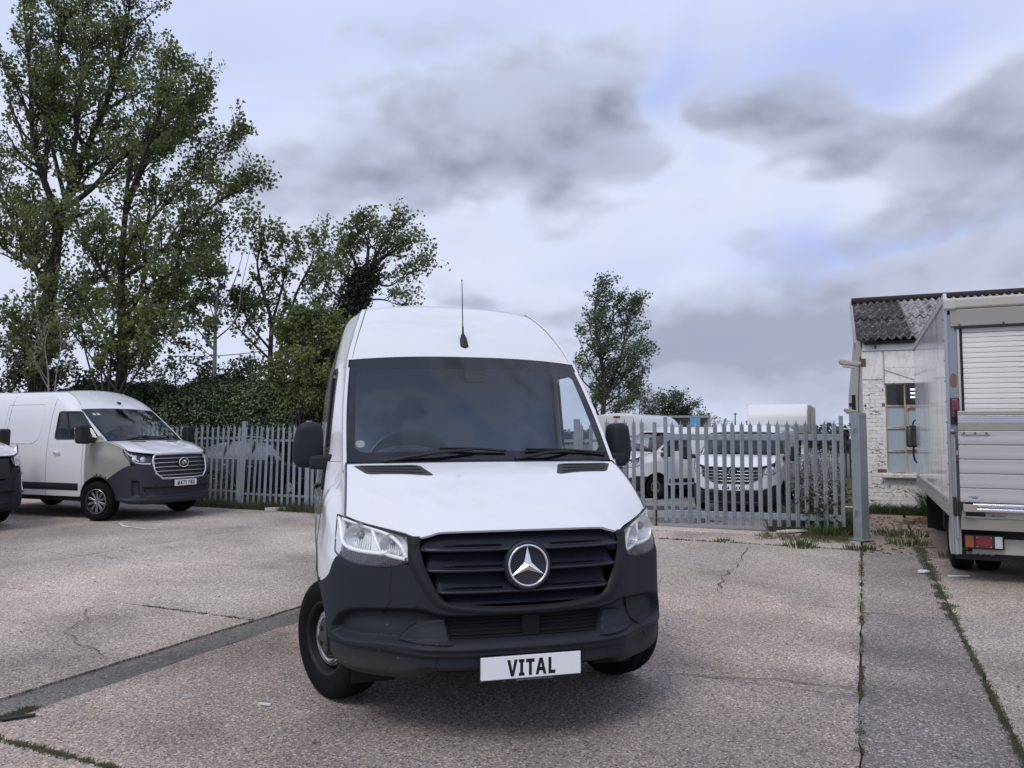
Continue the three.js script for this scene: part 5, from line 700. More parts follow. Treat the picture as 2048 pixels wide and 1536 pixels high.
// nose parts shared by these vans: bumper below a line, grille, lamps
function noseBumper(S, van, top, bot, mat, o = {}) {
  const N = S.N, arch = (s) => { const d = Math.abs(N.at(s)[1] - S.arch.f); return d < S.arch.R ? S.arch.y + Math.sqrt(S.arch.R ** 2 - d * d) : -1; };
  let e = 1.1; while (e < 1.8 && arch(e) < top(e) - 0.005) e += 0.004;
  const bb = (s) => Math.max(bot(Math.abs(s)), arch(Math.abs(s)));
  return part(o.name ?? 'bumper', grid(dense(-e, e, o.nu ?? 150), o.nv ?? 40, (s, v) => { const b = bb(s), t = Math.max(b + 0.001, top(Math.abs(s))), y = lerp(b, t, v), a = Math.abs(s); return N.front(s, y, (o.off ?? 0.01) - (o.disp ? o.disp(a, y) : 0) - 0.05 * Math.pow(1 - clamp(v * 9), 2)); }, { inside: [0, 1, -2.5], rim: 0.03 }), mat, van);
}
function noseLamp(S, van, m, s0, s1, top, bot, o = {}) {
  const N = S.N, L = sub('headlamp', van), SS = dense(s0, s1, 20).map((s) => s * m).sort((a, b) => a - b), T = (s) => top(Math.abs(s)), B = (s) => bot(Math.abs(s));
  part('lamp_bowl', grid(SS, 8, (s, v) => { const a = Math.abs(s), e = clamp(Math.min(a - s0, s1 - a) / 0.03), y = lerp(B(s), T(s), v); return N.front(s, y, 0.005 - 0.05 * smooth(e) * smooth(Math.min(v, 1 - v) * 7)); }, { inside: [0, 1, -2.5] }), o.bowl ?? std([0.08, 0.085, 0.09], 0.3, { metalness: 0.3 }), L);
  const sc = o.at ?? lerp(s0, s1, 0.55), yc = (top(sc) + bot(sc)) / 2, R = Math.min(0.07, (top(sc) - bot(sc)) * 0.4);
  for (const [ds, k] of o.bowls ?? [[0, 1], [-0.14, 0.75]]) { const p = N.front(m * (sc + ds), yc, -0.035); part('reflector', [new THREE.SphereGeometry(R * k, 18, 12).scale(1.1, 1, 0.55).translate(...p)], M.reflector, L); }
  for (const t of o.drl ?? [[[0.05, 0.1], [0.5, 0.08], [0.95, 0.3]]]) part('light_guide', tube(t.map(([a, b]) => { const s = lerp(s0, s1, a); return N.front(m * s, lerp(bot(s), top(s), b), -0.008); }), 0.011, 6), M.lampWhite, L);
  part('lens', noseGeo(N, SS, B, T, 0.012, { nv: 8 }), M.lens, L);
  part('lamp_seal', tube([...rangeOf(s0, s1, 12).map((s) => N.front(m * s, top(s), 0.006)), ...rangeOf(s1, s0, 12).map((s) => N.front(m * s, bot(s), 0.006))], 0.007, 5, 0.007, true), M.black, L);
}
const mirrorSet = (van, mat = M.black, y = 1.5, zb = 1.1) => { for (const m of [-1, 1]) doorMirror(van, m, { zb, depth: 0.17, r: 0.05, mat, outline: [[1.12, y - 0.15], [1.14, y + 0.0], [1.33, y + 0.0], [1.33, y - 0.15]].map(([x, yy], i) => [[1.1, 1.12, 1.33, 1.32][i], [y - 0.17, y + 0.17, y + 0.17, y - 0.16][i]]), arm: [[1.16, y - 0.12], [0.94, y - 0.16], [0.94, y - 0.06], [1.16, y - 0.02]], armD: 0.1 }); };
const placeVan = (name, label, X, D, yawDeg, y, group) => thing(name, label, 'van', [X, y, -D], THREE.MathUtils.degToRad(yawDeg), group);
{ // left: white van with a primer-grey wing and a broad chrome grille
  const S = vanBase({ wingMat: undefined, hubRing: M.silver, spokes: 10, mullion: 0.62, bulkMat: std([0.30, 0.32, 0.34], 0.8), handle: M.white2 });
  S.crease = (u, v) => 0.02 * (sst(0.5, 0.7, Math.abs(u)) - 1) * Math.sin(Math.PI * clamp(v));
  const van = placeVan('parked_van', 'white van with grey primer front wing and wide chrome grille, parked before the fence', -6.05, 14.27, 68, 0), N = shell(S, van), IN = [0, 1, -2.5];
  // replacement wing in primer: from the bonnet edge back to the door
  part('primer_wing', grid(dense(S.bonS + 0.004, N.sAtZ(1.30), 40, rangeOf(0, 30, 30).map((k) => N.sAtZ(1.0) - 0.42 * Math.cos(k / 30 * Math.PI))), 18, (s, v) => { const p = S.low(s, lerp(0.02, 0.995, v)); return [-p[0] - 0.005, p[1], p[2] + 0.003]; }, { inside: IN, rim: 0.01 }), M.primer, van, 'grey-green primer front wing');
  part('primer_pillar', grid(6, 6, (u, v) => { const y = lerp(S.belt, S.belt + 0.09 * (1 - u * 0.7), v), f = S.FB(y), p = S.UP(f[1] + 0.02 + u * 0.22, y); return [-p[0] - 0.005, p[1], p[2]]; }, { inside: IN }), M.primer, van);
  part('wing_tear', [tube(rangeOf(0, 1, 10).map((t) => { const p = S.low(lerp(1.42, 1.74, t), 0.96); return [-p[0] - 0.012, p[1] - 0.01, p[2]]; }), 0.012, 5), ...[0.2, 0.5, 0.8].map((t) => { const p = S.low(lerp(1.42, 1.74, t), 0.93); return new THREE.SphereGeometry(0.014, 8, 6).translate(-p[0] - 0.006, p[1], p[2]); })], M.black, van);
  const top = curve([[0, 0.72], [0.45, 0.72], [0.56, 0.80], [0.62, 0.99], [0.95, 0.99], [1.0, 0.985], [1.14, 0.93], [1.35, 0.80], [1.5, 0.7]]), bot = curve([[0, 0.30], [0.7, 0.30], [1.0, 0.31], [1.15, 0.34], [1.4, 0.4]]);
  noseBumper(S, van, top, bot, std([0.018, 0.020, 0.028], 0.55), { disp: (s, y) => 0.05 * sst(0, 0.03, Math.min(0.60 - y, y - 0.44, 0.78 - s + (y - 0.5) * 0.5)) + 0.05 * sst(0, 0.02, Math.min(0.72 - y, y - 0.44, s - 0.86, 1.0 - s)) * 1 - 0.025 * sst(0.42, 0.36, y) });
  const gT = () => 1.165, gS = 0.615;
  part('grille_back', noseGeo(N, dense(-gS, gS, 24), () => 0.745, gT, -0.02, { nv: 6 }), M.black, van);
  for (let k = 0; k < 5; k++) { const y = 0.80 + k * 0.075; part('grille_bar', grid(dense(-gS + 0.01, gS - 0.01, 40), [0, 0.3, 0.5, 0.7, 1], (s, v) => { const a = Math.abs(s); return N.front(s, y + 0.018 * sst(0.50, 0.56, a) * (k === 0 ? 1 : -0.4) + (v - 0.5) * 0.03, -0.012 + 0.03 * Math.sin(v * Math.PI)); }, { inside: IN }), std(0.62, 0.22, { metalness: 1 }), van); }
  const fr = [[-gS, 1.08], [-gS + 0.05, 1.17], [-0.3, 1.178], [0, 1.18], [0.3, 1.178], [gS - 0.05, 1.17], [gS, 1.08], [gS, 0.93], [gS - 0.03, 0.84], [gS - 0.14, 0.745], [0.25, 0.738], [0, 0.736], [-0.25, 0.738], [-gS + 0.14, 0.745], [-gS + 0.03, 0.84], [-gS, 0.93]];
  part('grille_frame', tube(fr.map(([s, y]) => N.front(s, y, 0.012)), 0.021, 8, 0.021, true), std(0.7, 0.18, { metalness: 1 }), van);
  { const b = sub('badge', van), p = N.front(0, 1.02, 0.03); b.position.set(...p); part('badge_dish', mv(cyl(0.085, 0.085, 0.012, 28, 0, 0, 0, 'z'), 0, 0, 0).scale(1.25, 1, 1), M.blackGloss, b); part('badge_ring', new THREE.TorusGeometry(0.085, 0.009, 8, 36).scale(1.25, 1, 1), M.chrome, b); part('badge_emblem', [prism([[-0.075, -0.03], [-0.03, 0.045], [-0.003, 0.0], [-0.03, -0.045], [-0.045, -0.02], [-0.03, 0.0], [-0.05, -0.01]], 0.012, 0.002), prism([[0.075, -0.03], [0.03, 0.045], [0.003, 0.0], [0.03, -0.045], [0.045, -0.02], [0.03, 0.0], [0.05, -0.01]], 0.012, 0.002), prism([[0, 0.05], [0.02, 0.02], [0, -0.005], [-0.02, 0.02]], 0.012, 0.002)].map((g) => g.translate(0, 0, 0.012)), M.chrome, b); }
  const lT = curve([[0.6, 1.135], [0.8, 1.17], [1.02, 1.25], [1.10, 1.27]]), lB = curve([[0.6, 0.985], [0.9, 1.0], [1.0, 1.06], [1.10, 1.25]]);
  for (const m of [-1, 1]) noseLamp(S, van, m, 0.64, 1.09, lT, lB, { at: 0.82, bowls: [[-0.05, 0.8], [0.09, 0.8]], drl: [[[0.03, 0.12], [0.35, 0.1], [0.6, 0.14]], [[0.5, 0.75], [0.75, 0.6], [0.97, 0.8]], [[0.45, 0.3], [0.62, 0.45], [0.7, 0.75]]] });
  plate(van, 'MK71 FRX', [0, 0.655, 0.055], 0, 0.52, 0.111, { width: 0.84, size: 1.0 });
  wipers(S, van, [[-0.3, 0.10, 0.30, 0.05, -0.6, 0.0], [0.35, 0.10, 0.92, 0.06, 0.25, 0.0]]);
  part('scuttle', grid(rangeOf(-0.97, 0.97, 20), 2, (u, v) => { const a = S.wsp(u, 0.0, 0.004), b = S.bonnet(u, 0.97); return [lerp(a[0], b[0], v), lerp(a[1], b[1], v) + 0.002, lerp(a[2], b[2], v)]; }), M.black, van);
  for (const m of [-1, 1]) part('bonnet_vent', grid(8, 2, (u, v) => { const p = S.bonnet(m * lerp(0.28, 0.62, u), lerp(0.86, 0.91, v)); return [p[0], p[1] + 0.005, p[2]]; }), M.black, van);
  part('roof_marker', [new THREE.SphereGeometry(1, 12, 8).scale(0.03, 0.03, 0.07).translate(...S.roof(0.02, 0.3))], M.black, van);
  part('rain_sensor', prism([[-0.15, 0.2], [0.15, 0.2], [0.05, 0.0], [-0.05, 0.0]], 0.04).rotateX(-0.6).translate(0.03, 1.86, -1.58), M.black, van);
  for (const [u, v] of [[-0.82, 0.84], [-0.73, 0.84]]) { const p = S.wsp(u, v, -0.012); part('windscreen_sticker', box(0.06, 0.05, 0.004, 0, 0, 0).rotateX(-0.8).translate(...p), std(0.75, 0.6), van); }
  mirrorSet(van, M.black, 1.53, 1.12);
  for (const m of [-1, 1]) { const g = grid(rangeOf(0, 1, 20), 6, (u, v) => { const z = lerp(2.6, 3.45, u), y = lerp(1.5, 2.05, v), p = S.UP(z, y); return [(p[0] - 0.012) * m, p[1], p[2]]; }); const rim = [...rangeOf(0, 1, 10).map((t) => [lerp(2.55, 3.5, t), 2.09]), ...rangeOf(0, 1, 10).map((t) => [3.5 + 0.02, lerp(2.05, 1.42, t)]), ...rangeOf(0, 1, 10).map((t) => [lerp(3.5, 2.7, t), 1.36]), [2.56, 1.44], [2.5, 1.7], [2.5, 2.0]]; part('panel_crease', tube(rim.map(([z, y]) => { const p = y > S.belt ? S.UP(z, y) : [S.side(y), y, -z]; return [(p[0] - 0.002) * m, p[1], p[2]]; }), 0.010, 5, 0.010, true), M.white, van); }
  for (const [x, z, t] of [[-0.92, 1.0, 0.12], [0.92, 1.0, 0.12], [-0.9, 4.6, 0], [0.9, 4.6, 0]]) addWheel(van, S, x, z, 0.35, t, 'alloy');
}
{ // far left: nose of another van coming in from the edge
  const S = vanBase({ spokes: 8 }), van = placeVan('parked_van', 'white van with charcoal bumper cut off by the left edge of the photo', -8.33, 12.14, 68, 0), N = shell(S, van);
  const top = curve([[0, 0.78], [0.4, 0.8], [0.6, 0.98], [0.85, 1.0], [1.0, 0.97], [1.2, 0.88], [1.5, 0.7]]), bot = curve([[0, 0.28], [1.0, 0.3], [1.4, 0.4]]);
  noseBumper(S, van, top, bot, M.bumper, { disp: (s, y) => 0.05 * sst(0, 0.03, Math.min(0.62 - y, y - 0.45, 0.6 - s)) });
  part('grille_back', noseGeo(N, dense(-0.5, 0.5, 20), () => 0.82, () => 1.14, 0.012, { nv: 5 }), M.black, van);
  for (const m of [-1, 1]) { noseLamp(S, van, m, 0.62, 1.06, curve([[0.6, 1.16], [0.9, 1.25], [1.06, 1.36]]), curve([[0.6, 1.01], [0.9, 1.03], [1.06, 1.12]]), { bowl: M.lampWhite }); part('lamp_trim', tube([[0.72, 0.92], [0.95, 0.90], [1.08, 0.85], [1.10, 0.74], [1.04, 0.62], [0.9, 0.58]].map(([s, y]) => N.front(m * s, y, 0.02)), 0.022, 8), M.lampWhite, van); }
  wipers(S, van, [[-0.3, 0.10, 0.30, 0.05, -0.6, 0.0], [0.35, 0.10, 0.92, 0.06, 0.25, 0.0]]); mirrorSet(van, M.black, 1.46, 1.3);
  for (const [x, z] of [[-0.9, 1.0], [0.9, 1.0], [-0.9, 4.6], [0.9, 4.6]]) addWheel(van, S, x, z, 0.345, 0, 'steel');
}
const lowVan = (o = {}) => vanBase({   // a lower, rounder panel van
  plan: [[0, 0], [0.25, 0.01], [0.48, 0.05], [0.66, 0.13], [0.8, 0.27], [0.9, 0.46], [0.95, 0.66], [0.97, 0.9], [0.98, 1.3], [0.98, 2.4], [0.98, 4.2], [0.96, 4.95], [0.9, 5.02]],
  tum: [[0.3, 0.04], [0.6, 0.01], [1.0, 0.0], [1.2, 0.02], [1.3, 0.03], [1.7, 0.12], [1.82, 0.18], [1.9, 0.26]], len: 5.02, bonTop: [[0, 1.02], [0.5, 1.03], [1.0, 1.12]],
  ws: { bx: 0.82, by: 1.27, bym: 1.285, bzc: 1.0, bzm: 0.86, tx: 0.76, ty: 1.76, tym: 1.79, tzc: 1.72, tzm: 1.62 }, belt: 1.27, win: { yt: 1.74, zf0: 1.1, zf1: 1.68, zr: 2.15 }, roofX: 0.72, roofY: 1.9, crown: 0.05, crest: 2.05,
  wingBot: [[1.0, 0.7], [1.3, 0.66], [1.6, 0.66]], sArch: 1.45, sill: 0.36, arch: { f: 0.93, r: 4.0, R: 0.39, y: 0.33 }, doorF: 1.3, strip: [0.42, 0.54], bulk: 2.2, ...o });
{ // behind the gate, nose on
  const S = lowVan(), van = placeVan('parked_van', 'white van with a black chrome-barred grille facing the camera behind the gate', 4.76, 16.8, -26, -0.21), N = shell(S, van), IN = [0, 1, -2.5];
  const top = curve([[0, 0.50], [0.6, 0.50], [0.85, 0.56], [1.0, 0.60], [1.3, 0.58], [1.5, 0.5]]), bot = curve([[0, 0.20], [0.9, 0.21], [1.3, 0.3]]);
  noseBumper(S, van, (s) => top(s) + 0.0, bot, std([0.02, 0.021, 0.024], 0.6), { disp: (s, y) => 0.04 * sst(0, 0.02, Math.min(0.46 - y, y - 0.26, 0.66 - s)) });
  noseBumper(S, van, curve([[0, 0.98], [0.5, 0.98], [1.0, 0.95], [1.5, 0.7]]), (s) => top(s) + 0.004, M.white, { name: 'front_panel', off: 0.004 });
  const gb = (s) => 0.66 + 0.14 * Math.max(0, Math.abs(s) - 0.35) / 0.3; part('grille_back', noseGeo(N, dense(-0.66, 0.66, 24), gb, () => 0.995, 0.012, { nv: 5 }), M.black, van);
  for (const y of [0.72, 0.79, 0.86, 0.93]) { const e = Math.min(0.64, 0.35 + (y - 0.66) / 0.14 * 0.3); part('grille_bar', tube(rangeOf(-e, e, 16).map((s) => N.front(s, y + 0.02 * Math.abs(s), 0.022)), 0.008, 6), std(0.7, 0.25, { metalness: 1 }), van); }
  { const b = sub('badge', van); b.position.set(...N.front(0, 0.92, 0.03)); part('badge_surround', prism([[-0.16, 0.08], [-0.06, 0.09], [0, 0.13], [0.06, 0.09], [0.16, 0.08], [0.08, -0.02], [0, -0.12], [-0.08, -0.02]], 0.02, 0.004), M.blackGloss, b); const o = [[0, 0.105], [0.07, 0], [0, -0.105], [-0.07, 0]], i = [[0, 0.055], [0.036, 0], [0, -0.055], [-0.036, 0]]; const s = new THREE.Shape(o.map((p) => new THREE.Vector2(...p))); s.holes.push(new THREE.Path(i.map((p) => new THREE.Vector2(...p)))); part('badge_diamond', new THREE.ExtrudeGeometry(s, { depth: 0.012, bevelEnabled: false }).translate(0, 0, 0.01), M.chrome, b); }
  for (const m of [-1, 1]) noseLamp(S, van, m, 0.68, 1.07, curve([[0.6, 0.99], [0.85, 1.06], [1.07, 1.16]]), curve([[0.6, 0.87], [0.85, 0.86], [1.07, 0.92]]), { bowl: std(0.35, 0.25, { metalness: 0.6 }) });
  plate(van, 'L24 RMX', [-0.0, 0.575, 0.03], 0, 0.52, 0.111, { width: 0.8, size: 1.0 });
  wipers(S, van, [[-0.3, 0.10, 0.30, 0.05, -0.6, 0.0], [0.35, 0.10, 0.92, 0.06, 0.25, 0.0]]); mirrorSet(van, M.black, 1.30, 1.1);
  for (const [x, z] of [[-0.84, 0.93], [0.84, 0.93], [-0.84, 4.0], [0.84, 4.0]]) addWheel(van, S, x, z, 0.33, 0, 'steel');
  // its neighbours, parked in echelon
  const twin = (label, X, D, yaw) => { const c = van.clone(); c.name = numbered('parked_van'); scene.add(c); c.position.set(X, -0.23, -D); c.rotation.y = THREE.MathUtils.degToRad(yaw); c.userData = { label, category: 'van' }; const np = c.children.find((q) => q.name === 'number_plate'); if (np) c.remove(np); return c; };
  twin('low white van seen side-on between the white mirror and the gate stile', 2.62, 21.2, -62);
  twin('white van half hidden behind the left end of the gate', 4.35, 23.4, -55);
  twin('white van seen through the gate just left of the chrome-grilled van', 5.6, 25.6, -50);
}
{ // tall panel van seen from behind
  const S = vanBase({ paint: M.white2, win: { yt: 1.9, zf0: 1.05, zf1: 1.6, zr: 2.1 } }), van = placeVan('parked_van', 'tall white panel van seen from behind with red roof brake lamp', 6.1, 29.3, 150, -0.22), N = shell(S, van);
  part('brake_lamp', box(0.24, 0.05, 0.03, 0, 2.27, -S.len - 0.04, 0.012), M.red, van); part('door_gap', tube([[0, 0.45, -S.len - 0.034], [0, 2.3, -S.len - 0.034]], 0.008, 5), M.seam, van);
  for (const m of [-1, 1]) { part('tail_lamp', box(0.1, 0.5, 0.05, m * 0.93, 1.1, -S.len - 0.01, 0.02), M.red, van); part('hinge', box(0.05, 0.07, 0.03, m * 0.8, 1.85, -S.len - 0.03, 0.01), M.white, van); }
  mirrorSet(van, M.black, 1.53, 1.12);
  for (const [x, z] of [[-0.9, 1.0], [0.9, 1.0], [-0.9, 4.6], [0.9, 4.6]]) addWheel(van, S, x, z, 0.345, 0, 'steel');
}
function boxVan(label, X, D, yaw, { w = 2.2, h = 2.5, len = 4, luton = true, mark, bodyMat = M.white2 }) {
  const v = thing('box_van', label, 'van', [X, -0.23, -D], THREE.MathUtils.degToRad(yaw)), b = 0.62;   // nose towards +z at z = 0
  part('box_body', [box(w, h - 0.6, len, 0, b + (h - 0.6) / 2, -2.0 - len / 2, 0.03)], bodyMat, v);
  if (luton) part('luton_head', mv(prism(roundPoly([[0, 0], [0, 1.08], [1.2, 1.08], [1.62, 0.75], [1.66, 0.25], [1.2, 0.0]], [0.01, 0.02, 0.3, 0.3, 0.1, 0.1], 5), w - 0.02, 0.05, 3).rotateY(-Math.PI / 2), 0, h - 1.06, -2.0), std(0.72, 0.5), v);
  for (const m of [-1, 1]) { part('edge_trim', box(0.05, h - 0.6, 0.05, m * (w / 2), b + (h - 0.6) / 2, -2.02, 0.01), std([0.45, 0.44, 0.41], 0.5), v); part('skirt_rail', box(0.05, 0.12, len, m * (w / 2), b + 0.04, -2 - len / 2, 0.01), std([0.4, 0.39, 0.35], 0.5), v); }
  part('cab', [mv(prism(roundPoly([[0, 0.35], [0, 1.75], [0.5, 1.78], [1.15, 1.25], [1.9, 1.05], [2.0, 0.7], [1.95, 0.3]], 0.12, 4), 1.9, 0.08, 3).rotateY(-Math.PI / 2), 0, 0, -2.0)], M.white, v);
  part('windscreen', box(1.55, 0.72, 0.02, 0, 0, 0, 0.01).rotateX(-0.86).translate(0, 1.525, -1.13), M.blackGloss, v);
  for (const m of [-1, 1]) { part('cab_window', box(0.02, 0.42, 0.75, m * 0.955, 1.42, -1.65, 0.01), M.blackGloss, v); for (const [z, R] of [[-0.95, 0.34], [-2.0 - len * 0.62, 0.34]]) { const g = sub('wheel', v), G = wheelGeo(R, 0.22, 0.2); g.position.set(m * 0.86, R, z); part('tyre', G.tyre, M.rubber, g); part('rim', G.lx([[0.2, 0.06], [0.15, 0.08], [0, 0.05]]), M.silver, g); } part('door_mirror', box(0.2, 0.35, 0.1, m * 1.12, 1.4, -0.98, 0.04), M.black, v); }
  part('grille', box(1.2, 0.3, 0.04, 0, 0.75, 0.0, 0.02), M.black, v); for (const m of [-1, 1]) part('headlamp', box(0.3, 0.2, 0.1, m * 0.78, 0.95, -0.08, 0.03), M.clearLamp, v);
  part('tail_frame', [box(w, 0.08, 0.04, 0, h - 0.02, -2.02 - len, 0.01), box(0.08, h - 0.6, 0.04, -w / 2 + 0.04, b + (h - 0.6) / 2, -2.02 - len), box(0.08, h - 0.6, 0.04, w / 2 - 0.04, b + (h - 0.6) / 2, -2.02 - len)], std([0.4, 0.4, 0.38], 0.5), v);
  if (mark) mark(v, w, h, len); return v;
}
boxVan('white box van with tall rounded body over its cab behind the gate', 9.45, 27.6, -24, { w: 2.1, h: 2.80, len: 4.2, bodyMat: M.cream });
boxVan('open grey-topped box lorry with a pale blue panel behind the gate', 6.2, 36, 188, { w: 1.8, h: 2.42, len: 3.6, luton: false, mark: (v, w, h, len) => { part('rear_opening', box(w - 0.25, 1.7, 0.02, 0, 1.55, -2.02 - len), std(0.05, 0.9), v); part('blue_panel', box(0.42, 0.6, 0.02, -0.25, 2.05, -2.045 - len), std([0.16, 0.42, 0.62], 0.6), v); part('white_figure', box(0.07, 0.3, 0.01, -0.25, 1.98, -2.06 - len), std(0.8, 0.6), v); } });
{ // dark blue estate car beyond the left fence
  const mk = (label, X, D, yaw, paint, y = -0.05) => {
    const c = thing('parked_car', label, 'car', [X, y, -D], THREE.MathUtils.degToRad(yaw)), L = 4.45;
    // lower body: half width and top height along the car; zb back from the nose
    const hw = curve([[0, 0.62], [0.12, 0.74], [0.5, 0.85], [1.0, 0.885], [2.2, 0.90], [3.6, 0.885], [4.2, 0.80], [4.45, 0.66]]), ty = curve([[0, 0.68], [0.15, 0.78], [0.5, 0.87], [1.15, 0.97], [1.5, 0.99], [3.0, 1.0], [4.0, 1.02], [4.45, 0.98]]), nz = curve([[-1, 0.12], [0, 0.0], [1, 0.12]]);
    const arch = (z) => { for (const q of [0.9, 3.52]) { const d = Math.abs(z - q); if (d < 0.36) return 0.33 + Math.sqrt(0.36 ** 2 - d * d); } return 0.2; };
    const zs = dense(0, L, 60, [0.9, 3.52].flatMap((q) => rangeOf(0, 20, 20).map((k) => q - 0.3599 * Math.cos(k / 20 * Math.PI))));
    for (const m of [-1, 1]) part('body_side', grid(zs, 14, (z, v) => { const yb = arch(z), t = ty(z), y = lerp(t, yb, v), bul = 0.03 * Math.sin(clamp((y - 0.2) / (t - 0.2)) * Math.PI * 0.95) - 0.03; return [m * (hw(z) + bul - 0.02 * sst(0.9, 1, (y - 0.2) / (t - 0.2))), y, -z]; }, { inside: [0, 0.6, -2.2], rim: 0.02 }), paint, c);
    part('bonnet', grid(20, zs.filter((z) => z <= 1.35), (u, z) => { const x = (u * 2 - 1) * (hw(z) - 0.065); return [x, ty(z) + 0.045 * (1 - (u * 2 - 1) ** 2) * sst(0, 0.5, z), -z]; }, { inside: [0, 0, -0.7] }), paint, c);
    part('front_bumper', grid(rangeOf(-1, 1, 24), 10, (u, v) => { const y = lerp(0.2, 0.70, v); return [u * 0.66, y, 0.06 * (1 - u * u) + 0.03 * Math.sin(v * 3.1) - 0.02 * u * u]; }, { inside: [0, 0.5, -1] }), paint, c); part('grille', box(0.8, 0.16, 0.04, 0, 0.62, 0.075, 0.02), M.black, c); part('lower_grille', box(1.0, 0.14, 0.04, 0, 0.34, 0.08, 0.02), M.black, c);
    // greenhouse
    const gx = (y) => lerp(0.80, 0.60, sst(0.98, 1.46, y)), P = { a0: [1.12, 0.98], a1: [1.86, 1.40], r: [2.5, 1.46], r2: [3.5, 1.42], d1: [3.98, 1.33], d0: [4.36, 1.0] };
    const roofC = curve([[1.12, 0.98], [1.5, 1.22], [1.86, 1.385], [2.2, 1.445], [2.7, 1.465], [3.4, 1.44], [3.95, 1.36], [4.15, 1.22], [4.38, 1.0]]);
    part('roof', grid(rangeOf(-1, 1, 16), rangeOf(1.84, 4.0, 20), (u, z) => [u * (gx(roofC(z)) - 0.0), roofC(z) + 0.035 * (1 - u * u), -z], { inside: [0, 0.8, -2.6] }), paint, c);
    part('windscreen', grid(rangeOf(-1, 1, 14), rangeOf(1.14, 1.86, 8), (u, z) => [u * (gx(roofC(z)) - 0.03), roofC(z) + 0.03 * (1 - u * u), -z + 0.07 * (1 - u * u)], { inside: [0, 0.8, -2.6] }), M.glassCar, c); part('rear_window', grid(rangeOf(-1, 1, 14), rangeOf(3.98, 4.36, 8), (u, z) => [u * (gx(roofC(z)) - 0.03), roofC(z), -z], { inside: [0, 0.8, -2.6] }), M.glassCar, c);
    for (const m of [-1, 1]) {
      const sidef = (z, v) => { const t = roofC(z), y = lerp(0.985, t, v); return [m * gx(y), y, -z]; };
      for (const [z0, z1] of [[1.22, 2.32], [2.40, 3.30], [3.36, 4.08]]) part('side_window', grid(rangeOf(z0, z1, 14), 6, (z, v) => { const t = roofC(z) - 0.055, y = lerp(1.01, Math.max(1.015, t), v); return [m * (gx(y) - 0.004), y, -z]; }), M.glassDusty, c);
      const fr = (pts, r) => tube(pts.map(([z, v]) => sidef(z, v)), r, 6); part('window_frame', [fr(rangeOf(1.16, 4.3, 24).map((z) => [z, 0.97]), 0.028)], paint, c); part('pillar', [fr([[2.36, 0], [2.36, 1]], 0.04), fr([[3.33, 0], [3.33, 1]], 0.04), fr([[4.12, 0], [4.12, 1]], 0.05)], M.black, c); part('waist_trim', tube(rangeOf(1.2, 4.2, 16).map((z) => [m * 0.842, 1.0, -z]), 0.012, 5), M.silver, c); part('roof_bar', tube(rangeOf(2.1, 3.7, 10).map((z) => [m * 0.58, roofC(z) + 0.045, -z]), 0.015, 6), M.silver, c);
      part('headlamp', grid(8, 5, (u, v) => { const z = lerp(0.05, 0.62, u); return [m * (hw(z) - 0.05 + 0.035 * v * (1 - v)), lerp(ty(z) - 0.19 + 0.1 * u, ty(z) - 0.02, v), -z + 0.01]; }), phys(0.75, 0.08, { clearcoat: 1, metalness: 0.3 }), c); part('tail_lamp', box(0.14, 0.22, 0.25, m * 0.76, 0.86, -4.28, 0.04), M.red, c); part('door_mirror', box(0.2, 0.13, 0.11, m * 0.98, 1.04, -1.42, 0.045, 3), paint, c); part('door_handle', box(0.02, 0.025, 0.16, m * 0.905, 0.84, -2.2, 0.008), M.silver, c); part('door_handle', box(0.02, 0.025, 0.16, m * 0.90, 0.85, -3.15, 0.008), M.silver, c); part('sill', box(0.05, 0.1, 1.9, m * 0.83, 0.23, -2.2, 0.02), M.black, c);
      for (const z of [0.9, 3.52]) { addWheel(c, { spokes: 7, tyreW: 0.21, alloy: std(0.72, 0.4, { metalness: 0.3 }) }, m * 0.78, z, 0.325, z < 1 ? -0.30 : 0, 'alloy'); part('arch_liner', grid(16, 1, (u, v) => { const a = u * Math.PI; return [m * lerp(0.82, 0.45, v), 0.33 + Math.sin(a) * 0.362, -(z - Math.cos(a) * 0.362)]; }), M.under, c); }
    }
    part('floor', box(1.5, 0.06, 4.1, 0, 0.24, -2.2), M.under, c); part('seats', [box(1.2, 0.55, 0.15, 0, 0.95, -2.35, 0.05), box(1.3, 0.5, 0.15, 0, 0.93, -3.3, 0.05), box(1.3, 0.35, 0.3, 0, 0.78, -1.25, 0.05)], M.seat, c);
    return c;
  };
  mk('dark blue estate car parked behind the left palisade fence', -3.62, 17.15, 57, phys([0.004, 0.006, 0.015], 0.4, { clearcoat: 0.45, clearcoatRoughness: 0.03, specularIntensity: 0.5 }));
}
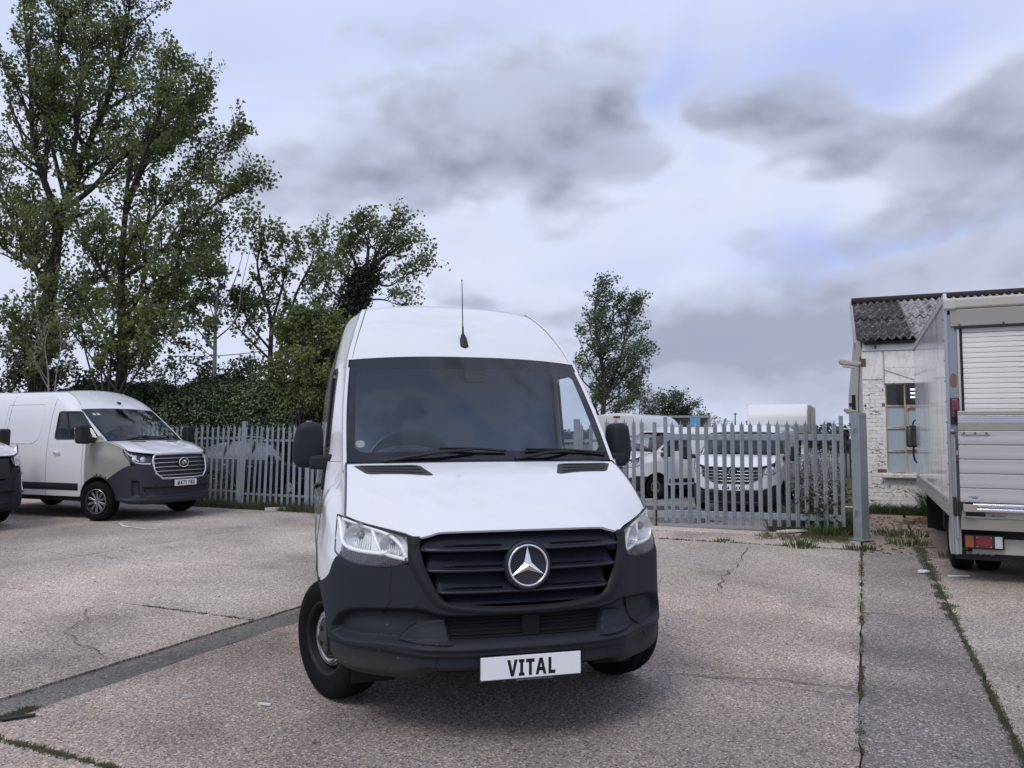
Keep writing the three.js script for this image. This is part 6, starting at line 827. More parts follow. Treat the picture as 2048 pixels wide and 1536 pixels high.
// ------------------------------------------------------------------ trees, hedge, shrubs, grass
function leafClump(n, R, size, { droop = 0.3, wind = 0.4 } = {}) {   // a spray of folded leaves round a twig tip
  const P = [], N = [], I = [];
  for (let i = 0; i < n; i++) {
    const c = new THREE.Vector3(rr(-1, 1), rr(-1, 1), rr(-1, 1)).normalize().multiplyScalar(R * Math.cbrt(rnd()));
    const d = new THREE.Vector3(rr(-1, 1) + wind, rr(-1, 1) - droop, rr(-1, 1)).normalize(), s = new THREE.Vector3(rr(-1, 1), rr(-1, 1), rr(-1, 1)).cross(d).normalize(), nn = new THREE.Vector3().crossVectors(d, s), L = size * rr(0.75, 1.25), w = L * 0.46, f = L * 0.12, k = P.length / 3;
    const v = [c.clone(), c.clone().addScaledVector(d, L * 0.45).addScaledVector(s, w).addScaledVector(nn, f), c.clone().addScaledVector(d, L), c.clone().addScaledVector(d, L * 0.45).addScaledVector(s, -w).addScaledVector(nn, f)];
    for (const q of v) P.push(q.x, q.y, q.z); I.push(k, k + 1, k + 2, k, k + 2, k + 3);
  }
  const g = new THREE.BufferGeometry(); g.setIndex(I); g.setAttribute('position', new THREE.Float32BufferAttribute(P, 3)); g.computeVertexNormals(); return g;
}
const leafMat = (c) => phys(c, 0.55, { transmission: 0.25, thickness: 0, ior: 1.35, specularIntensity: 0.6 });
M.leaf = phys([1, 1, 1], 0.92, { transmission: 0.5, thickness: 0, ior: 1.4, specularIntensity: 0.7 }); M.bark = std([0.05, 0.044, 0.036], 0.95); M.barkPale = std([0.24, 0.23, 0.20], 0.9); M.ivyLeaf = std([1, 1, 1], 0.45);
function crown(parent, name, geo, spots, cols, mat = M.leaf) {
  const im = new THREE.InstancedMesh(geo, mat, spots.length), m = new THREE.Matrix4(), q = new THREE.Quaternion(), e = new THREE.Euler(), c = new THREE.Color();
  spots.forEach(([x, y, z, s], i) => { e.set(rr(-0.6, 0.6), rr(0, 6.28), rr(-0.6, 0.6)); q.setFromEuler(e); m.compose(new THREE.Vector3(x, y, z), q, new THREE.Vector3(s, s, s)); im.setMatrixAt(i, m); const t = clamp(0.5 + (vnoise(x * 0.9, y * 0.9, z * 0.9) - 0.5) * 1.1 + rr(-0.3, 0.3)), k = rr(0.8, 1.2); c.setRGB(lerp(cols[0][0], cols[1][0], t) * k, lerp(cols[0][1], cols[1][1], t) * k, lerp(cols[0][2], cols[1][2], t) * k); im.setColorAt(i, c); });
  im.name = name; im.userData.kind = 'stuff'; im.castShadow = im.receiveShadow = true; parent.add(im); return im;
}
// limbs are set out from survey points; boughs, twigs and leaf sprays grow from them
function tree(name, label, category, D, limbs, o) {
  const t = thing(name, label, category, [0, 0, 0], 0, o.group), V = (x, y, z) => new THREE.Vector3(x, y, z), wood = [[], []], spots = [], wind = V(...(o.wind ?? [0.35, 0.1, 0.05]));
  const path = (start, dir, len, r, n, bend, level) => {
    const pts = [start.clone()], p = start.clone(), d = dir.clone();
    for (let i = 0; i < n; i++) { d.addScaledVector(wind, bend).add(V(rr(-1, 1), rr(-0.8, 1), rr(-1, 1)).multiplyScalar(o.twist ?? 0.22)).normalize(); p.addScaledVector(d, len / n); pts.push(p.clone()); }
    wood[level > 1 ? 1 : 0].push(tube(pts.map((v) => v.toArray()), r, level > 1 ? 3 : 5, r * 0.35)); return pts;
  };
  const onPath = (pts, f) => { const k = Math.min(pts.length - 1.001, f * (pts.length - 1)), i = Math.floor(k); return [pts[i].clone().lerp(pts[i + 1], k - i), pts[i + 1].clone().sub(pts[i]).normalize()]; };
  const spray = (p, k = 1) => { if (o.keep && !o.keep(p)) return; spots.push([p.x + rr(-0.06, 0.06), p.y + rr(-0.06, 0.06), p.z + rr(-0.06, 0.06), rr(0.5, 1.4) * k]); };
  for (const L of limbs) {
    const P = L.pts.map(([u, v, dd = 0]) => V(...at(u, v, D + dd))), c = new THREE.CatmullRomCurve3(P), pts = c.getPoints(P.length * 5);
    wood[0].push(tube(pts.map((v) => v.toArray()), L.r[0] * 0.78, 8, L.r[1] * 0.7)); const len = c.getLength();
    if (L.bare) continue;
    const nb = Math.round(len * (L.n ?? o.boughs ?? 3));
    for (let i = 0; i < nb; i++) {
      const f = lerp(L.from ?? 0.3, 1, (i + rnd()) / nb), [p, d] = onPath(pts, f), side = V(rr(-1, 1), rr(-0.35, 0.9), rr(-1, 1)).normalize(), dir = d.clone().multiplyScalar(0.55).addScaledVector(side, 0.9).add(V(0, o.up ?? 0.25, 0)).normalize(), bl = (L.len ?? o.len ?? 1.6) * lerp(1, 0.32, f) * rr(0.5, 1.25) * (o.k ?? 1);
      const bp = path(p, dir, bl, lerp(L.r[0], L.r[1], f) * 0.45, 5, o.bend ?? 0.2, 1), nt = Math.round(bl * (o.twigs ?? 5)) + 2;
      for (let j = 0; j < nt; j++) {
        const g = lerp(0.2, 1, (j + rnd()) / nt), [q, e] = onPath(bp, g), td = e.clone().multiplyScalar(0.7).add(V(rr(-1, 1), rr(-0.5, 0.9), rr(-1, 1)).multiplyScalar(0.75)).normalize(), tl = (o.twigLen ?? 0.5) * rr(0.5, 1.3), tp = path(q, td, tl, 0.008, 3, (o.bend ?? 0.2) * 1.4, 2);
        for (let s = 0; s < (o.sprays ?? 3); s++) spray(onPath(tp, lerp(0.35, 1, (s + rnd()) / (o.sprays ?? 3)))[0]);
      }
      for (let s = 0; s < 2; s++) spray(bp[bp.length - 1]);
    }
  }
  part('trunk', wood[0], o.bark ?? M.bark, t); if (wood[1].length) tag(part('twigs', wood[1], o.bark ?? M.bark, t), null, null, null, 'stuff');
  if (spots.length) crown(t, 'crown', o.clump ?? clumpA, spots, o.cols ?? [[0.100, 0.138, 0.044], [0.225, 0.265, 0.092]]);
  return t;
}
const clumpA = leafClump(6, 0.14, 0.09), clumpB = leafClump(6, 0.14, 0.078), clumpC = leafClump(7, 0.13, 0.098), ivyClump = leafClump(16, 0.17, 0.066, { droop: 0.6, wind: 0 });
// the two big trees on the left
tree('poplar_tree', 'tallest leafy tree at upper left, forked trunk rising out of frame', 'tree', 23, [
  { pts: [[70, 800], [95, 640, 0.2], [110, 520, 0.1], [118, 430]], r: [0.26, 0.19], n: 1.4, from: 0.15, len: 1.9 },
  { pts: [[118, 440], [150, 350, 0.6], [215, 200, 0.9], [250, 80, 0.6], [265, -70]], r: [0.17, 0.03], len: 1.9, from: 0.1 },
  { pts: [[118, 440], [70, 300, -0.5], [60, 150, -0.6], [40, -60, -0.2]], r: [0.14, 0.03], len: 1.7, from: 0.15 },
  { pts: [[125, 420], [180, 380, -0.5], [250, 310, -0.8], [330, 270, -0.8], [395, 235, -0.6]], r: [0.12, 0.018], len: 1.35, from: 0.2 },
  { pts: [[140, 370], [160, 200, -0.4], [170, 60, -0.3], [190, -80]], r: [0.1, 0.02], len: 1.5, from: 0.2 },
  { pts: [[100, 600], [40, 470, 0.6], [-30, 330, 1]], r: [0.12, 0.04], len: 1.9, from: 0.2 }, { pts: [[105, 560], [40, 520, -0.6], [-60, 440, -1]], r: [0.1, 0.03], len: 1.8, from: 0.2 },
  { pts: [[130, 400], [100, 250, 0.8], [115, 110, 0.9], [120, 10, 0.7]], r: [0.09, 0.02], len: 1.4, from: 0.2 }, { pts: [[100, 620], [190, 560, 0.9], [255, 520, 1.2]], r: [0.08, 0.02], len: 1.5, from: 0.2 },
], { boughs: 5.6, twigs: 3.3, sprays: 3, twigLen: 0.7, twist: 0.34, k: 1.25, clump: clumpC });
tree('maple_tree', 'broad leafy tree left of centre, long limbs blown towards the van', 'tree', 21.5, [
  { pts: [[240, 800], [245, 700], [243, 560, 0.2], [250, 430, 0.2], [262, 300]], r: [0.21, 0.06], n: 2.2, from: 0.12, len: 1.7 },
  { pts: [[250, 430], [290, 330, 0.4], [340, 240, 0.5], [400, 190, 0.4]], r: [0.08, 0.016], len: 1.4, from: 0.15 }, { pts: [[243, 560], [300, 520, -0.4], [370, 470, -0.7], [440, 400, -0.8], [510, 372, -0.7]], r: [0.10, 0.014], len: 1.35, from: 0.15 },
  { pts: [[246, 500], [310, 430, 0.6], [390, 350, 0.8], [470, 275, 0.8]], r: [0.09, 0.014], len: 1.2, from: 0.2 }, { pts: [[244, 620], [320, 560, 0.5], [400, 520, 0.7], [480, 450, 0.6]], r: [0.08, 0.014], len: 1.2, from: 0.2 },
  { pts: [[242, 660], [300, 610, -0.6], [360, 570, -0.9], [410, 545, -1]], r: [0.08, 0.02], len: 1.3, from: 0.15 }, { pts: [[243, 640], [300, 640, 0.8], [350, 620, 1], [395, 610, 1]], r: [0.07, 0.02], len: 1.3, from: 0.15 }, { pts: [[255, 400], [300, 280, -0.6], [330, 200, -0.7], [345, 130, -0.6]], r: [0.07, 0.015], len: 1.3, from: 0.15 }, { pts: [[243, 600], [190, 520, -0.8], [150, 440, -1]], r: [0.08, 0.02], len: 1.4, from: 0.2 }, { pts: [[243, 690], [300, 660, 0.5], [350, 690, 0.5]], r: [0.06, 0.02], len: 1.2, from: 0.1 }, { pts: [[243, 680], [190, 640, 0.7], [160, 600, 1]], r: [0.06, 0.02], len: 1.4, from: 0.1 },
], { boughs: 5.6, twigs: 3.3, sprays: 3, twigLen: 0.7, twist: 0.34, k: 1.25, clump: clumpC, wind: [0.5, 0.05, 0.05] });
tree('small_tree', 'small half-bare tree with pale twigs in front of the gap of sky', 'tree', 21, [
  { pts: [[428, 790], [430, 700], [432, 620], [440, 560]], r: [0.085, 0.035], n: 2.2, from: 0.3, len: 1.0 }, { pts: [[432, 640], [470, 560, 0.2], [490, 490, 0.3]], r: [0.035, 0.006], bare: 1 }, { pts: [[436, 600], [455, 540], [462, 480]], r: [0.025, 0.005], bare: 1 }, { pts: [[430, 680], [470, 640, -0.3], [486, 560, -0.4], [500, 500, -0.4]], r: [0.03, 0.005], bare: 1 }, { pts: [[430, 640], [410, 580, 0.2], [408, 555]], r: [0.02, 0.005], bare: 1 }, { pts: [[430, 700], [395, 660], [370, 640]], r: [0.035, 0.012], len: 0.9, n: 3.5 }, { pts: [[430, 720], [400, 690], [385, 650]], r: [0.02, 0.006], bare: 1 },
], { boughs: 2.4, twigs: 4, sprays: 2, twigLen: 0.36, bark: M.barkPale, len: 0.9 });
tree('slender_tree', 'slender forked tree between the half-bare one and the ivy-clad one', 'tree', 22, [
  { pts: [[540, 800], [541, 700], [542, 640], [525, 580], [515, 520], [530, 480]], r: [0.11, 0.02], n: 3.0, len: 1.0, from: 0.25 }, { pts: [[542, 650], [560, 590, 0.3], [572, 520, 0.3], [560, 478, 0.2]], r: [0.06, 0.012], len: 0.85 }, { pts: [[575, 640], [600, 570, -0.4], [625, 520, -0.5], [630, 470, -0.4]], r: [0.05, 0.01], len: 0.8, from: 0.2 }, { pts: [[541, 720], [500, 680, 0.3], [470, 640, 0.5], [500, 600, 0.4]], r: [0.05, 0.012], len: 0.9, from: 0.2 }, { pts: [[541, 700], [495, 640, -0.4], [490, 600, -0.4]], r: [0.05, 0.012], len: 0.9 }, { pts: [[541, 740], [510, 730], [480, 760]], r: [0.04, 0.015], len: 1.1, from: 0.1 },
], { boughs: 4.0, twigs: 4.2, sprays: 3, twigLen: 0.5, wind: [0.5, 0.12, 0], k: 1.15 });
{
  const t = tree('ivy_clad_tree', 'wind-blown tree with thick dark ivy round its leaning trunk behind the van roof', 'tree', 20.5, [
    { pts: [[660, 800], [680, 690], [705, 610], [735, 550]], r: [0.26, 0.12], n: 0.6, len: 1.1 }, { pts: [[730, 560], [735, 490, 0.3], [724, 478, 0.4]], r: [0.08, 0.012], len: 1.2, from: 0.1 }, { pts: [[735, 550], [765, 490, -0.3], [796, 462, -0.4]], r: [0.08, 0.012], len: 1.1, from: 0.1 }, { pts: [[738, 545], [775, 510, 0.4], [822, 482, 0.6]], r: [0.06, 0.01], len: 0.9, from: 0.15 }, { pts: [[740, 560], [775, 572], [815, 550], [842, 532]], r: [0.045, 0.008], len: 0.6, from: 0.35 }, { pts: [[725, 570], [700, 500, -0.5], [692, 492, -0.6]], r: [0.07, 0.012], len: 1.2, from: 0.1 }, { pts: [[715, 600], [680, 530, 0.5], [668, 505, 0.6]], r: [0.07, 0.012], len: 1.2, from: 0.1 }, { pts: [[705, 610], [660, 580, -0.4], [645, 535, -0.5]], r: [0.05, 0.012], len: 1.1, from: 0.1 }, { pts: [[700, 640], [650, 620, 0.4], [615, 610, 0.5]], r: [0.05, 0.012], len: 1.1, from: 0.1 }, { pts: [[720, 600], [770, 600, -0.5], [795, 610, -0.6]], r: [0.04, 0.01], len: 0.6, from: 0.4 }, { pts: [[690, 660], [650, 660, 0.2], [625, 690, 0.2]], r: [0.05, 0.01], len: 1.0, from: 0.1 },
  ], { boughs: 4.4, twigs: 5, sprays: 3, twigLen: 0.55, k: 1.15, wind: [0.75, 0.15, 0], bend: 0.3, clump: clumpB, cols: [[0.105, 0.145, 0.052], [0.225, 0.265, 0.105]] });
  const iv = []; for (let i = 0; i < 900; i++) { const f = rnd(), p = new THREE.CatmullRomCurve3([[655, 810], [680, 690], [705, 610], [738, 535]].map(([u, v]) => new THREE.Vector3(...at(u, v, 20.5)))).getPoint(f), a = rr(0, 6.28), r = lerp(0.42, 0.30, f) * rr(0.6, 1.15); iv.push([p.x + Math.cos(a) * r, p.y + rr(-0.15, 0.15), p.z + Math.sin(a) * r, rr(0.7, 1.2)]); }
  crown(t, 'ivy', ivyClump, iv, [[0.008, 0.013, 0.007], [0.022, 0.034, 0.015]], M.ivyLeaf);
}
tree('hazel_tree', 'bushy pale green young tree beside the left flank of the white van', 'tree', 18.6, [0, 1, 2, 3, 4, 5, 6, 7, 8].map((k) => ({ pts: [[590 + k * 5, 870], [575 + k * 12, 780, rr(-0.5, 0.5)], [558 + k * 15, 700 - 12 * (k % 3), rr(-0.8, 0.8)], [575 + k * 15, 640 + [40, 10, 0, -10, 5, 20, 30, 45, 70][k], rr(-0.8, 0.8)]], r: [0.035, 0.006], len: 0.85, from: 0.08, n: 4.6 })), { twigs: 5.5, sprays: 3, twigLen: 0.34, clump: leafClump(10, 0.13, 0.075), cols: [[0.11, 0.155, 0.042], [0.225, 0.265, 0.088]], wind: [0.5, 0.05, 0] });
tree('birch_tree', 'lone tree right of the white van bending in the wind', 'tree', 27, [
  { pts: [[1205, 850], [1208, 760], [1195, 680], [1190, 620], [1197, 580]], r: [0.12, 0.015], n: 5, len: 1.1, from: 0.12 }, { pts: [[1210, 800], [1240, 720, 0.4], [1255, 640, 0.5], [1262, 615, 0.4]], r: [0.06, 0.01], n: 5, len: 1.0, from: 0.1 }, { pts: [[1208, 780], [1175, 720, -0.3], [1158, 680, -0.4]], r: [0.05, 0.01], n: 5, len: 0.9, from: 0.1 }, { pts: [[1212, 790], [1260, 740, -0.5], [1288, 705, -0.6]], r: [0.05, 0.01], n: 5, len: 0.8, from: 0.1 }, { pts: [[1205, 720], [1225, 640, 0.6], [1228, 612, 0.6]], r: [0.05, 0.01], n: 5, len: 0.9, from: 0.1 }, { pts: [[1208, 740], [1180, 660, 0.5], [1184, 640, 0.5]], r: [0.05, 0.01], n: 5, len: 0.8, from: 0.1 }, { pts: [[1210, 800], [1165, 760, 0.5], [1150, 730, 0.5]], r: [0.05, 0.01], n: 5, len: 1.0, from: 0.1 }, { pts: [[1212, 810], [1250, 780, 0.6], [1285, 750, 0.8]], r: [0.05, 0.01], n: 5, len: 0.9, from: 0.1 }, { pts: [[1208, 850], [1190, 815, 0.3], [1180, 790, 0.3]], r: [0.05, 0.01], n: 7, len: 1.0, from: 0.0 }, { pts: [[1210, 850], [1235, 820, -0.3], [1262, 790, -0.3]], r: [0.05, 0.01], n: 7, len: 0.9, from: 0.0 }, { pts: [[1212, 820], [1270, 790, -0.2], [1300, 775, -0.2]], r: [0.02, 0.005], bare: 1 },
], { twigs: 5, sprays: 3, twigLen: 0.55, k: 1.1, clump: clumpB, wind: [0.7, 0.2, 0], bend: 0.3, cols: [[0.075, 0.118, 0.058], [0.165, 0.215, 0.11]] });
{
  const bush = (label, D, pts, cols, o = {}) => tree('bush', label, 'bush', D, pts.map(([u0, v0, u1, v1, k], i) => ({ pts: [[u0, v0], [lerp(u0, u1, 0.5) + rr(-6, 6), lerp(v0, v1, 0.5), rr(-0.6, 0.6)], [u1, v1, rr(-0.8, 0.8)]], r: [0.04, 0.008], len: k ?? 0.9, from: 0.05, n: o.n ?? 5 })), { twigs: o.twigs ?? 5.5, sprays: 3, twigLen: 0.34, clump: clumpB, cols, wind: [0.3, 0.1, 0], ...o });
  bush('dark green rounded bush beyond the parked vans right of the lone tree', 33, [[1330, 870, 1310, 800], [1340, 870, 1340, 790], [1350, 870, 1365, 795], [1360, 870, 1385, 815], [1310, 870, 1290, 820], [1350, 870, 1400, 835, 0.7]], [[0.055, 0.085, 0.038], [0.12, 0.155, 0.07]], { n: 6 });
  bush('thin bare brown bush between the lone tree and the rounded bush', 31, [[1260, 860, 1250, 800], [1275, 860, 1280, 795], [1290, 860, 1300, 800], [1250, 860, 1235, 815]], [[0.10, 0.085, 0.07], [0.14, 0.12, 0.10]], { sprays: 1, n: 6, twigs: 6, clump: leafClump(2, 0.1, 0.05) });
  bush('low scrub at the horizon left of the box van', 60, [[1410, 862, 1405, 838, 1.2], [1425, 862, 1430, 836, 1.2], [1440, 862, 1445, 850, 1.0]], [[0.05, 0.055, 0.04], [0.09, 0.095, 0.07]], { n: 2.5, sprays: 2, twigs: 3 });
  bush('dark shrub mass under the tall tree at the left edge', 21, [[-20, 830, -30, 700, 1.2], [20, 830, 10, 690, 1.2], [50, 830, 60, 720, 1.1], [90, 830, 95, 750, 1.1], [140, 840, 150, 765, 1.1], [190, 840, 195, 770, 1.1]], [[0.04, 0.06, 0.03], [0.085, 0.115, 0.055]], { n: 4 });
  bush('leafy undergrowth on top of the ivy bank', 21.2, [[300, 800, 290, 735], [345, 800, 350, 742], [395, 800, 400, 738], [455, 800, 460, 745], [500, 800, 505, 740]], [[0.055, 0.085, 0.035], [0.12, 0.16, 0.065]], { n: 3.6 });
  tree('blossom_tree', 'thin young tree with a few white blossoms above the left van', 'tree', 18.2, [{ pts: [[98, 800], [96, 740], [90, 690], [100, 650]], r: [0.03, 0.006], n: 3, len: 0.9, from: 0.2 }, { pts: [[108, 800], [114, 740], [122, 690], [118, 640]], r: [0.025, 0.005], n: 3, len: 0.9, from: 0.2 }, { pts: [[98, 780], [78, 740], [62, 700]], r: [0.02, 0.005], n: 3, len: 0.7, from: 0.2 }], { twigs: 3.5, sprays: 1, twigLen: 0.3, clump: leafClump(3, 0.09, 0.055), cols: [[0.16, 0.13, 0.10], [0.75, 0.72, 0.68]], bark: M.barkPale });
}
tree('sapling', 'leafy understorey sapling filling the gap under the two tall trees', 'tree', 20.2, [[150, 560], [190, 590], [230, 560], [275, 600], [310, 620], [350, 640], [120, 610]].map(([u, v], k) => ({ pts: [[200 + k * 8, 800], [lerp(200 + k * 8, u, 0.6), 700, rr(-0.8, 0.8)], [u, v + 20, rr(-1, 1)]], r: [0.04, 0.008], len: 1.0, from: 0.1, n: 2.6 })), { twigs: 3.8, sprays: 3, twigLen: 0.6, clump: clumpA, wind: [0.5, 0.1, 0] });
tree('sapling', 'leafy young sapling hiding the foot of the tallest tree', 'tree', 20.6, [[40, 600], [80, 560], [120, 600], [20, 640], [100, 640], [60, 500]].map(([u, v], k) => ({ pts: [[60 + k * 8, 800], [lerp(60 + k * 8, u, 0.6), 700, rr(-0.8, 0.8)], [u, v + 20, rr(-1, 1)]], r: [0.04, 0.008], len: 1.0, from: 0.1, n: 2.6 })), { twigs: 3.8, sprays: 3, twigLen: 0.6, clump: clumpA, wind: [0.5, 0.1, 0] });
// ivy bank behind the left fence
{
  const h = thing('ivy_hedge', 'long bank smothered in dark ivy behind the left palisade fence', 'hedge');
  const a = [-13.5, 22.6], b = [-2.2, 18.6], L = Math.hypot(b[0] - a[0], b[1] - a[1]), ux = (b[0] - a[0]) / L, ud = (b[1] - a[1]) / L, nx = ud, nd = -ux;   // towards the yard
  const prof = (t) => [[2.6, 0.0], [1.8, 0.55], [1.15, 0.9], [0.75, 1.3], [0.55, 1.9], [0.35, 2.45], [-0.1, 2.72], [-0.9, 2.8], [-1.6, 2.3]].map(([n, y]) => [n, y])[t];
  const face = (u, v, o = 0) => { const k = Math.min(7.999, v * 8), i = Math.floor(k), p = prof(i), q = prof(i + 1), n = lerp(p[0], q[0], k - i), y = lerp(p[1], q[1], k - i) * (0.94 + 0.12 * vnoise(u * 14, 3.3)), s = u * L, w = (fbm(s * 0.9, v * 5, 2, 4) - 0.5) * 0.5 + o; return [a[0] + ux * s + nx * (n + w), y + (vnoise(s * 1.2, v * 6, 7) - 0.5) * 0.3 * sst(0.2, 0.6, v), -(a[1] + ud * s + nd * (n + w))]; };
  part('bank', grid(90, 24, (u, v) => face(u, v, -0.12), { inside: [a[0] - 3, 0, -a[1] - 5] }), std([0.035, 0.035, 0.022], 1), h);
  const sp = [], sp2 = []; for (let i = 0; i < 9000; i++) { const u = rnd(), v = lerp(0.30, 1, rnd()), p = face(u, v, rr(-0.1, 0.12)); sp.push([...p, rr(0.7, 1.2)]); } for (let i = 0; i < 2600; i++) { const u = rnd(), v = rnd() * 0.36, p = face(u, v, rr(-0.05, 0.12)); sp2.push([...p, rr(0.5, 1)]); }
  crown(h, 'ivy', ivyClump, sp, [[0.040, 0.064, 0.028], [0.115, 0.155, 0.066]], M.ivyLeaf); crown(h, 'bramble', leafClump(12, 0.18, 0.075, { droop: 0.1 }), sp2, [[0.07, 0.075, 0.033], [0.16, 0.15, 0.075]]);
  const br = []; for (let i = 0; i < 90; i++) { const u = rnd(), p = face(u, rr(0.02, 0.4), 0.05), l = rr(0.5, 1.5), an = rr(-0.9, 0.9); br.push(tube([p, [p[0] + an * l * 0.5, p[1] + l * 0.45, p[2] + rr(0, 0.3)], [p[0] + an * l, p[1] + l * 0.55, p[2] + rr(0, 0.4)]], 0.008, 4, 0.004)); } tag(part('dead_stems', br, std([0.26, 0.235, 0.19], 0.95), h), null, null, null, 'stuff');
}
// grass
function tuft(n, h, spread, w = 0.008) { const P = [], I = []; for (let i = 0; i < n; i++) { const a = rr(0, 6.28), r = spread * Math.sqrt(rnd()) * 0.5, l = h * rr(0.4, 1.1), lean = rr(0.15, 0.8) * l, x = Math.cos(a) * r, z = Math.sin(a) * r, b = rr(0, 6.28), bx = Math.cos(b) * w, bz = Math.sin(b) * w, k = P.length / 3, dx = Math.cos(a) * lean, dz = Math.sin(a) * lean; P.push(x - bx, 0, z - bz, x + bx, 0, z + bz, x - bx * 0.7 + dx * 0.35, l * 0.6, z - bz * 0.7 + dz * 0.35, x + bx * 0.7 + dx * 0.35, l * 0.6, z + bz * 0.7 + dz * 0.35, x + dx, l * 0.92, z + dz); I.push(k, k + 1, k + 2, k + 1, k + 3, k + 2, k + 2, k + 3, k + 4); } const g = new THREE.BufferGeometry(); g.setIndex(I); g.setAttribute('position', new THREE.Float32BufferAttribute(P, 3)); g.computeVertexNormals(); return g; }
function scatter(name, label, cat, geo, list, cols, mat = M.leaf) { const im = crown(scene, name, geo, list, cols, mat), m = new THREE.Matrix4(), q = new THREE.Quaternion(); list.forEach(([x, y, z, s], i) => { q.setFromAxisAngle(new THREE.Vector3(0, 1, 0), rr(0, 6.28)); m.compose(new THREE.Vector3(x, y, z), q, new THREE.Vector3(s, s * rr(0.7, 1.3), s)); im.setMatrixAt(i, m); }); im.name = numbered(name); im.userData = { label, category: cat, kind: 'stuff' }; return im; }
{
  const t1 = tuft(16, 0.16, 0.2, 0.006), t2 = tuft(9, 0.012, 0.04, 0.003), G = [[0.06, 0.09, 0.028], [0.14, 0.18, 0.065]], list = [], jl = [];
  for (let i = 0; i < 900; i++) { const f = rnd(), X = lerp(-8.4, -3.6, f), D = lerp(17.74, 15.28, f) + rr(-0.35, 0.5); list.push([X, -0.02, -D, rr(0.5, 1.5)]); }
  scatter('grass', 'rough grass and weeds along the foot of the left fence', 'grass', t1, list, [[0.075, 0.09, 0.038], [0.19, 0.185, 0.10]]);
  const line = (p0, q0, p1, q1, n, w = 0.02, big = 0) => { for (let i = 0; i < n; i++) { const t = rnd(); if (vnoise(t * 37 + p0 * 3, 4.4) < 0.34) continue; const v = yard(lerp(p0, p1, t) + rr(-w, w), lerp(q0, q1, t) + rr(-w, w), -0.004); jl.push([...v, rr(0.5, 1.3) * (1 + big)]); } };
  line(0.672, 2, 0.672, 7.5, 1000, 0.012); line(0.672, 7.5, 0.672, 12, 520, 0.05, 0.6); line(-0.047, 3, -0.047, 11.3, 420, 0.01); line(-4.3, 2.62, -2.0, 2.62, 900, 0.016); line(-4.3, 11.37, -0.05, 11.37, 220, 0.03, 1.2); line(-6, 5.1, -4.7, 5.1, 160, 0.012); line(-4.36, 1.8, -4.36, 3.0, 900, 0.05);
  scatter('moss', 'moss and short grass growing along the joints of the concrete', 'moss', t2, jl, [[0.10, 0.105, 0.055], [0.17, 0.17, 0.10]]);
  const one = (label, X, D, n, h, s, y = 0, cols) => { const g = part('grass_tuft', tuft(n, h, s, 0.007), cols ?? M.grass, undefined); g.position.set(X, y, -D); return tag(g, label, 'grass tuft'); };
  M.grass = leafMat([0.075, 0.115, 0.032]); const dry = leafMat([0.17, 0.15, 0.085]);
  one('bushy bright green grass tuft at the foot of the gate near its right end', 4.72, 11.75, 170, 0.24, 0.42); one('low grass tuft in the slab joint in front of the gate', 3.95, 10.68, 130, 0.12, 0.45); one('small flat grass tuft in the joint below the middle of the gate', 3.05, 11.2, 60, 0.06, 0.3); one('tall grass clump at the foot of the workshop window', 8.05, 14.75, 260, 0.6, 0.45); one('grass tuft at the corner between gate post and pink slab', 4.66, 10.45, 120, 0.09, 0.4); one('trailing grass strip beside the lorry in the strip joint', 5.95, 11.9, 170, 0.12, 0.8); one('grass clump where the grey strip meets the wall', 5.55, 10.9, 110, 0.11, 0.5); one('dry grass tuft beside the rear wheel of the lorry', 5.5, 9.8, 60, 0.12, 0.25, 0, dry);
  const wl = []; for (let i = 0; i < 520; i++) { const s = rnd() * 1.7; wl.push([7.02 + 0.92 * s - rr(0, 0.35) * 0.39, -0.02, -15.4 + 0.39 * s + rr(0.05, 0.4) * 0.92, rr(0.5, 1.4)]); }
  scatter('grass', 'weedy grass along the foot of the painted brick wall', 'grass', t1, wl, G);
  const wg = []; for (let i = 0; i < 1500; i++) { const v = yard(rr(-1.35, -0.15), lerp(12.3, 17.5, rnd() ** 0.7), 0), k = sst(12.4, 14.5, v[0] * SA - v[2] * CA); if (vnoise(v[0] * 2.2, v[2] * 2.2, 3) < 0.36) continue; wg.push([v[0], -0.05 + drop(v[0], -v[2]), v[2], rr(0.4, 1.0) + k * rr(0.2, 1.6)]); } for (let i = 0; i < 160; i++) { const v = yard(rr(-1.5, -0.2), rr(11.9, 12.5), -0.01); wg.push([...v, rr(0.2, 0.6)]); }
  scatter('weeds', 'tangled weeds and long grass between gate and workshop', 'weeds', t1, wg, [[0.08, 0.09, 0.04], [0.20, 0.195, 0.10]]);
  const fl = [], stems = []; for (let i = 0; i < 900; i++) { const v = yard(rr(-1.0, -0.45), rr(13.1, 16.2), 0), y = rr(0.5, 1.45) * (0.6 + 0.4 * vnoise(v[0] * 3, v[2] * 3)); fl.push([v[0], y, v[2], rr(0.5, 1.1)]); if (i % 6 === 0) stems.push(tube([[v[0] + rr(-0.2, 0.2), -0.2, v[2]], [v[0], y, v[2]]], 0.006, 3)); }
  const fb = thing('flowering_weeds', 'tall weeds covered in small white flowers behind the right end of the gate', 'plant'); tag(part('stems', stems, std([0.12, 0.11, 0.06], 0.9), fb), null, null, null, 'stuff'); crown(fb, 'flowers', leafClump(8, 0.09, 0.035, { droop: 0, wind: 0 }), fl, [[0.30, 0.29, 0.26], [0.80, 0.80, 0.80]]); crown(fb, 'leaves', leafClump(8, 0.12, 0.06), fl.filter((_, i) => i % 2).map(([x, y, z]) => [x + rr(-0.15, 0.15), y * rr(0.2, 0.9), z + rr(-0.15, 0.15), rr(0.6, 1.2)]), [[0.05, 0.06, 0.025], [0.12, 0.13, 0.06]]);
}
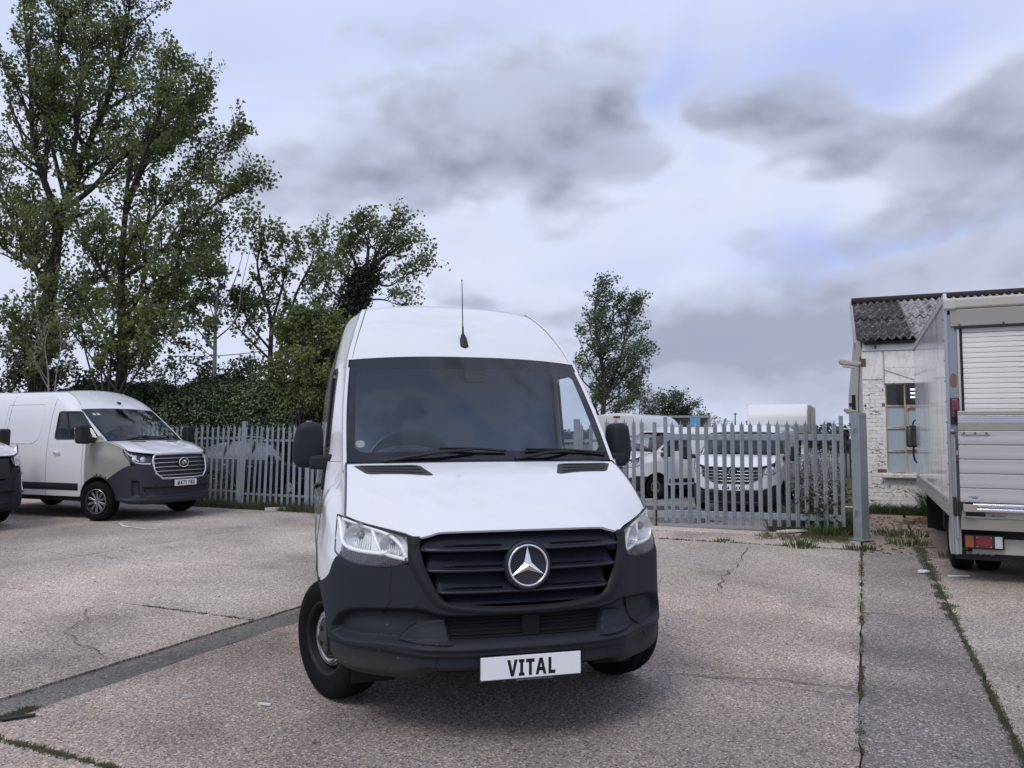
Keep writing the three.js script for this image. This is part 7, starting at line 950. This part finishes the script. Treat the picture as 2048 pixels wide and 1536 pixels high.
// ------------------------------------------------------------------ small things: litter, rubble, far sheds, wires
{
  const scrap = (name, label, cat, X, D, pts, mat, th = 0.006, yaw = 0, y = 0.006) => { const g = prism(pts, th, 0.001, 1).rotateX(-Math.PI / 2).rotateY(yaw), p = g.attributes.position; for (let i = 0; i < p.count; i++) p.setY(i, p.getY(i) + 0.012 * vnoise(p.getX(i) * 40 + X, p.getZ(i) * 40)); g.computeVertexNormals(); const m = part(name, g, mat); m.position.set(X, y, -D); return tag(m, label, cat); };
  const paper = std(0.72, 0.8), brickM = [std([0.24, 0.12, 0.085], 0.95), std([0.30, 0.19, 0.15], 0.95), std([0.16, 0.12, 0.10], 0.95)];
  scrap('litter', 'crumpled white paper scrap in the mossy joint beside the lorry', 'litter', 4.62, 8.78, [[-0.07, -0.03], [0.0, -0.05], [0.07, -0.02], [0.06, 0.03], [-0.02, 0.04]], paper, 0.02); scrap('litter', 'long white litter strip on the concrete left of the lorry wheel', 'litter', 4.86, 8.5, [[-0.12, -0.012], [0.1, -0.02], [0.13, 0.0], [-0.1, 0.014]], paper, 0.01);
  scrap('litter', 'small white stick on the concrete left of the front wheel', 'litter', -1.43, 4.55, [[-0.035, -0.006], [0.035, -0.006], [0.035, 0.006], [-0.035, 0.006]], paper, 0.01, 0.1); scrap('litter', 'thin pale splinter on the concrete near the tarmac strip', 'litter', -1.92, 4.68, [[-0.03, -0.005], [0.03, -0.003], [0.03, 0.004], [-0.02, 0.006]], std(0.5, 0.8), 0.01, 0.2);
  scrap('plastic_bag', 'torn white plastic caught under the gate', 'litter', 4.32, 12.1, [[-0.28, -0.05], [-0.1, -0.09], [0.1, -0.06], [0.3, -0.04], [0.2, 0.05], [0.0, 0.08], [-0.2, 0.06]], std(0.62, 0.5), 0.025, 0.3, 0.03); scrap('plastic_bag', 'pale scrap of sheeting at the foot of the left fence', 'litter', -4.75, 15.55, [[-0.2, -0.05], [0.0, -0.08], [0.25, -0.05], [0.1, 0.05], [-0.15, 0.06]], std([0.5, 0.49, 0.45], 0.7), 0.06, 0.4, 0.03);
  scrap('litter', 'clear crumpled bottle under the front of the left van', 'litter', -6.2, 15.35, [[-0.09, -0.03], [0.09, -0.03], [0.09, 0.03], [-0.09, 0.03]], std([0.5, 0.52, 0.54], 0.3), 0.06, 0.2, 0.03);
  const spots = [[7.05, 13.6], [7.3, 13.75], [7.5, 13.55], [7.15, 13.35], [7.42, 13.3], [6.85, 13.4], [7.62, 13.8]], names = ['largest brick', 'second brick', 'third brick'];
  spots.forEach(([X, D], i) => { const g = new RoundedBoxGeometry(rr(0.12, 0.24), rr(0.06, 0.1), rr(0.08, 0.12), 1, 0.012), p = g.attributes.position; for (let k = 0; k < p.count; k++) p.setXYZ(k, p.getX(k) * (0.85 + 0.3 * hash(k % 24, i, 1)), p.getY(k), p.getZ(k)); g.computeVertexNormals(); const m = part('broken_brick', g, brickM[i % 3]); m.position.set(X, 0.03, -D); m.rotation.set(rr(-0.3, 0.3), rr(0, 3), rr(-0.3, 0.3)); tag(m, ['leftmost large broken brick in front of the wall', 'broken brick in the middle at the back of the rubble', 'red broken brick nearest the lorry tyre', 'pale broken brick at the front left of the rubble', 'dark broken brick at the front right of the rubble', 'broken brick lying alone left of the rubble', 'broken brick furthest back under the lorry'][i], 'brick', 'broken bricks by the wall'); });
  const crumbs = []; for (let i = 0; i < 260; i++) { const v = yard(rr(-0.0, 0.9), rr(11.2, 16), 0.0), r = rr(0.008, 0.028); crumbs.push(new THREE.IcosahedronGeometry(r, 0).scale(1, 0.6, 1).translate(...v)); } for (let i = 0; i < 160; i++) { const v = yard(rr(-9, 4), rr(3, 12), 0.006), r = rr(0.004, 0.011); crumbs.push(new THREE.IcosahedronGeometry(r, 0).scale(1.3, 0.5, 1).translate(...v)); }
  tag(part('rubble', crumbs, brickM[2]), 'crumbs of brick and dead leaves scattered over the concrete', 'rubble', null, 'stuff');
  const bt = thing('debris', 'black plastic strip on the tarmac infill at the left edge', 'debris', [-2.72, 0.01, -4.35], 0.5); part('strip', box(0.16, 0.012, 0.03, 0, 0.0, 0, 0.004), M.black, bt);
  // far off over the gate
  const shed = (label, X, D, w, h, c, roof) => { const s = thing('far_shed', label, 'shed', [X, -0.3, -D], 0.2); part('wall', box(w, h, 8, 0, h / 2, -4), c, s); part('roof', prism([[-w / 2 - 0.3, h], [w / 2 + 0.3, h], [w / 2, h + 0.25], [-w / 2, h + 0.25]], 8.4).translate(0, 0, -4), roof, s); return s; };
  const w1 = shed('low brown-roofed shed far beyond the gate', 15.5, 54, 2.6, 1.9, std([0.10, 0.06, 0.05], 0.9), std([0.11, 0.06, 0.05], 0.9)), w2 = shed('low cream building far beyond the gate, right of the brown shed', 17.2, 52, 2.6, 1.9, std([0.48, 0.44, 0.38], 0.8), std([0.5, 0.47, 0.42], 0.8)); for (const x of [-0.7, 0.5]) { const f = sub('window', w2); f.position.set(x, 1.45, 0.02); part('frame', box(0.8, 0.6, 0.04, 0, 0, 0), std(0.6, 0.6), f); part('pane', box(0.7, 0.5, 0.05, 0, 0, 0), M.blackGloss, f); }
  const ff = thing('far_fence', 'dark palisade fence far behind the gate post', 'fence'); for (let i = 0; i < 26; i++) { const m = part('pale', fencePale, std([0.06, 0.07, 0.09], 0.7), ff); m.position.set(11.2 + i * 0.16, -0.25, -31 + i * 0.02); } part('rail', box(4.3, 0.06, 0.05, 13.2, 1.2, -30.78), std([0.06, 0.07, 0.09], 0.7), ff);
  const fw = thing('parked_van', 'white van roof far behind the dark palisade fence', 'van', [13.2, -0.25, -38], 0.3); part('body', mv(prism(roundPoly([[-0.9, 0.5], [0.9, 0.5], [0.95, 1.3], [0.75, 1.95], [-0.75, 1.95], [-0.95, 1.3]], 0.2, 4), 4.8, 0.12), 0, 0, -2), M.white2, fw); part('windscreen', box(1.4, 0.5, 0.05, 0, 1.5, 0.38, 0.02), M.blackGloss, fw);
  const sh = thing('bush', 'dark hedge line on the horizon beside the gate post', 'bush'); const hs = []; for (let i = 0; i < 500; i++) hs.push([rr(22, 33), rr(-0.2, 1.9), -rr(64, 67), rr(2.5, 5)]); crown(sh, 'foliage', clumpB, hs, [[0.03, 0.04, 0.025], [0.06, 0.075, 0.045]]);
  const hl = []; for (let i = 0; i < 1400; i++) hl.push([rr(-20, 60), rr(-0.2, 1.2), -rr(95, 105), rr(4, 8)]); tag(crown(scene, 'far_scrub', clumpB, hl, [[0.05, 0.06, 0.045], [0.09, 0.10, 0.075]]), 'distant line of scrub along the horizon', 'scrub', null, 'stuff');
  for (const [X, D, h] of [[16.8, 58, 4.0], [18.6, 60, 3.9], [20.1, 66, 3.4]]) { const p = thing('utility_pole', ['thin wooden pole rising from the brown shed on the horizon', 'thin wooden pole on the horizon over the cream building', 'short wooden pole on the horizon behind the box van'][[16.8, 18.6, 20.1].indexOf(X)], 'pole', [X, -0.2, -D]); part('shaft', cyl(0.04, 0.06, h * 0.8, 8, 0, h * 0.4, 0), M.bark, p); part('crossarm', box(0.3, 0.05, 0.05, 0, h * 0.8 - 0.1, 0), M.bark, p); }
  const wire = (label, a, b, sag, r) => { const g = tube(rangeOf(0, 1, 16).map((t) => [lerp(a[0], b[0], t), lerp(a[1], b[1], t) - sag * 4 * t * (1 - t), lerp(a[2], b[2], t)]), r, 4); tag(part('overhead_wire', g, std(0.12, 0.8)), label, 'wire'); };
  wire('upper overhead wire running down to the horizon right of the bush', at(1380, 838, 50), at(1470, 842, 58), 0.1, 0.012); wire('lower overhead wire running down to the horizon right of the bush', at(1380, 843, 50), at(1470, 846, 58), 0.1, 0.012); wire('overhead wire crossing the gap between the trees on the left', at(340, 712, 24), at(540, 700, 24), 0.08, 0.012);
}
renderer.render(scene, camera);
